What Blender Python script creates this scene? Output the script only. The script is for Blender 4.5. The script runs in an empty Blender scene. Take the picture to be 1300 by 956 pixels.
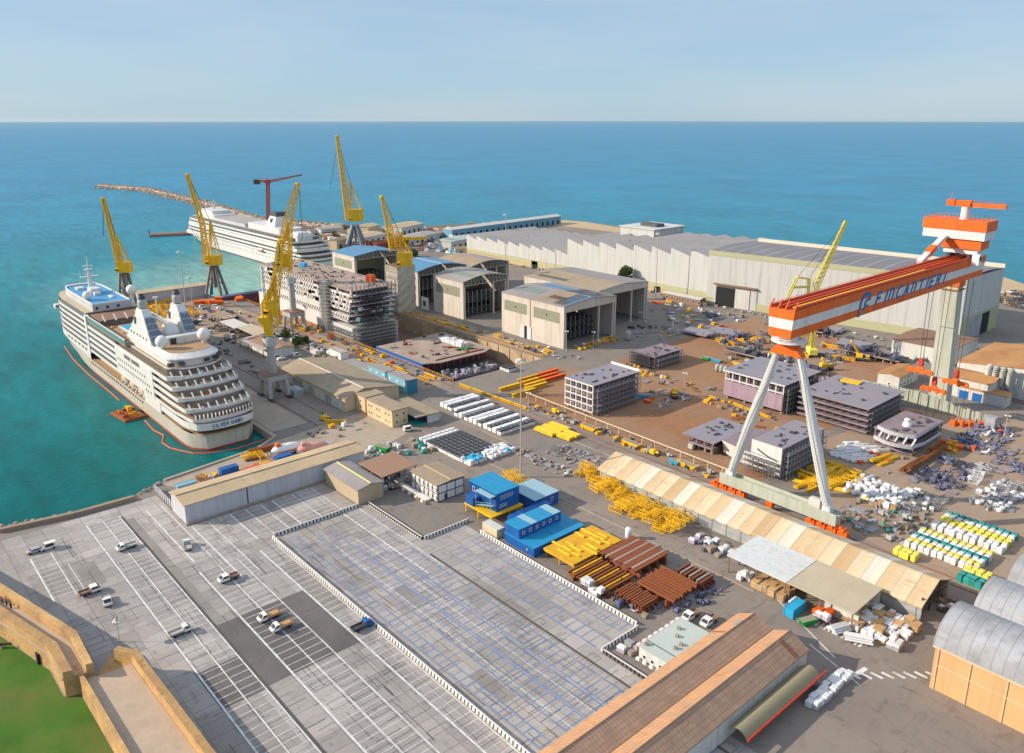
import bpy, math, random
from mathutils import Vector, Matrix
RN = random.Random(7)
SC = bpy.context.scene
COL = SC.collection
R = math.radians

# ------------------------------------------------------------------ survey of the site
# metres; x runs along the dry dock towards the car park, y from the sea wall side to the big halls
F, H, CX, CY, HZ = 1011., 120., 650., 433., 151.5
TH = math.atan((CY-HZ)/F)
CA, SA = math.cos(R(-48.5)), math.sin(R(-48.5))
def ray(px, py):
    u = (px-CX)/F; v = (CY-py)/F
    zz = -math.sin(TH)+v*math.cos(TH); fw = math.cos(TH)+v*math.sin(TH)
    return u*CA+fw*SA, -u*SA+fw*CA, zz
def P(px, py, z=0.):
    x, y, c = ray(px, py); k = (z-H)/c
    return x*k, y*k
def PD(px, py, base):
    """point over/around a ground point, in the upright plane facing the viewer"""
    fw0 = base[0]*SA+base[1]*CA
    x, y, c = ray(px, py); k = fw0/(x*SA+y*CA)
    return Vector((x*k, y*k, H+c*k))
def PYz(px, py, y):
    a, b, c = ray(px, py); k = y/b
    return a*k, H+c*k
def rect(*pts, z=0.):
    q = [P(a, b, z) for a, b in pts]
    return min(t[0] for t in q), min(t[1] for t in q), max(t[0] for t in q), max(t[1] for t in q)

# ------------------------------------------------------------------ mesh builder
KIDS = {}
class MB:
    def __init__(s): s.v = []; s.f = []; s.mi = []; s.m = 0; s.sm = []
    def add(s, vs, fs, smooth=False):
        b = len(s.v); s.v += [tuple(p) for p in vs]
        for f in fs: s.f.append(tuple(b+i for i in f)); s.mi.append(s.m); s.sm.append(smooth)
        return s
    def box(s, x0, y0, z0, x1, y1, z1):
        if x0 > x1: x0, x1 = x1, x0
        if y0 > y1: y0, y1 = y1, y0
        if z0 > z1: z0, z1 = z1, z0
        return s.add([(x0,y0,z0),(x1,y0,z0),(x1,y1,z0),(x0,y1,z0),(x0,y0,z1),(x1,y0,z1),(x1,y1,z1),(x0,y1,z1)],
              [(0,3,2,1),(4,5,6,7),(0,1,5,4),(1,2,6,5),(2,3,7,6),(3,0,4,7)])
    def bbox(s, cx, cy, z0, lx, ly, h, rot=0., b=.06, top=1.):
        """box with chamfered upper edges, turned about z"""
        c, n = math.cos(rot), math.sin(rot)
        def L(x, y, z): return (cx+x*c-y*n, cy+x*n+y*c, z)
        a, d = lx/2, ly/2; b = min(b, a*.4, d*.4, h*.4)
        v = []
        for (e, z) in ((0, z0), (0, z0+h-b), (b, z0+h)):
            k = 1. if z == z0 else top
            for sx, sy in ((-1,-1),(1,-1),(1,1),(-1,1)): v.append(L(sx*(a*k-e), sy*(d*k-e), z))
        fs = [(3,2,1,0),(8,9,10,11)]
        for r in (0, 4):
            for i in range(4): fs.append((r+i, r+(i+1)%4, r+4+(i+1)%4, r+4+i))
        return s.add(v, fs)
    def tube(s, p, q, r0, r1=None, n=6, cap=True, smooth=True):
        p = Vector(p); q = Vector(q); r1 = r0 if r1 is None else r1
        d = (q-p)
        if d.length < 1e-6: return s
        d.normalize(); a = d.cross(Vector((0,0,1)))
        if a.length < 1e-3: a = Vector((1,0,0))
        a.normalize(); b = d.cross(a); v = []
        for c, r in ((p, r0), (q, r1)):
            for i in range(n):
                t = 2*math.pi*(i+.5)/n
                v.append(c+a*(r*math.cos(t))+b*(r*math.sin(t)))
        s.add(v, [(i, (i+1)%n, n+(i+1)%n, n+i) for i in range(n)], smooth and n > 5)
        if cap: s.add(v, [tuple(range(n-1,-1,-1)), tuple(range(n, 2*n))])
        return s
    def bar(s, p, q, w, h=None):
        """rectangular bar from p to q"""
        p = Vector(p); q = Vector(q); h = w if h is None else h
        d = (q-p)
        if d.length < 1e-6: return s
        d.normalize(); a = d.cross(Vector((0,0,1)))
        if a.length < 1e-3: a = Vector((1,0,0))
        a.normalize(); b = a.cross(d); v = []
        for c in (p, q):
            for i, j in ((-1,-1),(1,-1),(1,1),(-1,1)): v.append(c+a*(i*w/2)+b*(j*h/2))
        return s.add(v, [(0,1,2,3),(7,6,5,4),(0,4,5,1),(1,5,6,2),(2,6,7,3),(3,7,4,0)])
    def prism(s, poly, z0, z1, top=None):
        n = len(poly); top = top or poly
        v = [(x,y,z0) for x,y in poly]+[(x,y,z1) for x,y in top]
        return s.add(v, [tuple(range(n-1,-1,-1)), tuple(range(n,2*n))]+[(i,(i+1)%n,n+(i+1)%n,n+i) for i in range(n)])
    def ext(s, prof, a, b, axis='x'):
        """closed profile (u,z) swept along axis from a to b; u is the other ground axis"""
        n = len(prof)
        v = [((a,u,z) if axis == 'x' else (u,a,z)) for u,z in prof]+[((b,u,z) if axis == 'x' else (u,b,z)) for u,z in prof]
        return s.add(v, [tuple(range(n-1,-1,-1)), tuple(range(n,2*n))]+[(i,(i+1)%n,n+(i+1)%n,n+i) for i in range(n)])
    def lathe(s, prof, cx, cy, n=12, z=0.):
        v = []
        for r, zz in prof:
            for i in range(n):
                t = 2*math.pi*i/n; v.append((cx+r*math.cos(t), cy+r*math.sin(t), z+zz))
        fs = [(k*n+i, k*n+(i+1)%n, (k+1)*n+(i+1)%n, (k+1)*n+i) for k in range(len(prof)-1) for i in range(n)]
        return s.add(v, fs, True)
    def ball(s, c, r, n=12, sz=1.):
        return s.lathe([(r*math.sin(math.pi*k/8)+.001, -r*sz*math.cos(math.pi*k/8)) for k in range(9)], c[0], c[1], n, c[2])
    def quad(s, a, b, c, d): return s.add([a,b,c,d], [(0,1,2,3)])
    def loft(s, rings, smooth=True, close=False, cap=False):
        n = len(rings[0]); v = [p for r in rings for p in r]; fs = []
        for k in range(len(rings)-1):
            for i in range(n if close else n-1):
                j = (i+1)%n; fs.append((k*n+i, k*n+j, (k+1)*n+j, (k+1)*n+i))
        s.add(v, fs, smooth)
        if cap: s.add(v, [tuple(range(n-1,-1,-1)), tuple(range((len(rings)-1)*n, len(rings)*n))])
        return s
    def lattice(s, p, q, w0, w1, n, r, up=None, rb=None):
        """four-chord lattice boom"""
        p = Vector(p); q = Vector(q); d = (q-p).normalized()
        a = Vector(up) if up else d.cross(Vector((CA,-SA,0)))
        a = (a-d*a.dot(d)).normalized(); b = d.cross(a); rb = rb or r*.6
        def C(t, i, j):
            w = (w0+(w1-w0)*t)/2
            return p+(q-p)*t+a*(i*w)+b*(j*w)
        cs = ((-1,-1),(1,-1),(1,1),(-1,1))
        for i, j in cs: s.bar(C(0,i,j), C(1,i,j), r)
        for k in range(n):
            t0, t1 = k/n, (k+1)/n
            for m in range(4):
                i, j = cs[m]; i2, j2 = cs[(m+1)%4]
                if k%2: s.bar(C(t0,i,j), C(t1,i2,j2), rb)
                else: s.bar(C(t1,i,j), C(t0,i2,j2), rb)
                s.bar(C(t1,i,j), C(t1,i2,j2), rb)
        return s
    def build(s, name, mat, parent=None, origin=None, kind=None):
        me = bpy.data.meshes.new(name)
        if parent is not None: o0 = wloc(parent)
        elif origin is not None: o0 = Vector(origin)
        elif kind == 'structure' or not s.v: o0 = Vector((0,0,0))
        else:
            xs = [p[0] for p in s.v]; ys = [p[1] for p in s.v]; zs = [p[2] for p in s.v]
            o0 = Vector(((min(xs)+max(xs))/2, (min(ys)+max(ys))/2, min(zs)))
        me.from_pydata([(p[0]-o0.x, p[1]-o0.y, p[2]-o0.z) for p in s.v], [], s.f)
        mats = mat if isinstance(mat, (list, tuple)) else [mat]
        for m in mats: me.materials.append(MT(m))
        me.polygons.foreach_set('material_index', s.mi)
        me.polygons.foreach_set('use_smooth', s.sm)
        o = bpy.data.objects.new(name, me); COL.objects.link(o)
        if parent is None: o.location = o0
        else: o.parent = parent; o.location = (0,0,0); KIDS.setdefault(parent.name, []).append(o)
        if kind: o['kind'] = kind
        return o
def wloc(o):
    p = Vector(o.location)
    while o.parent: o = o.parent; p = p+Vector(o.location)
    return p
def tag(o, label, cat, group=None, kind=None):
    o['label'] = label; o['category'] = cat
    if group: o['group'] = group
    if kind: o['kind'] = kind
    return o
def thing(name, label, cat, loc=(0,0,0), group=None):
    o = bpy.data.objects.new(name, None); COL.objects.link(o); o.location = loc
    o.empty_display_size = .5
    return tag(o, label, cat, group)
def dup(root, loc, rotz=0., label=None, group=None, mat=None, scale=None):
    def cp(o, par):
        c = o.copy(); COL.objects.link(c); c.parent = par
        for ch in KIDS.get(o.name, ()): cp(ch, c)
        return c
    r = cp(root, None); r.location = loc; r.rotation_euler = (0,0,rotz)
    if scale: r.scale = scale
    if label: r['label'] = label
    if group: r['group'] = group
    return r

# ------------------------------------------------------------------ materials
MATS = {}
SPEC = {}
def MT(m):
    if not isinstance(m, str): return m
    if m not in MATS: MATS[m] = make(m, *SPEC[m][0], **SPEC[m][1])
    return MATS[m]
def D(name, *a, **k): SPEC[name] = (a, k)
def srgb(c):
    return tuple((t/255/12.92 if t/255 <= .04045 else ((t/255+.055)/1.055)**2.4) for t in c)
def make(name, col, rough=.8, var=.15, scale=.25, metal=0., stripes=(), rnd=0., spec=.3, dirt=None, dscale=.08, emit=None, fine=1.5, bump=0., stain=0., streak=0.):
    m = bpy.data.materials.new(name); m.use_nodes = True; nt = m.node_tree; N = nt.nodes; L = nt.links
    b = N['Principled BSDF']; b.inputs['Roughness'].default_value = rough; b.inputs['Metallic'].default_value = metal
    b.inputs['Specular IOR Level'].default_value = spec
    geo = N.new('ShaderNodeNewGeometry')
    def math_(op, a, bb=None, c=None):
        n = N.new('ShaderNodeMath'); n.operation = op
        for i, t in enumerate((a, bb, c)):
            if t is None: continue
            if isinstance(t, (int, float)): n.inputs[i].default_value = t
            else: L.new(t, n.inputs[i])
        return n.outputs[0]
    def noise(sc, det=3.):
        n = N.new('ShaderNodeTexNoise'); n.inputs['Scale'].default_value = sc; n.inputs['Detail'].default_value = det
        n.inputs['Roughness'].default_value = .6
        L.new(geo.outputs['Position'], n.inputs['Vector']); return n.outputs['Fac']
    f = math_('MULTIPLY_ADD', noise(scale), 2*var, 1-var)
    f2 = math_('MULTIPLY_ADD', noise(fine), var*1.2, 1-var*.6)
    f = math_('MULTIPLY', f, f2)
    if streak:  # rain streaks and rust running down upright faces
        mp = N.new('ShaderNodeMapping'); mp.inputs['Scale'].default_value = (1,1,.05); L.new(geo.outputs['Position'], mp.inputs['Vector'])
        n = N.new('ShaderNodeTexNoise'); n.inputs['Scale'].default_value = .55; n.inputs['Detail'].default_value = 5.; n.inputs['Roughness'].default_value = .65; L.new(mp.outputs[0], n.inputs['Vector'])
        mr = N.new('ShaderNodeMapRange'); mr.inputs[1].default_value = .48; mr.inputs[2].default_value = .75; mr.inputs[3].default_value = 1.; mr.inputs[4].default_value = 1-streak; L.new(n.outputs['Fac'], mr.inputs[0])
        f = math_('MULTIPLY', f, mr.outputs[0])
    if stain:   # oil and tyre stains: ragged spots and stretched streaks
        for sc_, st in (((1,1,1),.22),((.25,1,1),.5),((1,.22,1),.4)):
            mp = N.new('ShaderNodeMapping'); mp.inputs['Scale'].default_value = sc_; L.new(geo.outputs['Position'], mp.inputs['Vector'])
            n = N.new('ShaderNodeTexNoise'); n.inputs['Scale'].default_value = st; n.inputs['Detail'].default_value = 6.; n.inputs['Roughness'].default_value = .7; L.new(mp.outputs[0], n.inputs['Vector'])
            mr = N.new('ShaderNodeMapRange'); mr.inputs[1].default_value = .56; mr.inputs[2].default_value = .72; mr.inputs[3].default_value = 1.; mr.inputs[4].default_value = 1-stain; L.new(n.outputs['Fac'], mr.inputs[0])
            f = math_('MULTIPLY', f, mr.outputs[0])
    if rnd:
        oi = N.new('ShaderNodeObjectInfo')
        f = math_('MULTIPLY', f, math_('MULTIPLY_ADD', oi.outputs['Random'], 2*rnd, 1-rnd))
    if stripes:
        sep = N.new('ShaderNodeSeparateXYZ'); L.new(geo.outputs['Position'], sep.inputs[0])
        for ax, sp, w, k in stripes:
            t = math_('FRACT', math_('MULTIPLY', sep.outputs['XYZ'.index(ax)], 1/sp))
            g = math_('LESS_THAN', t, w/sp)
            f = math_('MULTIPLY', f, math_('MULTIPLY_ADD', g, k-1, 1.))
    mx = N.new('ShaderNodeVectorMath'); mx.operation = 'SCALE'; mx.inputs[0].default_value = col[:3]; L.new(f, mx.inputs['Scale'])
    out = mx.outputs[0]
    if dirt:
        dc, amt = dirt
        n = noise(dscale, 6.)
        mr = N.new('ShaderNodeMapRange'); mr.inputs[1].default_value = .42; mr.inputs[2].default_value = .68; mr.inputs[4].default_value = amt
        L.new(n, mr.inputs[0])
        mm = N.new('ShaderNodeMix'); mm.data_type = 'RGBA'; L.new(mr.outputs[0], mm.inputs[0]); L.new(out, mm.inputs[6]); mm.inputs[7].default_value = (*dc, 1)
        out = mm.outputs[2]
    L.new(out, b.inputs['Base Color'])
    if bump:
        bp = N.new('ShaderNodeBump'); bp.inputs['Strength'].default_value = bump; bp.inputs['Distance'].default_value = .3
        L.new(noise(fine), bp.inputs['Height']); L.new(bp.outputs[0], b.inputs['Normal'])
    if emit: b.inputs['Emission Color'].default_value = (*emit, 1); b.inputs['Emission Strength'].default_value = 1.
    return m
rust = (.16,.06,.03)
D('asphalt', (.215,.19,.17), .9, .2, .03, dirt=((.31,.255,.2), .6), dscale=.018, fine=.7, stain=.4)
D('apron', (.27,.225,.19), .9, .2, .03, dirt=((.17,.15,.14), .6), dscale=.025, fine=.6, stain=.4)
D('concrete', (.42,.35,.27), .9, .18, .05, dirt=((.25,.21,.17), .6), dscale=.05, fine=.8, stain=.3)
D('dirt', (.32,.165,.085), .95, .25, .03, dirt=((.31,.225,.16), .85), dscale=.022, fine=.5, stain=.3)
D('beach', (.17,.13,.1), .95, .25, .03, fine=.4)
D('dark_asphalt', (.13,.118,.115), .9, .25, .05, fine=.8, dirt=((.2,.18,.17), .5), dscale=.08)
D('dark_asphalt2', (.24,.22,.2), .9, .25, .08, fine=.9, dirt=((.33,.3,.28), .7), dscale=.12)
D('earth2', (.36,.275,.205), .95, .18, .03, dirt=((.3,.19,.12), .6), dscale=.03, fine=.5, stain=.3)
D('clad', (.5,.4,.27), .85, .12, .2, dirt=((.34,.26,.18), .5), dscale=.2, stripes=(('Z',.9,.1,.75),))
D('roof_brown2', (.33,.2,.135), .85, .12, .05, dirt=((.26,.17,.12), .5), dscale=.1)
D('roof_sand', (.5,.43,.31), .8, .08, .08, dirt=((.4,.33,.23), .4), dscale=.15, stripes=(('X',5.9,.12,.85),))
D('roof_mint', (.48,.54,.49), .8, .08, .1, dirt=((.4,.42,.37), .4), dscale=.2)
D('roof_olive', (.27,.24,.15), .85, .1, .1)
D('roof_white', (.6,.58,.53), .8, .08, .05)
D('wall_mint', (.47,.5,.42), .85, .08, .1, dirt=((.36,.35,.28), .4), dscale=.15, streak=0.35)
D('cyan2', (.16,.33,.43), .7, .1, .05)
D('tent_wall', (.34,.36,.37), .6, .2, .3, dirt=((.5,.47,.38), .6), dscale=.3, stripes=(('Z',1.5,.12,.7),))
D('ship_glass2', (.16,.27,.25), .12, .2, .3, spec=.6)
D('ship_glass3', (.11,.15,.2), .15, .15, .3, spec=.6, stripes=(('Z',2.2,.25,3.),))
D('lilac_skin', (.36,.27,.34), .75, .08, .1, dirt=((.28,.18,.2), .5), dscale=.15, stripes=(('X',4.,.12,.8),), streak=0.3)
D('barrier_stripe', (.66,.64,.6), .8, .08, .4, stripes=(('X',1.2,.5,.14),('Y',1.2,.5,.14)))
D('boat_pink', (.62,.3,.25), .6, .15, .4)
D('deck_gear', (.16,.13,.12), .8, .5, .3, rnd=.3)
D('crane_leg', (.2,.19,.175), .6, .2, .2)
D('gantry_orange', (.85,.15,.015), .5, .12, .2, dirt=((.48,.09,.02), .5), dscale=.2, stripes=(('Y',6.,.12,.8),('X',5.,.1,.85)), streak=0.35)
D('gantry_white', (.72,.71,.69), .5, .08, .15, dirt=((.5,.43,.36), .4), dscale=.2, stripes=(('Y',6.,.12,.85),), streak=0.3)
D('stone_wall', (.36,.27,.19), .9, .3, .3, dirt=((.2,.15,.11), .7), dscale=.3)
D('white_line', (.72,.72,.7), .8, .2, .4, dirt=((.36,.33,.3), .7), dscale=.5)
D('blue_line', (.13,.22,.42), .8, .25, .4, dirt=((.32,.32,.33), .85), dscale=.3)
D('joint', (.1,.09,.085), .9, .3, .3)
D('lawn', (.055,.145,.012), .95, .4, .1, dirt=((.19,.15,.05), .55), dscale=.07, fine=2.)
D('fort', (.6,.37,.155), .9, .25, .15, dirt=((.33,.2,.1), .8), dscale=.18, fine=1.2, stripes=(('Z',.9,.12,.78),), stain=.3, bump=.5)
D('fort_top', (.46,.36,.27), .9, .2, .2, fine=1.)
D('rock', (.36,.29,.23), .9, .25, .2, rnd=.3)
D('white', (.78,.76,.72), .5, .06, .1)
D('ship_white', (.7,.69,.67), .4, .05, .1, dirt=((.5,.46,.4), .25), dscale=.06, streak=0.2)
D('ship_grey', (.56,.52,.44), .4, .06, .05, dirt=((.42,.37,.3), .35), dscale=.06, streak=0.3)
D('ship_dark', (.17,.135,.11), .35, .5, .35, spec=.5)
D('ship_glass', (.06,.1,.12), .1, .3, .3, spec=.6)
D('teak', (.38,.25,.14), .8, .15, .3)
D('ship_blue', (.08,.3,.55), .6, .1, .2)
D('ship_rail', (.35,.42,.43), .2, .1, .2, spec=.5)
D('red_boot', (.35,.05,.03), .7, .25, .2)
D('purple_boot', (.13,.05,.1), .7, .2, .2)
D('primer', (.27,.22,.25), .8, .18, .12, dirt=((.2,.13,.12), .6), dscale=.15, fine=1.)
D('primer_blue', (.27,.26,.31), .7, .15, .1, dirt=((.3,.26,.27), .7), dscale=.1, stripes=(('X',3.,.18,.78),))
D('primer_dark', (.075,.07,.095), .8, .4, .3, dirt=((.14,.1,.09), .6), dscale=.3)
D('primer_brown', (.4,.31,.25), .85, .2, .15, dirt=((.24,.19,.17), .7), dscale=.1)
D('yellow', (.88,.53,.014), .5, .15, .3, dirt=((.5,.27,.03), .35), dscale=.3, streak=0.3)
D('yellow_dirty', (.78,.42,.015), .7, .2, .5, dirt=((.42,.22,.04), .5), dscale=.4, rnd=.15)
D('pale_yellow', (.75,.65,.12), .6, .1, .3)
D('orange', (.85,.15,.015), .5, .12, .2, dirt=((.5,.08,.015), .4), dscale=.25, streak=0.3)
D('orange_dull', (.62,.1,.03), .5, .1, .2)
D('crane_grey', (.42,.42,.4), .6, .12, .2, dirt=((.3,.25,.2), .4), dscale=.2)
D('crane_blue', (.2,.24,.27), .6, .15, .2)
D('leg_white', (.64,.66,.66), .5, .06, .1, dirt=((.5,.45,.38), .3), dscale=.1, streak=0.25)
D('dark', (.02,.02,.022), .8, .3, .3)
D('dark_glass', (.03,.035,.045), .15, .3, .3, spec=.6)
D('black_wrap', (.022,.025,.032), .3, .4, .6, rnd=.3, spec=.6)
D('white_wrap', (.7,.7,.7), .45, .15, .6, rnd=.12)
D('grey_wrap', (.4,.41,.44), .45, .2, .6, rnd=.2)
D('wood', (.5,.31,.14), .85, .2, .5, rnd=.2)
D('wood_grey', (.3,.25,.2), .9, .2, .5, rnd=.2)
D('rust', (.3,.1,.03), .85, .3, .4, dirt=((.14,.05,.025), .6), dscale=.4)
D('rust_red', (.25,.075,.04), .85, .3, .4)
D('hall_wall', (.6,.54,.47), .8, .06, .05, dirt=((.43,.36,.3), .4), dscale=.06, stripes=(('X',9.,.12,.85),('Y',9.,.12,.85)), streak=0.35)
D('hall_white', (.52,.53,.51), .7, .05, .03, dirt=((.44,.43,.4), .4), dscale=.03, stripes=(('X',12.,.12,.86),('Y',12.,.12,.86)), streak=0.3)
D('hall_band', (.42,.42,.26), .8, .08, .05)
D('hall_tan', (.5,.38,.22), .8, .12, .05)
D('hall_window', (.27,.28,.21), .5, .1, .2, stripes=(('Z',1.6,.2,.75),('X',3.,.2,.8)))
D('roof_grey', (.33,.3,.29), .8, .12, .03, dirt=((.24,.21,.2), .6), dscale=.04, stripes=(('X',6.,.25,.9),), stain=.25)
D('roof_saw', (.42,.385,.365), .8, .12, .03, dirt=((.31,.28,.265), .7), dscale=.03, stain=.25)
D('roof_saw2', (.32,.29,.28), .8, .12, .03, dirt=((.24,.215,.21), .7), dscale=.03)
D('roof_blue', (.1,.25,.42), .5, .12, .05)
D('roof_tan', (.38,.3,.21), .85, .12, .05, dirt=((.27,.21,.15), .6), dscale=.06, stripes=(('X',5.,.12,.88),), stain=.25)
D('roof_cream', (.55,.42,.26), .85, .1, .05, dirt=((.4,.3,.2), .5), dscale=.06, stripes=(('Y',6.,.1,.9),), stain=.25)
D('roof_green', (.2,.26,.23), .7, .15, .05)
D('roof_rusty', (.5,.26,.1), .85, .15, .08, dirt=((.3,.14,.06), .7), dscale=.06, stain=.25)
D('roof_brown', (.25,.15,.1), .85, .15, .08)
D('panel_dark', (.2,.19,.2), .5, .2, .05, stripes=(('X',10.,1.4,1.5),('X',2.,.2,.85)), stain=.2)
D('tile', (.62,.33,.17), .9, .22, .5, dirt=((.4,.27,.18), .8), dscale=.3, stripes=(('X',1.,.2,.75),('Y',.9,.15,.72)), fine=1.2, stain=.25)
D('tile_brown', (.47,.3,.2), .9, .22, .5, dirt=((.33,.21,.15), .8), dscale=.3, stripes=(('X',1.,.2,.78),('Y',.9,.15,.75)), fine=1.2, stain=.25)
D('wall_pale', (.6,.6,.57), .85, .08, .2, dirt=((.45,.42,.38), .4), dscale=.15, streak=0.3)
D('wall_lilac', (.52,.53,.57), .7, .05, .05, dirt=((.42,.42,.44), .4), dscale=.06, stripes=(('Y',1.,.12,.93),), streak=0.25)
D('wall_yellow', (.68,.52,.31), .9, .08, .2, dirt=((.52,.38,.22), .5), dscale=.12, streak=0.3)
D('wall_cream', (.63,.51,.34), .85, .08, .1, dirt=((.48,.38,.26), .5), dscale=.15, streak=0.3)
D('wall_orange', (.68,.4,.19), .9, .06, .1, dirt=((.55,.32,.16), .5), dscale=.1, streak=0.25)
D('barrel', (.4,.41,.44), .7, .14, .12, dirt=((.24,.235,.23), .75), dscale=.16, stripes=(('X',2.2,.22,.7),), stain=.25)
D('tent_white', (.66,.6,.5), .8, .06, .1, dirt=((.55,.47,.36), .4), dscale=.1)
D('tent_sand', (.6,.45,.27), .8, .08, .1, dirt=((.5,.36,.2), .4), dscale=.1, stain=.25)
D('tent_tan', (.5,.35,.19), .8, .08, .1)
D('tent_pale', (.64,.51,.34), .8, .08, .1, stain=.25)
D('container_blue', (.02,.13,.42), .5, .12, .2, stripes=(('X',.6,.15,.8),('Y',.6,.15,.8)))
D('office_blue', (.012,.11,.38), .5, .1, .2, stripes=(('X',2.4,.08,.7),('Y',2.4,.08,.7)), streak=0.35)
D('roof_azure', (.02,.27,.5), .5, .1, .2, stripes=(('Y',3.,.1,.8),), stain=.25)
D('roof_pale_azure', (.3,.47,.55), .6, .1, .2, stripes=(('Y',3.,.1,.85),))
D('hut_blue', (.2,.42,.52), .6, .08, .2)
D('hut_teal', (.03,.2,.3), .6, .08, .2)
D('cyan', (.03,.36,.6), .5, .1, .2)
D('teal', (.03,.27,.25), .6, .2, .4, rnd=.2)
D('green', (.015,.3,.05), .5, .15, .3)
D('red', (.5,.05,.03), .6, .15, .3)
D('red_pale', (.55,.13,.1), .6, .15, .3)
D('pink', (.6,.35,.38), .7, .15, .3)
D('lilac', (.45,.38,.48), .7, .15, .4)
D('lime', (.62,.58,.08), .6, .15, .4, rnd=.15)
D('steel', (.36,.36,.37), .5, .2, .4, rnd=.3, metal=.3)
D('steel_blue', (.14,.15,.24), .6, .3, .4, rnd=.4)
D('steel_dark', (.07,.07,.08), .6, .3, .4, rnd=.3)
D('mast', (.5,.46,.4), .5, .1, .2)
D('skin', (.5,.3,.2), .7, .05, 1.)
D('cloth', (.05,.05,.06), .9, .1, 1.)
D('tyre', (.02,.02,.02), .9, .1, 1.)
D('trunk', (.12,.08,.05), .9, .2, 1.)
D('leaf', (.05,.085,.015), .8, .3, .5)
D('leaf_light', (.09,.13,.025), .8, .3, .5)
D('letter_blue', (.035,.16,.36), .5, .05, .2)
D('shroud', (.55,.5,.4), .8, .3, .25, dirt=((.25,.23,.19), .6), dscale=.25, bump=.6)
D('boom_red', (.7,.12,.05), .6, .1, .3)
D('hull_maroon', (.16,.045,.06), .7, .15, .1, streak=0.4)
D('hull_rust', (.35,.16,.1), .8, .2, .1)
D('floor_dark', (.06,.05,.045), .9, .3, .1)
D('dock_wall', (.5,.38,.24), .9, .15, .08, dirt=((.25,.17,.1), .7), dscale=.1, stripes=(('X',9.,.5,.75),))
D('dock_floor', (.19,.11,.08), .95, .25, .05)
D('rail_yellow', (.68,.34,.04), .8, .2, .3)
D('barrier', (.72,.7,.66), .8, .08, .4)

# ------------------------------------------------------------------ camera, sky, sun
cam = bpy.data.cameras.new('camera'); co = bpy.data.objects.new('camera', cam); COL.objects.link(co)
cam.sensor_width = 36.; cam.lens = F*36/1300; cam.shift_y = -(478-CY)/1300; cam.clip_start = 1.; cam.clip_end = 300000.
fwd = Vector((SA*math.cos(TH), CA*math.cos(TH), -math.sin(TH))); rgt = Vector((CA, -SA, 0)); upv = rgt.cross(fwd)
co.matrix_world = Matrix(((rgt.x, upv.x, -fwd.x, 0), (rgt.y, upv.y, -fwd.y, 0), (rgt.z, upv.z, -fwd.z, H), (0,0,0,1)))
SC.camera = co
SUN_AZ, SUN_EL = 49., 25.        # shadows run towards this bearing (degrees from +x), height of the sun
sl = bpy.data.lights.new('sun', 'SUN'); sl.energy = 3.1; sl.angle = R(.5); sl.color = (1., .86, .69)
so = bpy.data.objects.new('sun', sl); COL.objects.link(so)
sd = Vector((-math.cos(R(SUN_AZ))*math.cos(R(SUN_EL)), -math.sin(R(SUN_AZ))*math.cos(R(SUN_EL)), math.sin(R(SUN_EL))))
so.rotation_euler = sd.to_track_quat('Z', 'Y').to_euler()
W = bpy.data.worlds.new('World'); SC.world = W; W.use_nodes = True
nt = W.node_tree; bg = nt.nodes['Background']
sky = nt.nodes.new('ShaderNodeTexSky'); sky.sky_type = 'NISHITA'; sky.sun_disc = False
sky.sun_elevation = R(SUN_EL); sky.sun_rotation = math.atan2(sd.x, sd.y)
sky.altitude = 100.; sky.air_density = 1.; sky.dust_density = .4; sky.ozone_density = 3.
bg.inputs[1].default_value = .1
EXPO = .9
# hazy air: the clear-sky model is veiled by a pale blue haze, brightened above the view to add fill light, with thin high cloud
N_, L_ = nt.nodes, nt.links
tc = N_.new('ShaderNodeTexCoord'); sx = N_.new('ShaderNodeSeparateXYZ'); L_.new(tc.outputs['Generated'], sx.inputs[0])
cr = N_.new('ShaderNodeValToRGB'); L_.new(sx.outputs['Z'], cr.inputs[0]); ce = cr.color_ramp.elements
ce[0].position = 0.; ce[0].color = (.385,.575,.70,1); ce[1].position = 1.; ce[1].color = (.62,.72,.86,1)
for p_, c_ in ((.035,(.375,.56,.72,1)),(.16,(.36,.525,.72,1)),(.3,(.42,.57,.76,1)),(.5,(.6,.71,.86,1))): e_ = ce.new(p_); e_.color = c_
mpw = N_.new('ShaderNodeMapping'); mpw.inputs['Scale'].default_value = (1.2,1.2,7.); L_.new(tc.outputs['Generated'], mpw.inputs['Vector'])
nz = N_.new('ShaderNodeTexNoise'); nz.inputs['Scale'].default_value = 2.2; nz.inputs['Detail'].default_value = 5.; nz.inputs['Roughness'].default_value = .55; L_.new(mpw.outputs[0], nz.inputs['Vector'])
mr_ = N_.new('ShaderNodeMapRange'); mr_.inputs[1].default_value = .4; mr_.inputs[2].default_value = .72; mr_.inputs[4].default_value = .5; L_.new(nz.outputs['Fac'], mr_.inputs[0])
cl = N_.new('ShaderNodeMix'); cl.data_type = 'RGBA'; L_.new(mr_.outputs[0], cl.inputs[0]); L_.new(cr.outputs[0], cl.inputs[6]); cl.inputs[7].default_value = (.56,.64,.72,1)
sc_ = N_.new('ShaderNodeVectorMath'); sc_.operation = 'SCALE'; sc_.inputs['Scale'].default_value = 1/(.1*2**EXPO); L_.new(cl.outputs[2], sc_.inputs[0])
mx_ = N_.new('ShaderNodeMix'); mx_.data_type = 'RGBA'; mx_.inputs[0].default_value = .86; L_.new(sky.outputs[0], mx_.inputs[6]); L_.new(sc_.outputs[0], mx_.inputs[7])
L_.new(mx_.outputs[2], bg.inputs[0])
SC.view_settings.view_transform = 'Standard'; SC.view_settings.look = 'None'; SC.view_settings.exposure = EXPO; SC.view_settings.gamma = 1.
SC.view_settings.use_curve_mapping = False
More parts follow.
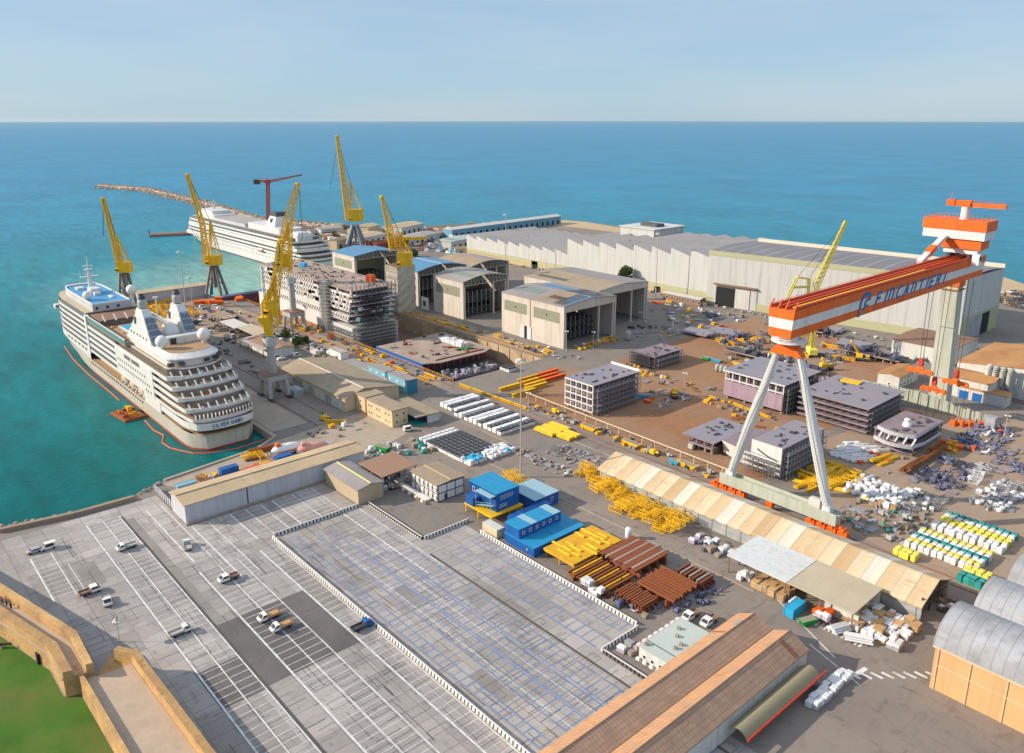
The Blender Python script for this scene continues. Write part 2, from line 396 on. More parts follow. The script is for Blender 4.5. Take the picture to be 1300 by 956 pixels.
# ================================================================== setting
def sheet(name, polys, z, mat):
    b = MB()
    for p in polys: b.add([(x,y,z) for x,y in p], [tuple(range(len(p)))])
    return b.build(name, mat, kind='structure')
def rc(x0, y0, x1, y1): return [(x0,y0),(x1,y0),(x1,y1),(x0,y1)]
WZ = -2.5
coast = [P(330,283), P(440,289), P(520,288), P(600,284), P(640,281), P(686,277), P(740,281), P(840,295)]
land = [(160,-160),(-262,-160),(-266,28),(-262,64),(-268,77),(-273,113),(-279,123),(-567,123),(-567,206),(-535,206),(-535,217),(-287,217),(-287,275.5),
        (-535,275.5),(-535,332),(-900,332),(-960,405)] + coast + [(-400,690),(-204,668),(-170,652),(-60,640),(160,620)]
g = MB(); g.prism(land[::-1], -12., 0.); g.build('ground', 'asphalt', kind='structure')
g = MB(); g.box(-545,210,-13,-280,280,-10.); g.build('dock_floor', 'dock_floor', kind='structure')
# facing of the dry dock and quay edges
g = MB(); g.box(-535,275.1,-9.98,-287,275.46,-.3); g.box(-287.4,217,-9.98,-287.04,275,-.3); g.box(-535,217.04,-9.98,-287.5,217.4,-.3)
for k in range(26): g.box(-530+k*9.4,274.7,-9.9,-529+k*9.4,275.08,-.35)
g.build('dock_wall', 'dock_wall', kind='structure')
g = MB(); g.box(-567,122.4,-3,-279,123.9,.35); g.box(-567.6,123.9,-3,-566.2,206,.35); g.box(-535,331.4,-3,-900,333,.35)
q = [(-279,122.4),(-273,113),(-268,77)]
for a, c in zip(q, q[1:]): g.bar((*a,-1.3), (*c,-1.3), 1.2, 3.4)
g.build('quay_kerb', 'concrete', kind='structure')

# sea: four sheets round the dry dock
def sea_mat():
    m = bpy.data.materials.new('sea'); m.use_nodes = True; nt = m.node_tree; N = nt.nodes; L = nt.links
    b = N['Principled BSDF']; b.inputs['Roughness'].default_value = .3; b.inputs['IOR'].default_value = 1.33; b.inputs['Specular IOR Level'].default_value = .12
    geo = N.new('ShaderNodeNewGeometry')
    # open water blue, harbour water green (depth and silt)
    ln = N.new('ShaderNodeVectorMath'); ln.operation = 'DISTANCE'; ln.inputs[1].default_value = (-250,40,0); L.new(geo.outputs['Position'], ln.inputs[0])
    mr = N.new('ShaderNodeMapRange'); mr.inputs[1].default_value = 40.; mr.inputs[2].default_value = 1500.; L.new(ln.outputs['Value'], mr.inputs[0])
    cr = N.new('ShaderNodeValToRGB'); e = cr.color_ramp.elements
    e[0].position = 0.; e[0].color = (.0,.115,.112,1); e[1].position = 1.; e[1].color = (.008,.2,.345,1)
    for p, c in ((.12,(.0,.155,.162,1)),(.3,(.008,.195,.24,1)),(.6,(.008,.205,.31,1))):
        n = e.new(p); n.color = c
    L.new(mr.outputs[0], cr.inputs[0])
    # silty light green in the inner basin
    d2 = N.new('ShaderNodeVectorMath'); d2.operation = 'DISTANCE'; d2.inputs[1].default_value = (-600,262,WZ); L.new(geo.outputs['Position'], d2.inputs[0])
    m2 = N.new('ShaderNodeMapRange'); m2.inputs[1].default_value = 40.; m2.inputs[2].default_value = 170.; m2.inputs[3].default_value = .85; m2.inputs[4].default_value = 0.; L.new(d2.outputs['Value'], m2.inputs[0])
    mx = N.new('ShaderNodeMix'); mx.data_type = 'RGBA'; L.new(m2.outputs[0], mx.inputs[0]); L.new(cr.outputs[0], mx.inputs[6]); mx.inputs[7].default_value = (.25,.46,.38,1)
    # drifting patches
    n1 = N.new('ShaderNodeTexNoise'); n1.inputs['Scale'].default_value = .006; n1.inputs['Detail'].default_value = 5.; L.new(geo.outputs['Position'], n1.inputs['Vector'])
    k = N.new('ShaderNodeMath'); k.operation = 'MULTIPLY_ADD'; k.inputs[1].default_value = .8; k.inputs[2].default_value = .6; L.new(n1.outputs['Fac'], k.inputs[0])
    mp = N.new('ShaderNodeMapping'); mp.inputs['Rotation'].default_value = (0,0,R(30)); mp.inputs['Scale'].default_value = (.05,.16,1); L.new(geo.outputs['Position'], mp.inputs['Vector'])
    n3 = N.new('ShaderNodeTexNoise'); n3.inputs['Scale'].default_value = 1.; n3.inputs['Detail'].default_value = 4.; L.new(mp.outputs[0], n3.inputs['Vector'])
    k3 = N.new('ShaderNodeMath'); k3.operation = 'MULTIPLY_ADD'; k3.inputs[1].default_value = 1.1; k3.inputs[2].default_value = .45; L.new(n3.outputs['Fac'], k3.inputs[0])
    kk = N.new('ShaderNodeMath'); kk.operation = 'MULTIPLY'; L.new(k.outputs[0], kk.inputs[0]); L.new(k3.outputs[0], kk.inputs[1])
    sc = N.new('ShaderNodeVectorMath'); sc.operation = 'SCALE'; L.new(mx.outputs[2], sc.inputs[0]); L.new(kk.outputs[0], sc.inputs['Scale'])
    L.new(sc.outputs[0], b.inputs['Base Color'])
    n2 = N.new('ShaderNodeTexNoise'); n2.inputs['Scale'].default_value = .28; n2.inputs['Detail'].default_value = 6.; n2.inputs['Roughness'].default_value = .65; L.new(geo.outputs['Position'], n2.inputs['Vector'])
    bp = N.new('ShaderNodeBump'); bp.inputs['Strength'].default_value = .5; bp.inputs['Distance'].default_value = .7; L.new(n2.outputs['Fac'], bp.inputs['Height']); L.new(bp.outputs[0], b.inputs['Normal'])
    return m
MATS['sea'] = sea_mat()
B = 45000.
sheet('sea', [rc(-B,-B,-541,B), rc(-541,-B,-282,214), rc(-541,278,-282,B), rc(-282,-B,B,B)], WZ, 'sea')

def slabs():
    m = make('slabs', (.385,.352,.33), .9, .13, .05, fine=.9, stain=.33)
    nt = m.node_tree; N = nt.nodes; L = nt.links; b = N['Principled BSDF']
    src = b.inputs['Base Color'].links[0].from_socket
    geo = [n for n in N if n.type == 'NEW_GEOMETRY'][0]
    cur = src
    for (w, h, lo, rot, bw) in ((4.8,5.3,.86,0,.022),(21.,14.,.8,0,.004)):
        br = N.new('ShaderNodeTexBrick'); br.offset = 0.; br.inputs['Scale'].default_value = 1.
        br.inputs['Brick Width'].default_value = w; br.inputs['Row Height'].default_value = h; br.inputs['Mortar Size'].default_value = bw*4
        br.inputs['Color1'].default_value = (lo,lo,lo,1); br.inputs['Color2'].default_value = (1.1,1.1,1.1,1); br.inputs['Mortar'].default_value = (.6,.58,.56,1)
        L.new(geo.outputs['Position'], br.inputs['Vector'])
        mx = N.new('ShaderNodeMix'); mx.data_type = 'RGBA'; mx.blend_type = 'MULTIPLY'; mx.inputs[0].default_value = 1.
        L.new(cur, mx.inputs[6]); L.new(br.outputs['Color'], mx.inputs[7]); cur = mx.outputs[2]
    L.new(cur, b.inputs['Base Color'])
    return m
MATS['slabs'] = slabs()
# paving
sheet('car_park', [rc(-258,-150,150,71), rc(-230,71,150,117), rc(-206.5,117,150,120), rc(-176,120,-106,135.4), rc(-106,120,60,121.6)], .008, 'slabs')
sheet('dark_paving', [rc(-175.5,58,-146.5,81.3), rc(-161,47.5,-146,57.2)], .014, 'dark_asphalt')
sheet('slab_patches', [rc(-247,57.8,-176,60.5), rc(-228,39,-214,44), rc(-190,81.6,-160,86.6), rc(-160,99,-150,103), rc(-150,117.6,-128,119.8), rc(-120,93,-108,97)], .018, 'dark_asphalt2')
jt = MB()
for y in (57.9, 117.3): jt.add([(-250 if y < 100 else -168,y-.35,.02),(60,y-.35,.02),(60,y+.35,.02),(-250 if y < 100 else -168,y+.35,.02)], [(0,1,2,3)])
for i in range(420):   # crack repairs and trench lines
    x = RN.uniform(-250,-60); y = RN.choice((RN.uniform(40,86), RN.uniform(89,115)))
    if y > 71 and x < -229: continue
    l = RN.uniform(3,14); w = RN.uniform(.08,.2)
    if RN.random() < .5: jt.add([(x,y,.02),(x+l,y,.02),(x+l,y+w,.02),(x,y+w,.02)], [(0,1,2,3)])
    else: l = min(l, 6); jt.add([(x,y,.021),(x+w,y,.021),(x+w,y+l,.021),(x,y+l,.021)], [(0,1,2,3)])
for i in range(260):   # sawn outlines round single bays
    y0 = RN.choice((31,36,48.4,53,65,70,76,82,90.5,93.4,98,103.8,110,115)); x = -250+2.6*RN.randrange(0,72); y1 = y0+4.9
    if (y1 > 71 and x < -229) or (y0 > 87 and x < -203): continue
    for xa, ya, xb, yb in ((x,y0,x+2.6,y0),(x,y1,x+2.6,y1),(x,y0,x,y1),(x+2.6,y0,x+2.6,y1)):
        if RN.random() < .72: jt.box(xa-.06,ya-.06,.012,xb+.06,yb+.06,.0225+RN.random()*.002)
jt.build('drain_joints', 'joint', kind='structure')
wl, bl = MB(), MB()
def hl(b, x0, x1, y, w=.22, z=.026): b.add([(x0,y-w/2,z),(x1,y-w/2,z),(x1,y+w/2,z),(x0,y+w/2,z)], [(0,1,2,3)])
def vl(b, x, y0, y1, w=.16, z=.03): b.add([(x-w/2,y0,z),(x+w/2,y0,z),(x+w/2,y1,z),(x-w/2,y1,z)], [(0,1,2,3)])
def stalls(b, x0, x1, y0, y1, p=2.6, w=.16):
    x = x0
    while x <= x1: vl(b, x, y0, y1, w); x += p
for x0, x1, y0, y1, dense in ((-251,60,48,57.4,1),(-202,60,64.1,74.8,1),(-202,60,81.6,86.6,1),(-250,-208,65,69.8,1),(-229,-192,72,77,1),(-241,-213,30.8,36,1),(-206,-160,111,116.5,1),(-229,-209,84,94,1),(-229,-209,98,112,1)):
    ym = (y0+y1)/2
    hl(wl, x0, x1, y0, .45); hl(wl, x0, x1, y1, .3)
    if y1-y0 > 8: hl(wl, x0, x1, ym, .3)
    stalls(wl, x0, x1, y0, y1)
for y0, y1, x0, x1 in ((90.5,93.2,-203,40),(97.6,103,-198,40),(103.7,108.6,-185,40),(109.6,115.2,-175,40),(122,126.5,-165,-108),(130.8,134.6,-166,-108)):
    hl(bl, x0, x1, y0, .34); hl(bl, x0, x1, y1, .34); stalls(bl, x0, x1, y0, y1, 2.6, .3)
for y in (99.2, 106): hl(wl, -190, 40, y, .2)
hl(wl, -231, -212, 46.2-8, .2)
wl.build('white_markings', 'white_line', kind='structure'); bl.build('blue_markings', 'blue_line', kind='structure')

sheet('concrete_apron', [[P(258,597),P(350,560),P(470,520),P(520,548),P(455,585),P(236,622),P(205,615)], rc(-565,125,-285,140)], .01, 'concrete')
sheet('pier_paving', [rc(-565,140.2,-440,205)], .012, 'earth2')
sheet('service_road', [rc(-262,141,-60,187), rc(-340,141,-262,168), rc(-60,141,120,168)], .006, 'apron')
sheet('bare_earth', [[P(640,497),P(700,466),P(745,470),P(800,452),P(880,425),P(960,402),P(1060,425),P(1140,460),P(1120,520),P(1010,560),P(985,600),P(950,618),P(880,600),P(690,525)]], .014, 'dirt')
sheet('dusty_yard', [[P(1040,560),P(1180,510),P(1420,560),P(1500,700),P(1230,750),P(1060,665)], rc(-535,276.5,-292,289), rc(-440,200,-287,211.5)], .01, 'earth2')
sheet('beach', [[P(330,283.2),P(440,289.2),P(520,288.2),P(600,284.2),P(640,281.2),P(640,288),P(560,295),P(440,301),P(340,294)]], .01, 'beach')
sheet('sea_promenade', [[P(1240,340),P(1400,395),P(1400,412),P(1255,372)], [P(690,277.5),P(742,281.5),P(800,291),P(800,297),P(690,284)]], .02, 'hall_tan')
# rails, road marks
rl = MB()
for y in (212.6, 216.2, 385.2, 389.2): rl.box(-290 if y < 300 else -250, y-.12, 0, 40, y+.12, .16)
for y in (141.5, 149.5): rl.box(-440, y-.15, 0, -279, y+.15, .16)
for y in (206.5, 280.5): rl.box(-535, y-.15, 0, -287, y+.15, .16)
rl.build('crane_rails', 'rust_red', kind='structure')
rm = MB()
for k in range(9): x, y = P(1085+k*14, 858-k*0.2); rm.add([(x-1.4,y-.35,.02),(x+1.4,y-.35,.02),(x+1.4,y+.35,.02),(x-1.4,y+.35,.02)], [(0,1,2,3)])
for k in range(12): vl(rm, -79+k*1.1, 168.5, 171, .5, .024)
for a, c in (((1028,818),(1092,870)),((1200,712),(1255,690)),((968,742),(1060,835))):
    a = P(*a); c = P(*c); rm.bar((*a,.015), (*c,.015), .3, .012)
rm.bar((*P(1084,858),.016), (*P(1100,848),.016), 1.1, .012)
rm.build('road_markings', 'white_line', kind='structure')
kb = MB()
for y0, y1, x0, x1 in ((187.6,188.,-230,-172),(169.9,170.2,-262,-96),(207.4,208.,-266,-80)): kb.box(x0,y0,-.02,x1,y1,.14)
kb.build('kerbs', 'concrete', kind='structure')

# breakwater: core, then boulders as stuff
BW = [P(128,236), P(190,241), P(262,258), P(330,279), P(440,290)]
g = MB()
for a, c in zip(BW, BW[1:]):
    a = Vector((*a,0)); c = Vector((*c,0)); d = (c-a).normalized(); n = Vector((-d.y,d.x,0))
    pr = [(-13,-3),(-5,2.6),(5,2.6),(13,-3)]
    g.loft([[tuple(a+n*u+Vector((0,0,z))) for u,z in pr], [tuple(c+n*u+Vector((0,0,z))) for u,z in pr]], smooth=False)
g.build('breakwater', 'rock', kind='structure')
def rocks(b, path, hw, n, zt, s0, s1):
    segs = list(zip(path, path[1:])); Ls = [math.dist(a,c) for a,c in segs]
    for i in range(n):
        (a, c) = RN.choices(segs, Ls)[0]; t = RN.random(); u = RN.uniform(-1,1)
        d = Vector((c[0]-a[0], c[1]-a[1])).normalized()
        x = a[0]+(c[0]-a[0])*t-d.y*u*hw; y = a[1]+(c[1]-a[1])*t+d.x*u*hw
        z = zt-(abs(u)**1.2)*(zt-WZ); s = RN.uniform(s0,s1)
        b.bbox(x, y, z-s*.5, s, s*RN.uniform(.6,1), s*RN.uniform(.6,1), RN.uniform(0,3), s*.2, RN.uniform(.6,.95))
g = MB(); rocks(g, BW, 14, 3600, 3.4, 1.8, 4.2); tag(g.build('boulders', 'rock', kind='stuff'), 'pale boulders heaped along the breakwater', 'boulders')
g = MB(); rocks(g, [P(0,671),P(60,660),P(120,647),P(165,633),P(205,613)], 2.6, 260, .6, .7, 1.9); tag(g.build('shore_rocks', 'rock', kind='stuff'), 'rough rocks along the car park shore', 'rocks')
g = MB(); rocks(g, [(-262,-160),(-266,27)], 3., 120, .6, .8, 2.); g.build('shore_rocks', 'rock', kind='stuff')
g = MB()
sw = [P(0,676),P(95,655),P(170,634)]
for a, c in zip(sw, sw[1:]): g.bar((*a,.3), (*c,.3), 1.5, 2.)
tag(g.build('sea_wall', 'stone_wall'), 'low stone wall along the shore edge of the car park', 'wall')

# the hazy air over the bay
g = MB(); g.box(-45900,-45900,-14,45900,45900,150)
hz = bpy.data.materials.new('haze'); hz.use_nodes = True; hn = hz.node_tree; hn.nodes.remove(hn.nodes['Principled BSDF'])
pv = hn.nodes.new('ShaderNodeVolumePrincipled'); pv.inputs['Density'].default_value = 1e-5; pv.inputs['Color'].default_value = (.8,.88,1.,1); pv.inputs['Anisotropy'].default_value = .2
hn.links.new(pv.outputs[0], hn.nodes['Material Output'].inputs['Volume']); MATS['haze'] = hz
o = g.build('haze', 'haze', kind='stuff'); o.location = (0,0,0)
for v_, q_ in zip(o.data.vertices, g.v): v_.co = q_
# ================================================================== buildings
def wins(root, face, a0, a1, n, z, w, h, plane, mat=('white','dark_glass'), name='window'):
    """n windows on a wall: frame and pane, each window a part"""
    for k in range(n):
        c = (a0+a1)/2 if n == 1 else a0+(a1-a0)*k/(n-1)
        b = MB(); s = 1 if face[1] == '+' else -1
        def slab(c0, c1, z0, z1, d0, d1):
            if face[0] == 'y': b.box(c0, plane+s*d0, z0, c1, plane+s*d1, z1)
            else: b.box(plane+s*d0, c0, z0, plane+s*d1, c1, z1)
        t = min(.12, w*.15)
        slab(c-w/2, c+w/2, z-h/2, z-h/2+t, .0, .09); slab(c-w/2, c+w/2, z+h/2-t, z+h/2, .0, .09)
        slab(c-w/2, c-w/2+t, z-h/2+t, z+h/2-t, .0, .09); slab(c+w/2-t, c+w/2, z-h/2+t, z+h/2-t, .0, .09)
        b.m = 1; slab(c-w/2+t, c+w/2-t, z-h/2+t, z+h/2-t, .0, .04)
        b.build(name, list(mat), root)
def gable(root, x0, x1, y0, y1, eave, rise, axis, wall, roof, over=.5, z0=0., split=.5, th=.25):
    u0, u1 = (y0, y1) if axis == 'x' else (x0, x1); a0, a1 = (x0, x1) if axis == 'x' else (y0, y1)
    um = u0+(u1-u0)*split
    b = MB(); b.ext([(u0,z0),(u1,z0),(u1,eave),(um,eave+rise),(u0,eave)], a0, a1, axis); b.build('wall', wall, root)
    b = MB(); d = .04
    kl = rise/max(um-u0, .01); kr = rise/max(u1-um, .01)
    for pr in ([(u0-over,eave-over*kl+d),(um,eave+rise+d),(um,eave+rise+d+th),(u0-over,eave-over*kl+d+th)], [(um,eave+rise+d),(u1+over,eave-over*kr+d),(u1+over,eave-over*kr+d+th),(um,eave+rise+d+th)]):
        b.ext(pr, a0-over, a1+over, axis)
    b.build('roof', roof, root)
    return um
def ridge_cap(root, um, z, a0, a1, axis, mat='wall_pale', w=.8):
    b = MB(); b.ext([(um-w/2,z),(um+w/2,z),(um,z+.25)], a0, a1, axis); b.build('ridge_cap', mat, root)
def door(root, face, c, w, h, plane, mat='steel_dark', z0=.05, name='door'):
    b = MB(); s = 1 if face[1] == '+' else -1
    if face[0] == 'y':
        b.box(c-w/2, plane, z0, c+w/2, plane+s*.1, z0+h); b.box(c-w/2-.15, plane, z0, c-w/2, plane+s*.16, z0+h+.15); b.box(c+w/2, plane, z0, c+w/2+.15, plane+s*.16, z0+h+.15)
    else:
        b.box(plane, c-w/2, z0, plane+s*.1, c+w/2, z0+h); b.box(plane, c-w/2-.15, z0, plane+s*.16, c-w/2, z0+h+.15); b.box(plane, c+w/2, z0, plane+s*.16, c+w/2+.15, z0+h+.15)
    return b.build(name, mat, root)

# ---- assembly halls beside the dry dock
def hall(label, x0, x1, y0, y1, eave, rise, strips, wall='hall_wall', arch=False, window=True, doorx=None, seam=None, fascia=True, cat='assembly hall', roof='roof_grey'):
    t = thing('assembly_hall', label, cat, ((x0+x1)/2, (y0+y1)/2, 0), 'open ended assembly halls beside the dry dock')
    ym = (y0+y1)/2; hw = (y1-y0)/2
    def zr(y):
        k = 1-abs(y-ym)/hw
        return eave+rise*(math.sin(k*math.pi/2) if arch else k)
    b = MB(); b.box(x0, y0, 0, x1, y0+.8, eave-.02); b.build('side_wall', wall, t)
    b = MB(); b.box(x0, y1-.8, 0, x1, y1, eave-.02); b.build('side_wall', wall, t)
    b = MB(); b.box(x0, y0+.81, 0, x0+.6, y1-.81, eave-.05); b.build('back_wall', 'hall_band', t)
    ys = [y0-.3+(y1-y0+.6)*k/12 for k in range(13)]
    b = MB()
    for a, c in zip(ys, ys[1:]):
        za, zc = zr(min(max(a,y0),y1)), zr(min(max(c,y0),y1))
        b.ext([(a,za),(c,zc),(c,zc+.4),(a,za+.4)], x0-.4, x1+.4, 'x')
    b.build('roof', roof, t)
    for mat, fx0, fx1, fy0, fy1 in strips:     # coloured roof sheets
        b = MB(); n = 6
        for k in range(n):
            a = y0+(y1-y0)*(fy0+(fy1-fy0)*k/n); c = y0+(y1-y0)*(fy0+(fy1-fy0)*(k+1)/n)
            b.ext([(a,zr(a)+.42),(c,zr(c)+.42),(c,zr(c)+.5),(a,zr(a)+.5)], x0+(x1-x0)*fx0, x0+(x1-x0)*fx1, 'x')
        b.build('roof_sheet', mat, t)
    if fascia:
        b = MB(); n = 10
        for k in range(n):
            a = y0+.81+(y1-y0-1.62)*k/n; c = y0+.81+(y1-y0-1.62)*(k+1)/n
            b.add([(x1-.5,a,eave-3.2),(x1-.5,c,eave-3.2),(x1-.5,c,zr(c)-.03),(x1-.5,a,zr(a)-.03),(x1+.05,a,eave-3.2),(x1+.05,c,eave-3.2),(x1+.05,c,zr(c)-.03),(x1+.05,a,zr(a)-.03)],
                  [(4,5,6,7),(0,3,2,1),(0,1,5,4)])
        b.build('gable_front', wall, t)
    else:
        b = MB()
        for k in range(13):
            y = y0+.9+(y1-y0-1.8)*k/12
            b.bar((x1-.3,y,eave-2.4),(x1-.3,y,zr(y)-.1),.25)
            if k < 12:
                yn = y0+.9+(y1-y0-1.8)*(k+1)/12
                b.bar((x1-.3,y,eave-2.4),(x1-.3,yn,zr(yn)-.2),.2); b.bar((x1-.3,y,eave-2.4),(x1-.3,yn,eave-2.4),.35)
        b.build('end_truss', 'crane_grey', t)
    for y in (y0+1.6, y1-1.9, ym+.35*hw):
        b = MB(); b.box(x1-1.3, y-.5, 0, x1-.4, y+.5, eave-3.); b.box(x1-1.6, y-.8, 0, x1-.1, y+.8, .6); b.build('column', 'hall_wall', t)
    if window:
        spans = [(x0,x1)] if seam is None else [(x0,seam),(seam,x1)]
        for a, c in spans:
            b = MB(); b.box(a+(c-a)*.1, y0-.08, eave-9.6, c-(c-a)*.12, y0, eave-3.6); b.build('strip_window', 'hall_window', t)
            b = MB(); b.bbox((a+c)/2, y0-.2, eave-6.6, .7, .3, .7, 0, .1); b.build('vent', 'dark', t)
    if seam is not None:
        b = MB(); b.box(seam-.25, y0-.12, 0, seam+.25, y0, eave-.3); b.build('expansion_joint', 'roof_brown', t)
    if doorx is not None:
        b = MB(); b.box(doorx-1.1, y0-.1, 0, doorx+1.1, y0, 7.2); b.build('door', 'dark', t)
        for s in (-1, 1):
            b = MB(); b.box(doorx+s*2.9-1.7, y0-.35, 0, doorx+s*2.9+1.7, y0-.12, 7.2); b.build('sliding_door', 'leg_white', t)
    return t
hall('wide pale assembly hall with a blue and tan gabled roof beside the dry dock', -343, -292, 295.5, 337.5, 23.2, 2.2,
     [('roof_green',.08,.42,.2,.42),('roof_tan',.52,.98,.02,.98),('roof_brown',.6,.85,.16,.3),('roof_blue',.8,1.,.01,.5),('roof_blue',.55,.999,.55,.95),('white',.86,.99,.495,.505),('roof_blue',.1,.5,.6,.8)], doorx=-322, seam=-318.5)
hall('assembly hall with a tan and grey roof behind the blue roofed one', -372, -307, 339.5, 384, 23.2, 1.8, [('roof_tan',.02,.99,.02,.48),('roof_grey',.1,.98,.55,.98),('roof_green',.1,.5,.1,.2)], window=False)
hall('arched assembly hall with a grey roof and a green roof strip', -411, -380, 296, 333, 23.2, 3., [('roof_green',.25,.9,.2,.34),('roof_green',.2,.9,.62,.72)], arch=True, fascia=False)
hall('assembly hall with a bright blue roof behind the shrouded crane tower', -459, -427, 295, 336, 23.2, 3.2, [('roof_blue',.0,1.,.0,1.),('white',.05,.99,.48,.5)], arch=True, fascia=False, roof='roof_blue')
hall('tan roofed arched hall set back behind the blue roofed hall', -474, -433, 345, 380, 20, 2.6, [('roof_tan',.0,1.,.0,.5)], arch=True, window=False, fascia=False)
hall('assembly hall with an all blue roof beside the moored white cruise ship', -540, -508, 295.5, 335, 23.2, 2.6, [('roof_blue',.0,1.,.0,1.)], fascia=False, roof='roof_blue')
for (xx, yy, zz, label) in ((-300,316,13,'dark grey hull section under the blue and tan roof'),(-382,315,15,'dark slatted hull section inside the grey arched hall'),(-515,314,8,'dark flat deck section under the all blue roof'),(-432,316,16,'stacked deck section under the roof behind the shrouded crane')):
    t = thing('hull_section', label, 'hull section', (xx-9,yy,0), 'hull sections under the assembly halls')
    for k in range(4):
        z = zz*k/4
        b = MB(); b.box(xx-22, yy-16, z+.9, xx-2, yy+14, z+1.3); b.m = 1
        for j in range(9): b.box(xx-2.6, yy-15.5+j*3.6, z+1.31, xx-2.2, yy-15.1+j*3.6, z+zz/4+.88); b.box(xx-20+j*2, yy-15.8, z+1.31, xx-19.6+j*2, yy-15.3, z+zz/4+.88)
        b.build('deck', ['steel_dark','steel'], t)
        if k%2 == 0:
            b = MB(); b.box(xx-21, yy-13, z+1.31, xx-4, yy+12, z+zz/4+.88); b.build('bulkhead', 'steel_dark', t)
    b = MB()
    for j in range(4): b.box(xx-21+j*5, yy-14, 0, xx-19+j*5, yy+12, .88)
    b.build('keel_blocks', 'wood_grey', t)
for (x, y, z, m) in ((-392,336,0,'teal'),(-385,342,0,'teal')):
    pass
t = thing('screen_panel', 'white display board standing by the arched grey hall', 'panel', (-414,292,0))
b = MB(); b.box(-419,291.8,1,-411.5,292.1,9); b.build('board', 'white', t)
b = MB(); b.box(-418.6,291.9,0,-418.2,292.05,1); b.box(-412.3,291.9,0,-411.9,292.05,1); b.box(-417,291.7,3.2,-414,291.79,6.5); b.build('feet', 'steel_dark', t)

# ---- big production halls
t = thing('production_hall', 'huge white sawtooth roofed production hall at the back', 'industrial hall', (-440,490,0))
def saw(x0, x1, y0, y1, z, dz, n, dec=0.):
    w = (x1-x0)/n; pr = [(x0,0),(x1,0)]; pts = []
    for k in range(n):
        zz = z-dec*k/n; pts += [(x0+k*w, zz+dz), (x0+(k+1)*w-.02, zz-(.0 if k < n-1 else .0))]
    return pts
lo = saw(-571,-442,450,540,15.5,3.4,9,-.5); hi = saw(-442,-307,450,540,25.,4.,8,-6.)
b = MB()
for pts, x0, x1 in ((lo,-571,-442),(hi,-442,-307)):
    b.ext([(x0,4.6)]+pts+[(x1,4.6)], 450, 450.7, 'y')
b.build('front_wall', 'hall_white', t)
b = MB(); b.box(-571,449.9,3.6,-442,450.7,4.58); b.box(-442,449.85,3.4,-307,450.7,4.55); b.box(-571,449.93,0,-307,450.6,3.38); b.build('plinth', 'hall_tan', t)
b = MB(); b.box(-571,449.8,4.0,-520,449.99,6.4); b.box(-520,449.75,3.2,-307,449.95,7.); b.build('green_band', 'hall_band', t)
for pts, y1, nm in ((lo,535,'sawtooth_roof'),(hi,540,'sawtooth_roof')):
    for k in range(0, len(pts), 2):
        (xa, za), (xb, zb) = pts[k], pts[k+1]
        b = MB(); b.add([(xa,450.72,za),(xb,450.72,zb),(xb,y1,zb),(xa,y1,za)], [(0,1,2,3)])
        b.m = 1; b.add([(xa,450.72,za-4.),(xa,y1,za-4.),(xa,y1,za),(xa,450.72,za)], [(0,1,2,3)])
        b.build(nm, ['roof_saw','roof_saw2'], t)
b = MB(); b.box(-571,535,0,-442,536,16); b.box(-442,540,0,-307,541,30); b.box(-571.6,450.8,0,-571.02,535,15); b.box(-442.9,450.8,0,-442.1,540,28); b.box(-307.5,450.8,0,-307,505,34); b.build('rear_wall', 'hall_white', t)
b = MB(); b.box(-436,506,20,-401,545,34.6); b.build('roof_house', 'hall_white', t)
b = MB(); b.box(-437,505,34.62,-400,546,35.3); b.build('roof_house_roof', 'wall_pale', t)
b = MB(); b.box(-425,518,35.32,-408,528,37.6); b.box(-424,519,37.6,-409,520,38.2); b.build('ventilator', 'steel_dark', t)
for xx, w, hh in ((-480,7,6),(-351,5,4.5)): door(t, 'y-', xx, w, hh, 449.85, 'dark')
for k in range(24):
    x = -560+RN.random()*240; y = 458+RN.random()*66; z = 16.6 if x < -442 else 28
    b = MB(); b.lathe([(.7,-1),(.7,1.6),(1.1,1.7),(.1,2.3)], x, y, 8, z); b.build('roof_vent', 'steel', t)
t = thing('production_hall', 'tall white production hall with a dark ribbed roof and olive band', 'industrial hall', (-230,480,0))
FL, FR, BR, BL = (-307,447), (-155,468), (-154,522), (-308,507)
b = MB(); b.prism([FL,FR,BR,BL], 0, 36.); b.build('wall', 'hall_white', t)
def lerp(a, c, k): return (a[0]+(c[0]-a[0])*k, a[1]+(c[1]-a[1])*k)
b = MB()
for k in range(8):
    f0, f1 = k/8, (k+1)/8; z0 = 36.05+1.6*math.sin(math.pi*f0); z1 = 36.05+1.6*math.sin(math.pi*f1)
    a0, a1, c1, c0 = lerp(FL,BL,f0), lerp(FL,BL,f1), lerp(FR,BR,f1), lerp(FR,BR,f0)
    b.add([(*a0,z0),(*c0,z0),(*c1,z1),(*a1,z1)], [(0,1,2,3)])
b.build('roof', 'panel_dark', t)
def strip(a, c, z0, z1, off, mat, name):
    d = Vector((c[0]-a[0], c[1]-a[1])).normalized(); n = Vector((d.y,-d.x))*off
    b = MB(); b.prism([a, c, (c[0]+n.x,c[1]+n.y), (a[0]+n.x,a[1]+n.y)][::-1], z0, z1); b.build(name, mat, t)
strip(FL, FR, 33.2, 36.3, .25, 'hall_band', 'olive_fascia'); strip(FL, FR, 0, 5., .22, 'hall_band', 'olive_plinth')
strip(FR, BR, 0, 14., .2, 'hall_band', 'olive_plinth')
strip(BR, BL, 30, 38.4, .8, 'tent_white', 'rear_parapet')
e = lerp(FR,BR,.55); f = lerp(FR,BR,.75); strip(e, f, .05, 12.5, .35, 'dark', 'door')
e = lerp(FR,BR,.2); f = lerp(FR,BR,.54); strip(e, f, .05, 12.5, .4, 'barrel', 'sliding_door')
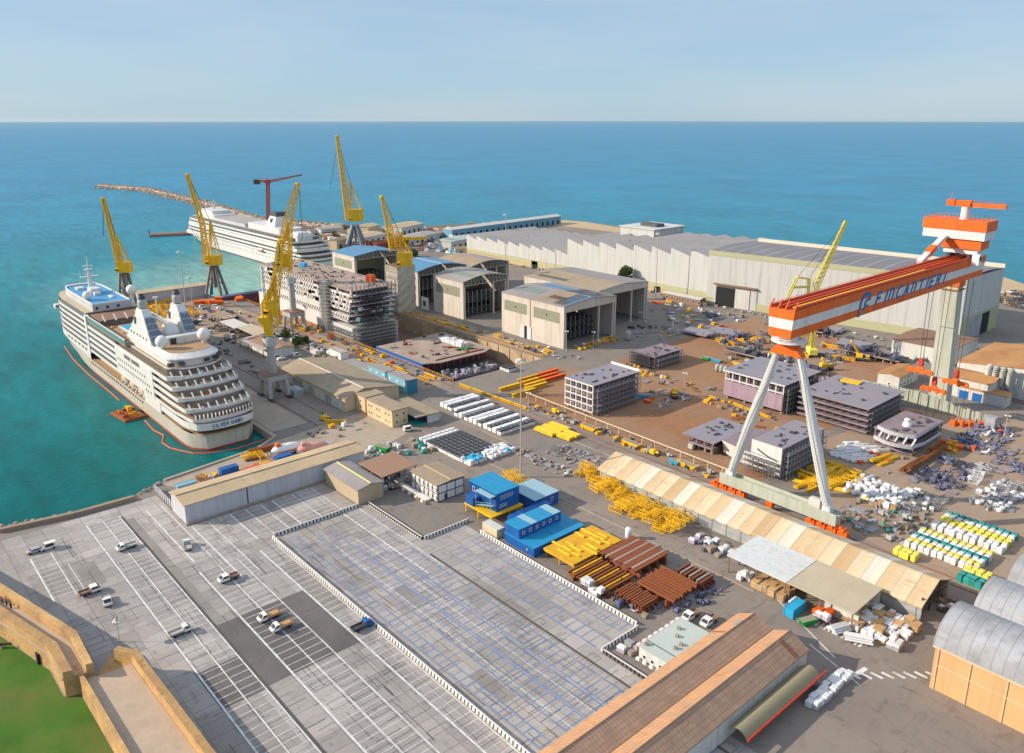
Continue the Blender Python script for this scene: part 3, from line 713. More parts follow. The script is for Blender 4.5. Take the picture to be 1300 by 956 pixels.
# open doorway in the long side with its canopy and door leaf
a, c = lerp(FL,FR,.035), lerp(FL,FR,.23); strip(a, c, 0, 14.2, .45, 'hall_white', 'door_frame')
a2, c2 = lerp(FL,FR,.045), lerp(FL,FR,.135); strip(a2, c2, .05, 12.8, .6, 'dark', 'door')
a2, c2 = lerp(FL,FR,.135), lerp(FL,FR,.2); strip(a2, c2, .05, 12.9, .95, 'wall_pale', 'sliding_door')
strip(a, c, 14.25, 15., 2.4, 'roof_brown', 'door_canopy')
t = thing('gas_tank', 'white upright cylinder tank at the corner of the tan roofed hall', 'tank', (-372,428,0))
t.location = (*P(801,380), 0)
x, y = P(801,380); b = MB(); b.lathe([(0,1),(2,1.2),(2.3,2),(2.3,11),(1.8,12),(0,12.3)], x, y, 14); b.build('vessel', 'white', t)
b = MB()
for k in range(4): b.box(x+1.4*math.cos(k*1.57+.8)-.15, y+1.4*math.sin(k*1.57+.8)-.15, 0, x+1.4*math.cos(k*1.57+.8)+.15, y+1.4*math.sin(k*1.57+.8)+.15, 1.3)
b.build('legs', 'steel', t)

# ---- low canteen shed under the white wall
def lean_shed(name, label, px, w, d, h, wall, roof, cat='shed', rot=0):
    x, y = P(*px); t = thing(name, label, cat, (x,y,0)); gable(t, x, x+w, y, y+d, h, .8, 'x', wall, roof); return t, x, y
t, x, y = lean_shed('low_shed', 'long low shed with a white flat roof under the white hall wall', (842,380), 30, 7, 4.5, 'roof_brown', 'hall_white')
wins(t, 'y-', x+3, x+34, 8, 2.4, 2.4, 1.6, y)

# ---- tan roofed workshop along the ship quay
t = thing('workshop', 'long tan roofed workshop with pale garage bays along the ship quay', 'workshop', (-300,172,0))
gable(t, -344, -285.5, 158, 185, 5.6, 2.9, 'x', 'wall_cream', 'roof_tan', split=.34); ridge_cap(t, 158+27*.34, 8.8, -344, -285, 'x', 'wall_pale')
for k in range(11): door(t, 'y-', -341.5+k*5.2, 3.6, 3.9, 158, 'barrel' if k in (2,3,5,8) else 'wall_pale', name='garage_door')
b = MB(); b.bbox(-320,152.5,0,7,5,3.2,0,.3); b.build('awning', 'barrel', t)
b = MB(); b.box(-351,165,0,-344.5,181,3.8); b.box(-351.4,164.6,3.82,-344.1,181.4,4.1); b.build('side_annex', 'concrete', t)
t = thing('office_block', 'two storey cream office block with small square windows', 'office', (-271,167,0))
b = MB(); b.box(-285,163,0,-277.6,172,7.2); b.box(-276.2,163,0,-257,170.5,6.7); b.box(-277.7,164.2,0,-276.1,172,6.9); b.build('wall', 'wall_yellow', t)
b = MB(); b.box(-285.3,162.7,7.22,-277.3,172.4,7.5); b.box(-276.5,162.7,6.92,-256.7,170.9,7.2); b.build('roof', 'roof_tan', t)
for z in (1.9, 4.9):
    wins(t, 'y-', -281.3, -281.3, 1, z, 1., 1.1, 163, ('wall_pale','dark_glass')); wins(t, 'x+', 165.2, 168.6, 2, z, 1., 1.2, -257, ('wall_pale','dark_glass'))
    for x in (-274.5,-272.6,-268.3,-266.4,-261.8,-259.3): wins(t, 'y-', x, x, 1, z, .9, 1.1, 163, ('wall_pale','dark_glass'))
t = thing('lean_to', 'open lean-to with a tan roof and blue walls beside the cream offices', 'shed', (-262,177,0))
b = MB(); b.ext([(170.6,3.9),(183,3.4),(183,3.7),(170.6,4.3)], -275, -251, 'x'); b.build('roof', 'roof_tan', t)
b = MB(); b.box(-275,171,0,-274.7,183,3.4); b.box(-275,182.6,0,-251,182.9,3.35); b.box(-252,176.4,0,-251.4,182.5,3.3); b.build('wall', 'wall_pale', t)
b = MB(); b.box(-274.6,171,0.05,-256,182.5,.1); b.box(-263.5,171.2,.1,-263.2,182,3.3); b.build('inner_wall', 'cyan', t)
b = MB(); b.box(-256.6,170.8,0,-251,175.8,.4); b.build('step', 'teal', t)

# ---- blue huts, white hut
t = thing('site_office', 'row of light blue site offices with a stepped flat roof', 'site office', (-313,193,0))
for (x0, x1, z) in ((-342,-325,3.4),(-325,-319,4.2),(-319,-304,6.4),(-302,-286,6.6)):
    b = MB(); b.box(x0,190,0,x1,195.5,z); b.build('wall', 'hut_blue', t)
    b = MB(); b.box(x0-.15,189.8,z+.02,x1+.15,195.7,z+.22); b.build('roof', 'roof_grey', t)
    for zz in ((1.8,) if z < 5 else (1.7, 4.7)): wins(t, 'y-', x0+2, x1-2, 3 if x1-x0 > 10 else 1, zz, 1.1, 1., 190, ('white','white'))
b = MB(); b.box(-286,190.05,0,-285.92,195.4,6.5); b.build('end_wall', 'hut_teal', t)
b = MB()
for k in range(8): b.box(-304.1,186.6+k*.4,.4+k*.4,-302.1,187+k*.4,.5+k*.4)
b.box(-304,186.6,3.4,-302.1,189.8,3.5)
for x in (-304,-302.2): b.bar((x,186.6,1.2),(x,189.8,4.4),.08); b.bar((x,189.7,0),(x,189.7,6),.1)
b.build('stair', 'white', t)
t = thing('white_hut', 'white cabin with a grey roof between the dock and the blue offices', 'cabin', (-359,196,0))
b = MB(); b.box(-366,195,0,-354,199.5,3.6); b.build('wall', 'white', t); b = MB(); b.box(-366.2,194.8,3.62,-353.8,199.7,3.85); b.build('roof', 'roof_saw', t); wins(t, 'y-', -357, -357, 1, 2, 1, 1, 195)

# ---- sheds at the car park edge
t = thing('long_shed', 'long narrow shed with a cream roof between quay and car park', 'shed', (-237,102,0))
gable(t, -243.5, -231.5, 71.3, 134.5, 6.4, .9, 'y', 'wall_lilac', 'roof_cream'); ridge_cap(t, -237.5, 7.6, 71, 135, 'y', 'roof_tan', .5)
b = MB(); b.box(-231.49,90.9,0,-231.35,91.2,6.2); b.build('downpipe', 'steel_dark', t)
b = MB(); b.box(-231.4,71,0,-230.8,134,.5); b.build('plinth', 'concrete', t)
t = thing('store', 'tan clad store with a two tone gabled roof at the car park corner', 'store', (-218,121,0))
gable(t, -229, -207.6, 117.6, 127, 5.2, 1., 'x', 'clad', 'roof_grey'); ridge_cap(t, 122.3, 6.45, -229, -207.4, 'x', 'pale_yellow', .4)
t = thing('canopy_shed', 'open sided shed with a flat brown roof behind the tan store', 'shed', (-216,134,0))
b = MB(); b.ext([(127.4,6.2),(141.6,6.6),(141.6,6.9),(127.4,6.5)], -223.5, -208.5, 'x'); b.build('roof', 'roof_brown2', t)
for x in (-223,-216,-209.2):
    for y in (128,141): b = MB(); b.box(x-.15,y-.15,0,x+.15,y+.15,6.1); b.build('post', 'steel', t)
b = MB(); b.box(-223.4,128,0,-223.1,141,6.1); b.build('back_wall', 'wall_pale', t)
t = thing('cabin_office', 'two storey white cabin office with dark joints and a tan roof', 'site office', (-200,143,0))
b = MB(); b.box(-206.8,137.8,.1,-192.2,148.6,5.8); b.build('wall', 'white', t)
b = MB()
for k in range(7): b.box(-206.9+k*2.45,137.66,.1,-206.72+k*2.45,137.79,5.8)
for k in range(4): b.box(-192.19,138+k*3.5,.1,-192.06,138.2+k*3.5,5.8)
for z in (.05,2.85,5.6): b.box(-206.9,137.62,z,-192.02,137.78,z+.22); b.box(-192.18,137.7,z,-192.02,148.7,z+.22)
b.build('frame', 'steel_dark', t)
gz = MB(); gz.ext([(137.3,6.),(143.2,6.35),(149.1,6.),(149.1,6.2),(143.2,6.55),(137.3,6.2)], -207.2, -191.8, 'x'); gz.build('roof', 'roof_tan', t); ridge_cap(t, 143.2, 6.56, -207, -192, 'x', 'tent_tan', .35)
wins(t, 'y-', -205.5, -193.4, 6, 4.3, 1.5, 1.4, 137.64, ('wall_pale','leg_white')); wins(t, 'y-', -205.5, -193.4, 6, 1.5, 1.5, 1.6, 137.64, ('wall_pale','leg_white')); wins(t, 'x+', 141, 141, 1, 1.4, .8, 1.8, -192.04, ('steel_dark','dark_glass'))
b = MB(); b.box(-211,134.8,0,-195,137.2,.7); b.build('ramp', 'barrier', t)
for k in range(9):
    b = MB(); b.bbox(-208.5+k*1.8,134.2,0,1.3,.5,.8,0,.1); o = b.build('kerb_block', 'barrier' if k%2 else 'roof_brown', t)

# ---- blue container offices
def cabins(label, x0, x1, y0, y1, z0, z1, roof, faces, alt=None, rail=False):
    t = thing('container_office', label, 'site office', ((x0+x1)/2,(y0+y1)/2,0), 'blue container offices by the car park fence')
    b = MB(); b.box(x0,y0,z0,x1,y1,z1); b.build('wall', 'office_blue', t)
    b = MB(); b.box(x0-.12,y0-.12,z1+.02,x1+.12,y1+.12,z1+.2); b.build('roof', roof, t)
    if alt:
        for a, c in alt: b = MB(); b.box(x0-.1,y0+(y1-y0)*a,z1+.22,x1+.1,y0+(y1-y0)*c,z1+.26); b.build('roof_panel', 'roof_pale_azure', t)
    for f in faces: wins(t, *f)
    return t
def bx(*pts, z): return rect(*pts, z=z)
x0, y0, x1, y1 = -183.5, 144., -170., 153.4
t = cabins('two storey bright blue container office on a yellow steel deck', x0, x1, y0, y1, 3., 9., 'roof_azure',
   [('x+',y0+2.2,y1-3.2,4,7.4,.9,1.1,x1),('x+',y0+1.6,y1-5.6,3,4.6,.8,1.,x1),('y-',x0+2.4,x0+2.4,1,7.,1.,1.7,y0)])
b = MB(); b.box(x0+1.5,y0-3.2,2.5,x1+1.4,y1+.5,2.95)
for x in (x0+2,x0+8,x1+1.):
    for y in (y0-2.8,y0+4.6,y1): b.box(x-.15,y-.15,0,x+.15,y+.15,2.48)
b.build('deck', 'yellow', t)
b = MB(); b.box(x0+6,y0-2.4,8.4,x1-.2,y0-.2,8.55)
for k in range(11): b.box(x0+4+k*.9,y0-2.2,3+k*.27,x0+4.8+k*.9,y0-1,3.1+k*.27)
b.bar((x0+4,y0-2.3,4),(x0+13.8,y0-2.3,7),.08)
for x in (x0+6.2,x1-.3): b.box(x-.06,y0-2.3,3,x+.06,y0-2.18,8.4)
b.build('stair', 'roof_pale_azure', t)
b = MB(); b.box(x0+2,y0-3,2.97,x0+5.6,y0-.3,5.6); b.box(x0+1.8,y0-3.2,5.62,x0+5.8,y0-.2,5.75); b.build('annex', 'container_blue', t)
x0, y0, x1, y1 = -173.5, 155.2, -160.5, 168.
cabins('blue cabin with a pale patched roof behind the two storey blue office', -178, -166, 156.5, 167, .3, 4.2, 'roof_pale_azure', [('x+',160,164,2,2.6,1.2,1.1,-166)])
cabins('dark blue narrow cabin in the shadow between two blue offices', -165.4, -162.4, 144.5, 160.5, .2, 3.4, 'office_blue', [])
t = cabins('long blue container office with portholes and a striped roof', -159.4, -153.2, 138.3, 155.2, 2.9, 6., 'roof_azure', [('x+',140,153.5,6,4.6,1.,1.,-153.2)], alt=((.28,.42),(.82,.98)))
cabins('low blue container block with a plain azure roof beside the yellow racks', -159.2, -146.6, 138., 158.5, .1, 2.85, 'roof_azure', [('y-',-149.5,-149.5,1,1.5,.5,.6,138.)])
t = thing('shipping_container', 'beige storage container beside the car park barrier', 'container', (-165,138.4,0))
b = MB(); b.box(-168.3,137.,.1,-161.6,139.8,2.8); b.build('body', 'wall_cream', t); b = MB(); b.box(-168.4,136.9,2.82,-161.5,139.9,2.95); b.build('roof', 'wall_pale', t)
b = MB(); b.box(-161.58,137.1,.15,-161.5,138.4,2.7); b.build('door', 'wall_cream', t)

# ---- striped tent hall and its flat canopies
t = thing('tent_hall', 'long tent hall with a striped white and sand coloured membrane roof', 'tent hall', (-114,198,0))
b = MB()
for y in (189.4, 206.2): b.box(-168.4,y,0,-61.5,y+.3,4.3)
for k in range(22): b.box(-168+k*5,189.25,0,-167.7+k*5,189.39,4.3)
b.build('side_wall', 'tent_wall', t)
b = MB(); b.box(-168.4,189.72,0,-168.1,206.18,4.3); b.build('end_wall', 'tent_white', t)
b = MB()
for y in (190.5,196,201.5): b.box(-62.2,y-.2,0,-61.8,y+.2,6)
for z in (2.4,4.2): b.box(-62.1,190,z,-61.9,206,z+.25)
b.build('end_frame', 'steel_dark', t)
RN.seed(5)
cols = ['tent_sand','tent_pale','tent_sand','tent_pale','tent_white','tent_sand','tent_pale','tent_tan','tent_white','tent_sand','tent_pale','tent_sand','tent_white','tent_pale','tent_sand','tent_tan','tent_pale','tent_white','tent_sand','tent_sand','tent_pale','tent_tan','tent_pale','tent_white','tent_sand','tent_pale','tent_sand']
PR = [(188.5,4.5),(189.3,5.0),(193.4,6.6),(197.4,8.2),(197.9,8.3),(198.4,8.2),(202.2,6.6),(206.4,5.0),(207.2,4.5)]
NP = len(cols); pw = 107.8/NP
for k in range(NP):
    xa, xb = -168.9+k*pw, -168.9+(k+1)*pw-.1; b = MB(); xm = (xa+xb)/2
    rings = [[(xa,y,z) for y,z in PR],[(xm,y,z-.12) for y,z in PR],[(xb,y,z) for y,z in PR]]
    b.loft(rings, smooth=False); b.loft([[(x,y,z-.3) for x,y,z in r] for r in rings][::-1], smooth=False)
    b.build('roof_panel', cols[k], t)
for k in range(NP+1):
    b = MB()
    for (ya,za),(yc,zc) in zip(PR,PR[1:]): b.bar((-168.95+k*pw,ya,za-.06),(-168.95+k*pw,yc,zc-.06),.14)
    b.build('roof_arch', 'steel', t)
for lab, x0, x1, mat in (('flat white canopy roof on posts in front of the tent hall',-106.4,-88.5,'leg_white'),('flat cream canopy roof on posts in front of the tent hall',-88.3,-70.6,'roof_sand')):
    t = thing('canopy', lab, 'canopy', ((x0+x1)/2,180,0)); z = 5.2
    b = MB(); b.ext([(172.6,z-.2),(187.8,z+.2),(187.8,z+.5),(172.6,z+.1)], x0, x1, 'x'); b.build('roof', mat, t)
    for x in (x0+.5,(x0+x1)/2,x1-.5):
        for y in (173,187): b = MB(); b.box(x-.15,y-.15,0,x+.15,y+.15,z-.3); b.build('post', 'roof_brown', t)
    b = MB(); b.box(x0+.2,186.8,0,x1-.2,187.1,z-.2); b.build('back_wall', 'wall_pale', t)
    if mat == 'roof_sand': b = MB(); b.box(x0+9,175.3,0,x1,175.6,3.1); b.build('screen_wall', 'wall_pale', t)

# ---- tiled and barrel roofed buildings at the near edge
t = thing('tiled_hall', 'old hall with four ridged orange and brown tiled roofs', 'hall', (-80,110,0))
xs = [-89.3,-85.,-80.2,-75.8,-70.8]
pr = [(-89.3,0),(-70.8,0),(-70.8,5.2)]; tops = [(-89.3,5.),(-85.,7.2),(-80.1,5.3),(-75.7,7.5),(-70.8,5.)]
b = MB(); b.ext([(-89.,0),(-71.,0)]+[(min(max(x,-89),-71),z-.05) for x,z in tops[::-1]], 40, 151.2, 'y'); b.build('wall', 'wall_pale', t)
for k, ((xa,za),(xb,zb)) in enumerate(zip(tops, tops[1:])):
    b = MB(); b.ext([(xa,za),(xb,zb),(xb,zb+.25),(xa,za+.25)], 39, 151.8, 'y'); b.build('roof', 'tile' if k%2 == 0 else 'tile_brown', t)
for x, z in ((-85.,7.42),(-80.1,5.55),(-75.7,7.72)):
    b = MB(); b.box(x-.12,39,z,x+.12,151.9,z+.14); b.build('ridge_cap', 'roof_brown', t)
for y in (146.5,147.3,143.8): b = MB(); b.bar((-88.9,y-3,5.5),(-85.6,y-3,7.16),.3,.2) if y < 145 else b.bar((-75.2,y,7.55),(-71.2,y,5.45),.3,.2); b.build('new_tile_row', 'rust_red', t)
b = MB(); b.bar((-86.4,146,6.75),(-85.2,146,7.35),2.6,.16); b.build('roof_patch', 'steel', t)
t = thing('flat_building', 'small white building with a pale flat roof beside the tiled hall', 'building', (-94,133,0))
b = MB(); b.box(-98.2,125.8,0,-90.4,141.6,3.7); b.build('wall', 'wall_pale', t)
b = MB(); b.box(-98.4,125.6,3.72,-90.2,141.8,3.95); b.build('roof', 'roof_mint', t)
b = MB(); b.box(-98.3,128.6,3.96,-90.3,128.75,4.06); b.build('roof_seam', 'steel_dark', t)
for x, y in ((-96,137.5),(-94.5,134.8),(-97.3,127.2),(-92,131),(-92,133)):
    b = MB(); b.bbox(x,y,3.96,.8,.7,.7,.3,.1); b.build('roof_unit', 'wood_grey', t)
wins(t, 'y-', -96.6, -92, 3, 1.8, 1., 1.1, 125.8)
for k in range(4):
    b = MB(); b.bbox(-97.9+k*1.9,125.2,.6,.9,.6,.7,0,.1); b.build('air_conditioner', 'white', t)
t = thing('garden_wall', 'red and white banded low wall along the white flat building', 'wall', (-100.5,134,0))
b = MB(); b.box(-100.4,127,0,-99.9,144,2.2); b.build('wall', 'pink', t); b = MB()
for k in range(8): b.box(-100.45,127.5+k*2.1,2.22,-99.85,128.5+k*2.1,2.4)
b.build('coping', 'white', t)
t = thing('lean_to', 'olive curved roof with a red edge behind the tiled hall', 'shed', (-68,150,0))
b = MB(); b.loft([[(-70.6+k*.55, 120, 3.+1.2*math.sin(k/8*math.pi)) for k in range(9)], [(-70.6+k*.55, 148.5, 3.+1.2*math.sin(k/8*math.pi)) for k in range(9)]]); b.build('roof', 'roof_olive', t)
b = MB(); b.box(-66.2,120,2.7,-65.9,151,3.2); b.build('edge', 'red', t); b = MB(); b.box(-70.6,148.1,0,-66.2,148.4,3.); b.build('end_wall', 'wall_pale', t)
for i, (y0, y1, lab) in enumerate(((166.6,183.4,'nearest grey barrel roofed hall with an orange side wall'),(184.2,200.4,'second grey barrel roofed hall in the row at the corner'),(201.2,217.5,'grey barrel roofed hall furthest back in the corner row'))):
    t = thing('barrel_hall', lab, 'hall', (-20,(y0+y1)/2,0), 'barrel roofed halls')
    x0 = -50.2+i*1.4; n = 14; ym = (y0+y1)/2; hw = (y1-y0)/2
    b = MB(); b.ext([(y0,0),(y1,0)]+[(ym+hw*math.cos(math.pi*k/n), 10.8+5.4*math.sin(math.pi*k/n)) for k in range(n+1)], x0, 40, 'x'); b.build('wall', 'wall_orange', t)
    b = MB()
    q = [(ym+(hw+.35)*math.cos(math.pi*k/n), 10.7+5.8*math.sin(math.pi*k/n)) for k in range(n+1)]
    b.loft([[(x0-.5,y,z) for y,z in q],[(40,y,z) for y,z in q]])
    b.loft([[(x0-.5,y,z) for y,z in q],[(x0-.5,ym+(y-ym)*.93,10.7+(z-10.7)*.9) for y,z in q]])
    b.build('roof', 'barrel', t)
    if i == 0:
        b = MB()
        for x in (-49.4,-43,-36,-29): b.box(x-.12,y0-.2,0,x+.12,y0-.01,10.6)
        b.box(-50,y0-.14,6.,-20,y0-.02,6.25); b.box(-50.6,y0-.5,10.3,40,y0-.36,10.7); b.build('pipe_and_pilaster', 'wall_cream', t)
        wins(t, 'x-', ym-4, ym+4, 3, 6, 1.6, 2.2, x0)

# ---- workshops at the right edge
t = thing('painting_shop', 'large workshop with a rusty cream roof and white walls at the right edge', 'workshop', (-105,410,0))
gable(t, -128, -60, 390, 438, 11.5, 3., 'y', 'wall_pale', 'roof_rusty', split=.42)
for k in range(8): b = MB(); b.box(-128.4,392+k*6,14.6-3.2,-127,392.3+k*6,14.62-3.) ; b.build('roof_rib', 'roof_brown', t)
t = thing('painting_shop_wing', 'lower white workshop wing with a tan roof below the large rusty roof', 'workshop', (-118,383,0))
gable(t, -129, -108, 374, 389.6, 8.6, 1.4, 'x', 'wall_pale', 'roof_rusty')
t = thing('steel_store', 'low store with a dark rusty roof behind the gantry leg', 'store', (-152,435,0))
gable(t, -170, -140, 418, 452, 8.4, .8, 'x', 'wall_pale', 'roof_brown')
t = thing('small_house', 'small two storey house with a tan roof beside the gantry leg', 'house', (-146,372,0))
gable(t, -152.5, -142.6, 364, 385, 5.6, .8, 'y', 'wall_pale', 'roof_rusty'); wins(t, 'x+', 366.5, 378, 4, 4.2, 1.3, 1.1, -142.6); wins(t, 'x+', 366.5, 378, 4, 1.6, 1.3, 1.1, -142.6); wins(t, 'y-', -147, -147, 1, 1.6, 1., 1.2, 364)
t = thing('store_shed', 'flat tan roofed shed with blue shutters beside the duct pipes', 'shed', (-108,372,0))
b = MB(); b.box(-121,373,0,-101,379.5,5.2); b.build('wall', 'wall_pale', t); b = MB(); b.box(-121.5,372.4,5.22,-100.5,380,5.5); b.build('roof', 'roof_rusty', t)
for x in (-118,-112.5): door(t, 'y-', x, 3.4, 3.6, 373, 'container_blue', name='shutter')
door(t, 'y-', -105, 5, 3.8, 373, 'wall_lilac', name='shutter')
t = thing('duct_set', 'group of curved grey extraction ducts beside the white workshop', 'ducts', (-106,386,0))
for k in range(4):
    x = -113.+k*2.9; pts = [(x,387,0),(x,387,12)]+[(x,387-1.7+1.7*math.cos(a),12+1.7*math.sin(a)) for a in (.4,.8,1.2,1.57,2.,2.4,2.8,3.14)]+[(x,383.6,6.)]
    b = MB()
    for a, c in zip(pts, pts[1:]): b.tube(a, c, 1.05, None, 10)
    b.build('duct', 'crane_grey' if k else 'wall_pale', t)
t = thing('shield_wall', 'long pale concrete screen wall with buttresses at the foot of the gantry leg', 'wall', (-122,350,0))
b = MB(); n = 13; a, c = P(1090,502), P(1258,538)
for k in range(n):
    p, q = lerp(a,c,k/n), lerp(a,c,(k+1)/n); h0 = 7.4-4.4*max(0,k/n-.45)/.55; h1 = 7.4-4.4*max(0,(k+1)/n-.45)/.55
    b.add([(*p,0),(*q,0),(*q,h1),(*p,h0),(p[0],p[1]+.6,0),(q[0],q[1]+.6,0),(q[0],q[1]+.6,h1),(p[0],p[1]+.6,h0)], [(0,1,2,3),(5,4,7,6),(3,2,6,7),(1,5,6,2),(4,0,3,7)])
    b.bar((p[0],p[1]-.2,0),(p[0],p[1]-.2,h0),.3)
b.build('wall', 'wall_mint', t)

# ---- far background sheds
far = [('long blue walled warehouse with a white roof far behind the halls',(574,303),(712,284),14,9,'cyan2','roof_white'),('white warehouse beside the blue walled warehouse',(510,300),(538,294),26,9,'hall_white','roof_cream'),
       ('cream warehouse block behind the small yellow jib',(468,301),(482,297),18,10,'wall_cream','roof_cream'),('low cream shed left of the cream warehouse block',(452,300),(468,297),12,7,'wall_cream','roof_cream'),
       ('pale arched shed behind the all blue roof',(462,311),(490,305),26,7,'wall_pale','roof_cream'),('white shed with a grey roof behind the yellow tower crane',(520,312),(556,303),22,6,'hall_white','roof_saw'),
       ('red roofed low shed behind the all blue roof',(478,318),(520,312),20,6,'rust_red','rust_red'),('grey gabled shed behind the white cruise ship stern',(408,300),(436,297),14,7,'wall_pale','roof_saw'),
       ('cream two storey block beside the tall yellow crane',(428,318),(442,315),10,9,'wall_cream','roof_tan'),('mint and white annex at the end of the sawtooth hall',(573,318),(600,312),20,8,'hall_white','roof_mint'),
       ('low white shed among the far stacks',(556,303),(574,298),12,5,'hall_white','roof_saw'),('small cream kiosk by the far beach',(425,292),(436,291),8,5,'wall_cream','roof_cream'),('tan plinth annex of the sawtooth hall',(578,323),(603,322),6,5,'wall_cream','roof_tan'),
       ('small pale hut behind the moored ship funnel',(395,300),(405,299),9,5,'wall_pale','roof_grey')]
for lab, a, c, d, hgt, wm, rmat in far:
    x0, y0 = P(*a); x1, y1 = P(*c)
    t = thing('warehouse', lab, 'warehouse', (x0,y0,0), 'sheds far behind the dock')
    dx, dy = x1-x0, y1-y0; L_ = math.hypot(dx, dy); ex = (dx/L_, dy/L_); ny = (-ex[1], ex[0])
    if ny[0]*SA+ny[1]*CA < 0: ny = (-ny[0], -ny[1])
    def W_(u, v): return (x0+ex[0]*u+ny[0]*v, y0+ex[1]*u+ny[1]*v)
    b = MB(); b.prism([W_(0,0),W_(L_,0),W_(L_,d),W_(0,d)], 0, hgt); b.build('wall', wm, t)
    b = MB(); m = hgt+2
    A = [W_(-.5,-.5),W_(L_+.5,-.5),W_(L_+.5,d+.5),W_(-.5,d+.5),W_(-.5,d/2),W_(L_+.5,d/2)]
    b.add([(*A[0],hgt+.1),(*A[1],hgt+.1),(*A[5],m),(*A[4],m),(*A[2],hgt+.1),(*A[3],hgt+.1)], [(0,1,2,3),(3,2,4,5),(0,3,5),(1,4,2)]); b.build('roof', rmat, t)
    b = MB()
    for k in range(max(1, int(L_/9))):
        u = 4+k*9
        if u+3 < L_: b.prism([W_(u,-.15),W_(u+3,-.15),W_(u+3,0),W_(u,0)], .2, hgt*.55)
    if b.v: b.build('doors', 'dark', t)
x, y = P(215,381)
t = thing('pier_shed', 'long shed with a pale roof at the end of the ship pier', 'shed', (-558,178,0))
gable(t, -566, -556, 158, 204, 7.5, 1.2, 'y', 'wall_lilac', 'wall_cream')
for i, (px, w, d) in enumerate((((298,420),22,9),((322,428),26,10),((330,445),30,10),((285,409),20,8))):
    x, y = P(*px)
    t = thing('open_shed', ('brown roofed open shed nearest the pier crane','white roofed open shed second from the pier crane','cream roofed open shed between two grey ones','grey roofed open shed nearest the tan workshop')[(3,0,1,2).index(i) if i in (0,1,2,3) else 0], 'shed', (x,y,0), 'open sheds on the ship quay')
    b = MB(); b.ext([(y-d/2,4.2),(y+d/2,4.6),(y+d/2,4.85),(y-d/2,4.45)], x-w/2, x+w/2, 'x'); b.build('roof', ('roof_tan','wall_pale','roof_sand','roof_saw')[(i+1)%4], t)
    for xx in (-w/2+.4,0,w/2-.4):
        for yy in (-d/2+.4,d/2-.4): b = MB(); b.box(x+xx-.15,y+yy-.15,0,x+xx+.15,y+yy+.15,4.2); b.build('post', 'steel_dark', t)
    b = MB(); b.box(x-w/2+1,y+d/2-.9,0,x+w/2-1,y+d/2-.6,4); b.build('back_wall', 'roof_grey', t)
x, y = P(345,452)
t = thing('red_workshop', 'brown roofed workshop with white walls behind the slewing crane', 'workshop', (x,y,0)); gable(t, x-24, x+6, y-2, y+10, 4.6, 1.2, 'x', 'wall_pale', 'roof_brown2')
# ================================================================== ships
GLY = {'F':[[(0,0),(0,1),(.8,1)],[(0,.52),(.65,.52)]],'I':[[(.3,0),(.3,1)]],'N':[[(0,0),(0,1),(.45,1),(.8,.7),(.8,0)]],'C':[[(.8,1),(.3,1),(0,.7),(0,.25),(.25,0),(.8,0)]],
 'A':[[(0,0),(.45,1),(.85,0)],[(.2,.35),(.7,.35)]],'T':[[(0,1),(.9,1)],[(.45,1),(.45,0)]],'E':[[(.8,1),(0,1),(0,0),(.8,0)],[(0,.52),(.65,.52)]],'R':[[(0,0),(0,1),(.55,1),(.8,.8),(.55,.52),(0,.52)],[(.4,.52),(.85,0)]],
 'S':[[(.8,1),(.2,1),(0,.76),(.2,.52),(.6,.5),(.8,.26),(.6,0),(0,0)]],'L':[[(0,1),(0,0),(.75,0)]],'V':[[(0,1),(.42,0),(.84,1)]],'D':[[(0,0),(0,1),(.5,1),(.8,.7),(.8,.3),(.5,0),(0,0)]],'W':[[(0,1),(.22,0),(.45,.8),(.68,0),(.9,1)]],'M':[[(0,0),(0,1),(.42,.3),(.84,1),(.84,0)]],'H':[[(0,0),(0,1)],[(.8,0),(.8,1)],[(0,.5),(.8,.5)]],'U':[[(0,1),(0,.2),(.2,0),(.6,0),(.8,.2),(.8,1)]],'O':[[(0,0),(0,1),(.8,1),(.8,0),(0,0)]],'P':[[(0,0),(0,1),(.7,1),(.8,.75),(.7,.5),(0,.5)]]}
def lettering(b, text, o, u, hgt, w, th, n, adv=1.25, shear=0., uz=(0,0,1)):
    """flat letters of bars on a wall: o start, u reading direction, n outward normal"""
    o, u, n, uz = Vector(o), Vector(u).normalized(), Vector(n).normalized(), Vector(uz)
    x = 0.
    for ch in text:
        for pl in GLY.get(ch, ()):
            for (a, c), (e, f) in zip(pl, pl[1:]):
                p = o+u*((x+a)*w+shear*c*hgt)+uz*(c*hgt); q = o+u*((x+e)*w+shear*f*hgt)+uz*(f*hgt)
                d = (q-p).normalized(); s = d.cross(n).normalized()*th/2; p -= d*th*.3; q += d*th*.3; m = n*.12
                b.add([p-s,p+s,q+s,q-s,p-s+m,p+s+m,q+s+m,q-s+m], [(4,5,6,7),(0,1,5,4),(1,2,6,5),(2,3,7,6),(3,0,4,7),(3,2,1,0)])
        x += adv*(.62 if ch == 'I' else 1.) if ch != ' ' else .8
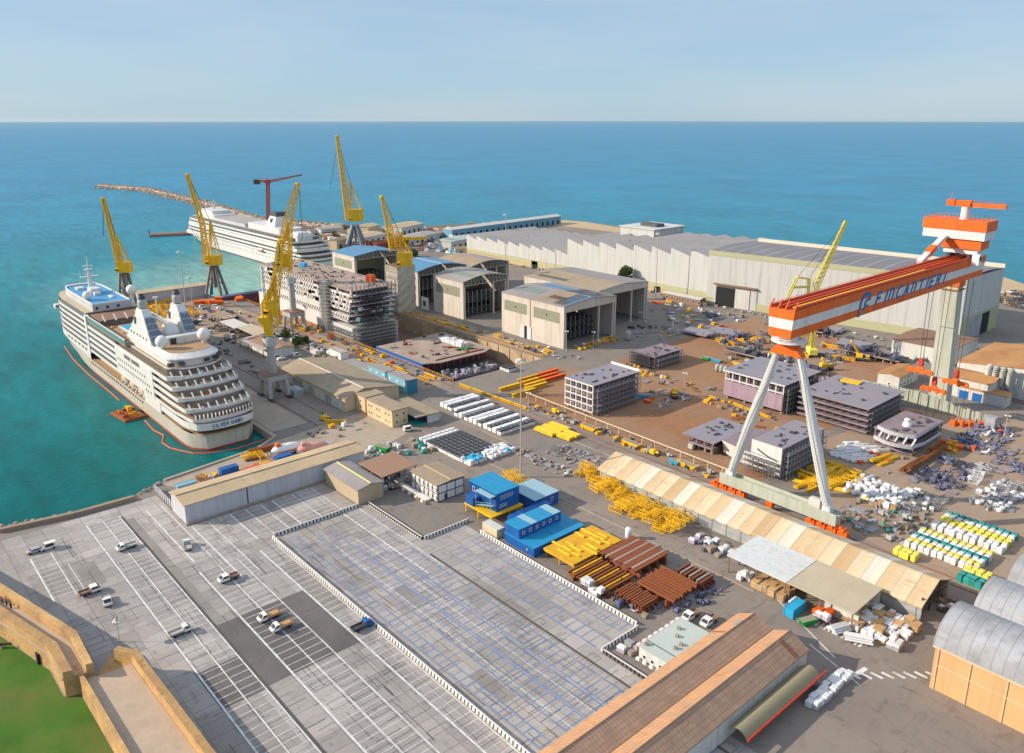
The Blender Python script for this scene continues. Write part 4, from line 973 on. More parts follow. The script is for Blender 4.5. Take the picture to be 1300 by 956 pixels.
class Ship:
    def __init__(s, xs, xb, yc, hb, z_deck): s.xs, s.xb, s.yc, s.hb, s.zd = xs, xb, yc, hb, z_deck; s.L = xs-xb
    def u(s, x): return (s.xs-x)/s.L
    def half(s, x, v=1.):
        """half breadth at x; v 0 waterline .. 1 weather deck"""
        u = s.u(x); end = .955+.045*v; k = 1.
        s0 = .62+.2*v
        if u > s0: k = 1-max(0, min(1, (u-s0)/(end-s0)))**(1.7+1.1*v)
        if u < .06: k *= .6+.08*v+(.4-.08*v)*math.sqrt(max(0,1-(1-u/.06)**2))
        return max(.02, s.hb*k*(.97+.03*v))
    def top(s, x): u = s.u(x); return s.zd+max(0, u-.6)*10
    def hull(s, t, mat, boot, n=44):
        R_ = []; Bt = []
        for k in range(n+1):
            x = s.xs-s.L*(k/n); zt = s.top(x); r = []; q = []
            for v, z in ((0,WZ-.6),(.25,WZ+1.5),(.65,(WZ+zt)/2+1),(1,zt)): r.append((x, s.half(x,v), z))
            R_.append([(x, s.yc-h, z) for x,h,z in r[::-1]]+[(x, s.yc+h, z) for x,h,z in r])
            q = [(x, s.half(x,0)+.12, WZ-.6),(x, s.half(x,.18)+.12, WZ+.9)]
            Bt.append([(x, s.yc-h, z) for x,h,z in q[::-1]]+[(x, s.yc+h, z) for x,h,z in q])
        b = MB(); b.loft(R_); b.add(R_[0], [tuple(range(8))]); b.build('hull', mat, t)
        b = MB(); b.loft([r[:2] for r in Bt]); b.loft([r[2:] for r in Bt]); a = Bt[0]; b.add([(x+.1,y,z) for x,y,z in a], [(0,1,2,3)]); b.build('boot_stripe', boot, t)
    def outline(s, xa, xf, inset, ra=5., rf=6., n=10, v=1.):
        P_ = []
        for k in range(n+1):     # port side aft to forward, rounded at both ends
            x = xa-(xa-xf)*k/n; P_.append((x, max(.3, s.half(x,v)-inset)))
        ha, hf = P_[0][1], P_[-1][1]
        aft = [(xa+ra*math.cos(a), ha*math.sin(a)) for a in (1.35,1.1,.8,.5,.2)] if ra else []
        fr = [(xf-rf*math.sin(a), hf*math.cos(a)) for a in (.25,.55,.85,1.15,1.4)] if rf else []
        half = [(x,-y) for x,y in aft[::-1]]+[(x,-y) for x,y in P_]+[(x,-y) for x,y in fr]
        return [(x, s.yc+y) for x,y in half]+[(x, s.yc-y) for x,y in half[::-1]]
    def deck(s, t, xa, xf, z, core='ship_dark', inset=0., ci=1.7, h=2.9, ra=5., rf=6., rail='ship_white', deck='teak', part=True, railh=1.15, ca=6., cf=1.5, px=None):
        o = s.outline(xa, xf, inset, ra, rf)
        b = MB(); b.prism(o, z, z+.3); b.build('deck', deck, t)
        b = MB(); o2 = s.outline(xa+.12, xf-.12, inset-.12, ra, rf); n = len(o)
        b.loft([[(x,y,z-.35) for x,y in o2],[(x,y,z+railh) for x,y in o2],[(x,y,z+railh) for x,y in o],[(x,y,z+.3) for x,y in o]], smooth=False, close=True); b.build('bulwark', rail, t)
        if core:
            q = s.outline(xa-ca, xf+cf, inset+ci, ra, rf)
            b = MB(); b.prism(q, z+.31, z+h)
        if not (core and part):
            if core: b.build('cabins', core, t)
        else:
            b.m = 1; x = xa-ca-2; lo, hi = px or (xf+3, xa-ca-2)
            x = hi
            while x > lo:
                hw = s.half(x)-inset
                for sg in (-1,1): b.box(x-.14, s.yc+sg*(hw-ci-.1), z+.31, x+.14, s.yc+sg*(hw-.15), z+h)
                x -= 3.3
            b.build('cabins', [core,'ship_white'], t)
def radome(t, x, y, z, r, post=1.5):
    b = MB(); b.ball((x,y,z), r, 16); o = b.build('radome', 'white', t)
    b = MB()
    for k in range(4): a = k*1.57+.78; b.tube((x+r*.5*math.cos(a),y+r*.5*math.sin(a),z-r-post),(x+r*.35*math.cos(a),y+r*.35*math.sin(a),z-r*.85),.12)
    b.tube((x,y,z-r-post),(x,y,z-r*.9),r*.3); b.build('pedestal', 'ship_white', o)
def lattice_mast(t, x, y, z, h, mat='ship_white'):
    b = MB(); b.lathe([(1.3,0),(1.,h*.35),(.5,h*.6),(.18,h)], x, y, 8, z); b.bbox(x, y, z+h*.42, 1.6, 9, .35); b.bbox(x, y, z+h*.62, 2.6, 3.4, .4); b.bbox(x, y, z+h*.72, 1.2, 5, .25)
    for yy in (-4.2,-2,2,4.2): b.tube((x,y+yy,z+h*.42),(x,y+yy,z+h*.62),.09)
    b.bbox(x+.8, y, z+h*.5, .4, 3.2, .5); b.build('mast', mat, t)

# ---- the cruise ship at the quay
S = Ship(-288.5, -505., 108.2, 13.3, 4.6)
t = thing('cruise_ship', 'white cruise ship with a grey hull moored stern first at the near quay', 'cruise ship', (-390,108.2,WZ))
S.hull(t, 'ship_grey', 'red_boot')
# white forebody above the grey hull, with mooring openings
b = MB(); R_ = []
for k in range(23):
    x = -424-(505.4-424)*k/22; z0 = S.top(x)-.05; R_.append([(x,S.yc-S.half(x)-.05,9.7),(x,S.yc-S.half(x)-.06,z0),(x,S.yc+S.half(x)+.06,z0),(x,S.yc+S.half(x)+.05,9.7)])
b.loft([r[:2] for r in R_]); b.loft([r[2:] for r in R_]); b.add([(x,y,9.65) for x,y in S.outline(-424,-503,.1,0,0,16)], [tuple(range(34))]); b.build('forebody', 'ship_white', t)
for x in (-431,-437,-444,-451,-458,-464):
    b = MB(); b.box(x-2.1, S.yc-S.half(x)-.14, 8., x+1.6, S.yc-S.half(x)+.4, 9.1); b.build('mooring_opening', 'ship_dark', t)
b = MB(); b.prism(S.outline(-289,-430,.3,2.,0), 4.35, 4.62); b.build('boat_deck', 'teak', t)
b = MB(); b.prism(S.outline(-297,-430,3.6,3.,0), 4.63, 9.4); b.build('boat_deck_house', 'ship_white', t)
DZ = [6.6,9.6,12.6,15.6,18.6,21.6]
XA = [-290.5,-292,-296,-302,-307.5,-312.5]
# stern tiers
for k, (z, xa) in enumerate(zip(DZ, XA)):
    xf = -318 if k < 1 else (-424 if k < 5 else -424)
    if k == 0: S.deck(t, xa, -322, z, core='ship_white', railh=2.3, part=False, ca=2.5, rf=0, h=2.95, ra=4)
    elif k == 1: S.deck(t, xa, -424, z, core='ship_dark', part=True, px=(-420,-379), ca=1.2, rf=0, railh=1., ra=4)
    else: S.deck(t, xa, -424, z, core='ship_dark', part=True, px=(-420,-379), ca=4.5, rf=0, railh=1.3, deck='roof_sand')
# closed white side with small windows aft of the balconies
for sg in (-1, 1):
    b = MB(); yy = S.yc+sg*(S.hb*.985)
    b.box(-378, yy-.5, 9.2, -328, yy+.5, 21.6); b.box(-342, yy-.5, 4.7, -322, yy+.5, 9.19); b.build('side_wall', 'ship_white', t)
for z, x0, x1, n in ((10.9,-338,-332,3),(13.6,-374,-333,16),(16.6,-374,-338,13)):
    b = MB()
    for k in range(n): x = x0+(x1-x0)*k/max(1,n-1); b.box(x-.45, S.yc-13.68, z-.5, x+.45, S.yc-13.59, z+.6)
    b.build('window_row', 'ship_dark', t)
for x0, x1, z in ((-364,-356,20.),(-354,-344,20.)):
    b = MB(); b.box(x0, S.yc-13.7, z-.9, x1, S.yc-13.59, z+.8); b.build('window_row', 'ship_dark', t)
b = MB()
for k in range(26): x = -424+k*3.1; b.box(x-.4, S.yc-S.half(x)-.2, 2.6, x+.4, S.yc-S.half(x)+.5, 3.5)
b.build('portholes', 'ship_dark', t)
b = MB(); b.box(-425.5, S.yc-13.75, 8.2, -422, S.yc-12, 27.2); b.box(-425.5, S.yc+12, 8.2, -422, S.yc+13.75, 27.2); b.build('side_pillar', 'ship_white', t)
# louvres and white fins on the stern tiers
for z, xa, n in ((9.6,-281.,17),):
    b = MB()
    for k in range(n):
        y = S.yc-11+22*k/(n-1); b.box(-291.4+3.6*math.cos((y-S.yc)/11*1.2), y-.12, z+1.1, -290.6+3.6*math.cos((y-S.yc)/11*1.2), y+.12, z+2.9)
    b.build('louvres', 'ship_white', t)
for k, (z, xa) in enumerate(zip(DZ[2:], XA[2:])):
    for j in range(8):
        y = S.yc-11.4+22.8*j/7; xx = xa+4.6*math.sqrt(max(0.,1-((y-S.yc)/12.8)**2))
        b = MB(); b.bar((xx-1.2,y,z+2.9),(xx+1.1,y,z+1.15),.55,.3); b.build('stern_fin', 'white', t)
b = MB(); lettering(b, 'SILVER DAWN', (-286.3,101.9,7.1), (.0,1,0), 1.35, .95, .2, (1,0,0)); b.build('ship_name', 'letter_blue', t)
# forward block of balconies up to the bridge
for k, z in enumerate((9.6,12.6,15.6,18.6,21.6,24.6)):
    xf = -491+k*1.2 if k > 1 else -494
    S.deck(t, -426, xf, z, core='ship_dark', part=True, px=(xf+10,-428), ra=0, rf=5, ca=.4, cf=3)
for sg in (-1, 1):
    b = MB(); b.bbox(-484, S.yc+sg*12.2, 20.4, 4., 4., 2.2, 0, .3); o = b.build('bridge_wing', 'ship_white', t); b = MB(); b.box(-486.1, S.yc+sg*12.2-1.8, 21.3, -481.9, S.yc+sg*12.2+1.8, 22.1); b.build('pane', 'dark_glass', o)
b = MB(); b.prism(S.outline(-425.6,-488,.6,0,5), 27.6, 28.); b.build('roof_deck', 'roof_sand', t)
b = MB(); b.prism(S.outline(-425.6,-484,4.2,0,3), 28.02, 31.); b.build('roof_house', 'wall_lilac', t)
b = MB(); b.prism(S.outline(-426.4,-481,5.,0,3), 31.02, 31.25); b.build('blue_deck', 'ship_blue', t)
o1, o2 = S.outline(-425.6,-484,4.2,0,3), S.outline(-426.2,-481.5,4.8,0,3)
b = MB(); b.loft([[(x,y,30.9) for x,y in o1],[(x,y,31.9) for x,y in o1],[(x,y,31.9) for x,y in o2],[(x,y,31.26) for x,y in o2]], False, True); b.build('bulwark', 'ship_white', t)
for y in (101,106,111): b = MB(); b.box(-425.55, y-.6, 28.9, -425.4, y+.6, 30.2); b.build('window', 'dark_glass', t)
lattice_mast(t, -462, S.yc, 31.3, 19)
b = MB(); b.bbox(-452,108,31.3,6,3,1.6,0,.3); b.bbox(-440,112,31.3,5,1.6,.7); b.bbox(-472,105,31.3,5,3.5,1.2); b.bbox(-456,S.yc,31.3,7,5,3.,0,.2); b.build('deck_boxes', 'ship_white', t)
x, z = PYz(111,375,101.); radome(t, x, 101., z, 2.3); x, z = PYz(166.7,367.6,115.5); radome(t, x, 115.5, z, 2.5)
# lido: galleries, wind screens, pool
b = MB(); b.prism(S.outline(-362,-424,.1,0,0), 24.4, 24.7); b.build('lido_deck', 'teak', t)
for sg in (-1, 1):
    b = MB(); b.box(-423, S.yc+sg*13.1-.1, 24.7, -362, S.yc+sg*13.1+.1, 27.2); b.build('wind_screen', 'ship_glass2', t)
    b = MB(); b.box(-423, S.yc+sg*13.1-.25, 27.22, -362, S.yc+sg*13.1+.25, 27.5); b.build('screen_rail', 'ship_white', t)
b = MB(); b.box(-400,103,24.72,-383,113,25.1); b.build('pool_coaming', 'ship_white', t); b = MB(); b.box(-399,104,25.12,-384,112,25.16); b.build('pool_water', 'cyan', t)
b = MB(); b.box(-421,97,24.72,-405,119.6,27.4); b.build('lido_bar', 'ship_dark', t); b = MB(); b.box(-422,96.6,27.42,-404,120,27.7); b.build('lido_roof', 'roof_brown', t)
for j in range(5):
    b = MB(); b.bar((-405,98+j*5,30.2),(-401,98+j*5,27.8),.6,.35); b.build('roof_fin', 'white', t)
# funnel house and twin uptakes
S.deck(t, -318.5, -366, 24.6, core='ship_white', inset=2.3, ci=1., ca=1.5, cf=1, h=3.2, ra=7, rf=7, part=False, railh=.4)
b = MB(); o1 = S.outline(-319,-366,2.6,7,7); o2 = S.outline(-322,-364,4.8,6,6)
b.loft([[(x,y,27.8) for x,y in o1],[(x,y,28.3) for x,y in o1],[(x,y,29.8) for x,y in o2]], False, True); b.build('house_roof', 'ship_white', t)
b = MB(); b.prism(o2, 29.6, 29.9); b.build('upper_deck', 'teak', t)
b = MB()
for y in (98.2,102.,112.,116): b.box(-314.6+(-.9 if abs(y-107)>6 else 0), y-1.1, 25.9, -312.3+(-.9 if abs(y-107)>6 else 0), y+1.1, 27.)
b.build('aft_windows', 'dark_glass', t)
for sg, nm in ((-1,'p'),(1,'s')):
    yc = S.yc+sg*7.2
    def ring(x0, x1, w0, z): return [(x0,yc-w0,z),(x1,yc-w0,z),(x1,yc+w0,z),(x0,yc+w0,z)]
    b = MB(); b.loft([ring(-366,-335,3.,29.9),ring(-361,-339.5,2.5,34),ring(-356,-344.4,2.,39.5),ring(-354.3,-347.8,1.6,42.6)], False, True, True); o = b.build('funnel', 'ship_white', t)
    b = MB(); b.lathe([(1.9,0),(2.,2),(1.7,3.6),(0.1,3.6)], -351, yc, 10, 43); b.build('exhaust', 'crane_grey', o)
    b = MB(); b.lathe([(1.5,0),(1.5,1.2),(1.,1.3),(1.,2.)], -351, yc, 8, 46.6); b.build('exhaust_tip', 'steel_dark', o)
    b = MB(); b.box(-356.6,yc-2.7,35.4,-354.8,yc-2.1,38.6); b.build('louvre', 'ship_dark', o)
    b = MB()
    for j in range(6): b.box(-362+j*4,yc-3.05+.02*j,30.8,-360.8+j*4,yc-2.7,31.7)
    b.build('window_row', 'ship_dark', o)
    b = MB()
    for z_, x0_, x1_, w_ in ((34.4,-361.4,-339,2.75),(38.4,-357.6,-343,2.35)): b.box(x0_,yc-w_,z_,x1_,yc+w_,z_+.18)
    b.build('platform', 'wall_lilac', o)
    for j in (-1, 1):
        b = MB(); b.add([(-334.3,yc+j*1.4-1.1,30.6),(-334.3,yc+j*1.4+1.1,30.6),(-344.4,yc+j*.9+.75,40),(-344.4,yc+j*.9-.75,40)], [(0,1,2,3)]); b.build('funnel_glazing', 'ship_glass3', o)
b = MB(); b.lathe([(3.6,0),(3.6,3),(2.9,5.2),(1.5,6.6),(.1,7.2)], -341, S.yc, 12, 29.9); b.bbox(-334,S.yc+3,29.9,4,15,3.,0,.3); b.build('funnel_base', 'ship_white', t)
b = MB(); b.box(-331.95,104.6,29.95,-331.8,107,32.4); b.build('door', 'dark_glass', t)
b = MB(); b.bar((-356,103,40),(-346,110,34),1.,.4); b.bar((-360,104,38),(-348,113,34),.6,.4); b.tube((-362,110,30),(-362,110,44),.25); b.bbox(-362,110,44,1,2,.6); b.build('antenna_frame', 'ship_white', t)
radome(t, -328, 100., 32.9, 2.6, .4); radome(t, -326, 116.4, 33.6, 2.7, 1.)
RN.seed(3)
for k in range(44):
    x = RN.uniform(-420,-368); y = RN.choice((RN.uniform(97,101.5),RN.uniform(114.5,119.5))); b = MB(); b.bbox(x, y, 24.72, 1.9, .7, .5, RN.uniform(-.2,.2)); b.build('deck_lounger', 'wood', t)
for z, xa in zip(DZ[2:], XA[2:]):
    for k in range(9): b = MB(); b.bbox(xa-2.5+RN.uniform(-1,4), S.yc+RN.uniform(-8,8), z+.31, RN.uniform(.8,1.8), .8, .7, RN.uniform(0,3)); b.build('deck_table', RN.choice(('rust','wood','orange_dull','white')), t)
for i, x in enumerate((-340,-350,-362,-374)):
    lb = thing('tender_boat', ('aftmost','second aftmost','second foremost','foremost')[i]+' cream tender boat hanging in the boat deck of the grey hulled ship', 'tender boat', (x,96.4,4.9), 'tender boats on the near cruise ship')
    b = MB(); b.loft([[(x-4.2+8.4*k/8, 96.4+s*1.5*math.sqrt(max(0.02,1-abs(k/4-1)**2.5)), z) for s, z in ((-1,6.6),(-.75,5.7),(0,5.1),(.75,5.7),(1,6.6))] for k in range(9)]); b.build('hull', 'white', lb)
    b = MB(); b.loft([[(x-4.+8.*k/8, 96.4+s*1.4*math.sqrt(max(0.02,1-abs(k/4-1)**2.5)), 6.6+z*math.sqrt(max(.05,1-abs(k/4-1)**3))) for s, z in ((-1,0),(-.8,1.2),(0,1.6),(.8,1.2),(1,0))] for k in range(9)]); b.build('canopy', 'roof_cream', lb)
for k in range(9):
    x = -336-k*5; b = MB(); b.bar((x,95.1,4.7),(x,97.2,8.6),.45,.5); b.build('davit', 'ship_white', t)

# ---- the second cruise ship across the basin
S = Ship(-588., -872., 311.5, 15.2, 7.2)
t = thing('cruise_ship', 'white cruise ship with a dark waterline moored in the far basin', 'cruise ship', (-730,311.5,WZ))
S.hull(t, 'ship_white', 'purple_boot')
b = MB(); b.box(-850, S.yc-14, 6, -592, S.yc+14, 9); b.build('lower_house', 'ship_white', t)
for k, z in enumerate((9.,12.2,15.4,18.6,21.8)):
    S.deck(t, -592-k*4.5, -846+k*3, z, core='ship_dark' if k != 2 else 'ship_white', ra=5, rf=7, part=k != 2, px=(-835,-640), ci=1.4, railh=1.3 if k != 2 else 2.6, ca=8 if k else 5, deck='roof_saw')
b = MB(); b.prism(S.outline(-630,-830,2.,5,6), 25., 25.4); b.build('sun_deck', 'roof_saw', t)
b = MB(); b.prism(S.outline(-640,-700,4,6,4), 25.42, 30.); b.build('aft_house', 'ship_white', t)
b = MB(); b.prism(S.outline(-780,-822,4,4,6), 25.42, 29.5); b.prism(S.outline(-790,-815,6,4,5), 29.5, 33.); b.build('bridge_house', 'ship_white', t)
b = MB(); b.prism(S.outline(-705,-776,3,2,2), 25.42, 28.4); b.build('mid_house', 'wall_lilac', t); b = MB(); b.prism(S.outline(-704,-777,2.4,2,2), 28.42, 28.7); b.build('mid_roof', 'roof_saw', t)
b = MB(); b.loft([[(-672,304,30),(-654,304,30),(-654,319,30),(-672,319,30)],[(-668,307,38.5),(-656,307,38.5),(-656,316,38.5),(-668,316,38.5)]], False, True, True); o = b.build('funnel', 'ship_white', t)
b = MB(); b.loft([[(-668.3,306.7,38.5),(-655.7,306.7,38.5),(-655.7,316.3,38.5),(-668.3,316.3,38.5)],[(-667,307,42),(-656.5,307,42),(-656.5,316,42),(-667,316,42)]], False, True, True); b.build('funnel_cap', 'steel_dark', o)
b = MB(); b.box(-664,304.9,33,-663,305.6,36.5); b.bar((-662,304.9,33),(-660,305.6,37),.5); b.build('funnel_mark', 'steel_dark', o)
b = MB()
for k in range(16): x = -700+k*4.6; b.box(x, S.yc-14.2, 22.6, x+2.2, S.yc-13.2, 24.6)
b.build('window_row', 'ship_dark', t)
b = MB()
for k in range(34): x = -838+k*6.6; b.box(x, S.yc-S.half(x)-.1, 4.4, x+1, S.yc-S.half(x)+.6, 5.4)
b.build('portholes', 'ship_dark', t)
lattice_mast(t, -806, S.yc, 33, 10)
b = MB(); b.bbox(-618, S.yc-2, 22., 16, 14, 7., 0, 2.5); b.build('stern_tent', 'leg_white', t)
b = MB(); b.box(-706,S.yc-14.6,8.6,-636,S.yc-13.9,11.6); b.box(-800,S.yc-14.5,9.4,-720,S.yc-13.6,11.4); b.build('boat_recess', 'ship_dark', t)
lb = thing('lifeboat', 'orange lifeboat hanging at the side of the far white cruise ship', 'lifeboat', (-668,S.yc-15.6,8))
b = MB(); b.loft([[(-673+10*k/8, S.yc-15.8+s*1.7*math.sqrt(max(0.02,1-abs(k/4-1)**2.5)), 9.5+z) for s, z in ((-1,0),(-.7,-1.2),(0,-1.8),(.7,-1.2),(1,0))] for k in range(9)]); b.build('hull', 'orange', lb)
b = MB(); b.loft([[(-672.5+9*k/8, S.yc-15.8+s*1.6*math.sqrt(max(0.02,1-abs(k/4-1)**2.5)), 9.5+z) for s, z in ((-1,0),(-.7,1.2),(0,1.5),(.7,1.2),(1,0))] for k in range(9)]); b.build('canopy', 'white', lb)

# ---- cruise ship under construction in the dry dock
t = thing('ship_under_construction', 'unfinished white cruise ship with scaffolding standing in the dry dock', 'ship', (-410,244,-10))
yp, ys = 219.8, 250.
b = MB(); b.loft([[(x,yp+k,-9.4),(x,yp,-4),(x,yp,9.2)] for x,k in ((-505,8),(-480,3),(-440,2),(-412,2))], False); b.box(-500,yp+.3,-9.4,-412,ys,9.2); b.build('hull', 'ship_white', t)
b = MB(); b.box(-500,yp-.06,-9.4,-412,yp+.2,1.2); b.build('hull_bottom', 'hull_rust', t)
b = MB(); b.box(-412,yp,-9.4,-384,ys,6.5); b.build('aft_hull', 'ship_white', t); b = MB(); b.box(-412,yp-.05,-9.4,-384,yp-.01,-3.); b.build('hull_bottom', 'hull_rust', t)
for k in range(8): b = MB(); b.box(-409+k*3,yp-.1,1.5,-407.4+k*3,yp,4.5); b.build('hull_opening', 'steel_dark', t)
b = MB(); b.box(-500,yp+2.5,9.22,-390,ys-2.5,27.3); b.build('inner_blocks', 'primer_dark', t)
for k in range(7):
    z = 9.4+k*3.05; x1 = -383 if k > 3 else -385-(3-k)*1.
    b = MB(); b.box(-500,yp,z,x1,ys,z+.5); b.build('deck', 'primer_brown' if k == 6 else 'ship_white', t)
    if 1 < k < 6 or k == 0:
        b = MB(); n = 40
        for j in range(n):
            x = -499+j*(500+x1)/n+0.4
            if k > 1 and RN.random() < (.08 if x < -440 else .3): continue
            b.box(x,yp+.05,z+.51,x+1.3,yp+.4,z+3.04)
        b.box(-500,yp+.05,z+.51,x1,yp+.35,z+1.3)
        b.build('side_frames', 'ship_white', t)
    if 1 < k < 6:
        for j in range(5): b = MB(); x = RN.uniform(-495,x1-6); b.box(x,yp-.05,z+.6,x+RN.uniform(3,7),yp+.04,z+3.); b.build('shell_plate', RN.choice(('primer_brown','wall_pale','primer','steel')), t)
    if k == 1: b = MB(); b.box(-500,yp+.05,z+.51,-420,yp+.6,z+3.04); b.build('side_plating', 'wall_pale', t)
    b = MB()
    for j in range(12): y = yp+1+j*(ys-yp-2)/11; b.box(x1-.7,y-.25,z+.51,x1-.3,y+.25,z+3.04)
    b.build('end_frames', 'primer', t)
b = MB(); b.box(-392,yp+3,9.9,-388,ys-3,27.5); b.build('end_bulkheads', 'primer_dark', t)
for k in range(8): b = MB(); b.box(-387.9,yp+4+k*3.2,12.5+3.05*(k%4),-387.7,yp+6.8+k*3.2,14.6+3.05*(k%4)); b.build('end_plate', ('ship_white','primer_blue','primer')[k%3], t)
def scaffold(par, x0, x1, y0, y1, z0, z1, mat='steel', step=2.4, lift=2.1, planks=True, name='scaffold'):
    b = MB(); nx = max(1, int(round((x1-x0)/step))); ny = max(1, int(round((y1-y0)/step))); nz = max(1, int((z1-z0)/lift))
    for i in range(nx+1):
        for j in range(ny+1):
            x = x0+(x1-x0)*i/nx; y = y0+(y1-y0)*j/ny; b.box(x-.07,y-.07,z0,x+.07,y+.07,z1)
    for k in range(1, nz+1):
        z = z0+lift*k
        for j in range(ny+1): y = y0+(y1-y0)*j/ny; b.box(x0,y-.05,z,x1,y+.05,z+.1); b.box(x0,y-.05,z+1,x1,y+.05,z+1.08)
        for i in range(nx+1): x = x0+(x1-x0)*i/nx; b.box(x-.05,y0,z+.01,x+.05,y1,z+.09)
        if planks: b.box(x0+.1,y0+.1,z-.06,x1-.1,y1-.1,z-.01)
    return b.build(name, mat, par)
scaffold(t, -415.5,-407.5,yp-3,yp-.4,-10,30, 'crane_grey', 1.7)
scaffold(t, -412,-374,yp-2.4,yp-.3,-10,5, 'steel'); scaffold(t, -383.8,-380.6,yp+1,ys-2,-10,10, 'steel', 3); scaffold(t, -382.6,-380.6,yp+6,ys-10,9.8,27, 'steel_dark', 3)
RN.seed(11)
b = MB()
for k in range(150):
    x = RN.uniform(-498,-385); y = RN.uniform(yp+2,ys-2); b.bbox(x,y,28.21,RN.uniform(.4,2),RN.uniform(.3,1.),RN.uniform(.15,.9),RN.uniform(0,3))
b.build('deck_gear', 'deck_gear', t)
b = MB(); b.bbox(-400,243,28.21,4.5,3.6,4,.2,.3); b.build('deck_cabin', 'orange', t); b = MB(); b.bbox(-470,236,28.21,4,3,2.6,.4,.3); b.build('deck_cabin', 'cyan', t)
for k in range(14):
    b = MB(); x = RN.uniform(-388,-384); y = RN.uniform(yp+2,ys-3); b.bbox(x,y,RN.choice((9.9,12.96,16.01)),2.2,3,1.9,RN.uniform(0,3)); b.build('end_block', RN.choice(('primer','steel','white_wrap','teal','primer_dark')), t)
# low hull section in front of it
t = thing('hull_section', 'flat unfinished ship deck with white stacks lying low in the dry dock', 'hull section', (-335,246,-10))
dz = -.6
b = MB(); b.box(-366,224.5,-9.6,-326,269,dz-.5); b.build('hull', 'hull_maroon', t)
b = MB(); b.prism([(-366,223.8),(-322,223.8),(-318,232),(-318,262),(-322,269.6),(-366,269.6)], dz-.48, dz); b.build('deck', 'primer_brown', t)
b = MB(); b.box(-366,223.6,dz-3.,-322,223.78,dz+.05); b.build('side_strip', 'container_blue', t)
b = MB(); b.prism([(-326,227),(-310,228),(-305,236),(-305,258),(-310,266),(-326,267)], -9.6, -6.6); b.build('double_bottom', 'steel_dark', t)
RN.seed(4)
for k in range(46):
    b = MB(); y = 231+RN.random()*32; x = -310+RN.uniform(-6,3.5); b.bbox(x,y,-6.6,RN.uniform(.8,2.2),RN.uniform(.5,1.3),RN.uniform(.8,2.6),RN.uniform(0,3)); b.build('floor_frame', RN.choice(('white_wrap','grey_wrap','lilac','steel')), t)
for k in range(9): b = MB(); b.bbox(-325.2,229+k*4.3,-6.6,.5,.5,6.0); b.build('stanchion', 'primer', t)
for k in range(30):
    x = RN.uniform(-364,-325); y = RN.uniform(228,266)
    b = MB(); b.bbox(x,y,dz,RN.uniform(1,3),RN.uniform(.6,1.6),RN.uniform(.3,1.2),RN.choice((0,1.57,.3))); b.build('deck_gear', RN.choice(('steel_dark','steel','primer_dark','wood_grey','rust','green')), t)
b = MB(); b.bar((-322,232,dz+.2),(-322,264,dz+.2),.5,.7); b.bar((-340,250,dz+.2),(-325,262,dz+.2),.6,.8); b.build('deck_beam', 'rust_red', t)
for i in range(16):
    x = -352+(i%8)*2.6; y = 258+(i//8)*3.2+RN.uniform(-.4,.4)
    b = MB(); b.bbox(x,y,dz,2.2,2.4,RN.uniform(1.6,2.8),0,.25,.94); tag(b.build('wrapped_crate', 'white_wrap'), 'white wrapped crate on the low unfinished ship deck in the dry dock', 'crate', 'white crates on the low deck in the dry dock')
# dock gate and far end
t = thing('dock_gate', 'maroon steel gate with a blue top closing the dry dock', 'dock gate', (-533,246,-10))
b = MB(); b.box(-536,206,-10,-531,276.5,1.9); b.build('gate', 'hull_maroon', t); b = MB(); b.box(-536.3,205.8,1.92,-530.7,276.7,2.9); b.build('walkway', 'steel_blue', t)
b = MB()
for k in range(12): b.box(-530.99,209+k*5.6,-10,-530.6,209.5+k*5.6,1.85)
b.build('ribs', 'hull_maroon', t)

# ---- raft and oil boom alongside
t = thing('work_raft', 'rusty orange work raft floating beside the grey cruise ship hull', 'raft', (0,0,WZ))
x, y = P(163,528,WZ); t.location = (x,y,WZ)
b = MB(); b.bbox(x,y,WZ-.5,15,9,1.6,.12,.3); b.build('pontoon', 'rust', t)
RN.seed(9)
for k in range(22):
    b = MB(); b.bbox(x+RN.uniform(-6.5,6.5),y+RN.uniform(-3.6,3.6),WZ+1.1,RN.uniform(.6,2.6),RN.uniform(.5,1.3),RN.uniform(.3,1.6),RN.uniform(0,3)); b.build('deck_gear', RN.choice(('rust','yellow_dirty','rust_red','steel_dark','boom_red')), t)
b = MB(); b.bar((x-3,y+1,WZ+1.1),(x-3,y+1,WZ+3.4),.2); b.bbox(x-3,y+1.4,WZ+1.1,2.4,1.8,2.1); b.build('hut', 'yellow_dirty', t)
def floaty(name, pts, label):
    b = MB()
    for a, c in zip(pts, pts[1:]): b.tube((*a,WZ+.1),(*c,WZ+.1),.28,None,8)
    tag(b.build(name, 'boom_red'), label, 'oil boom')
floaty('oil_boom', [P(a,c,WZ) for a,c in ((82,440),(93,456),(112,475),(140,498),(152,509))], 'red floating oil boom from the grey hull bow to the raft')
floaty('oil_boom', [P(a,c,WZ) for a,c in ((184,534),(196,547),(208,553),(206,562),(216,569),(232,573),(246,576),(262,576),(300,570),(332,560),(343,556))], 'red floating oil boom curving round the grey hull stern')
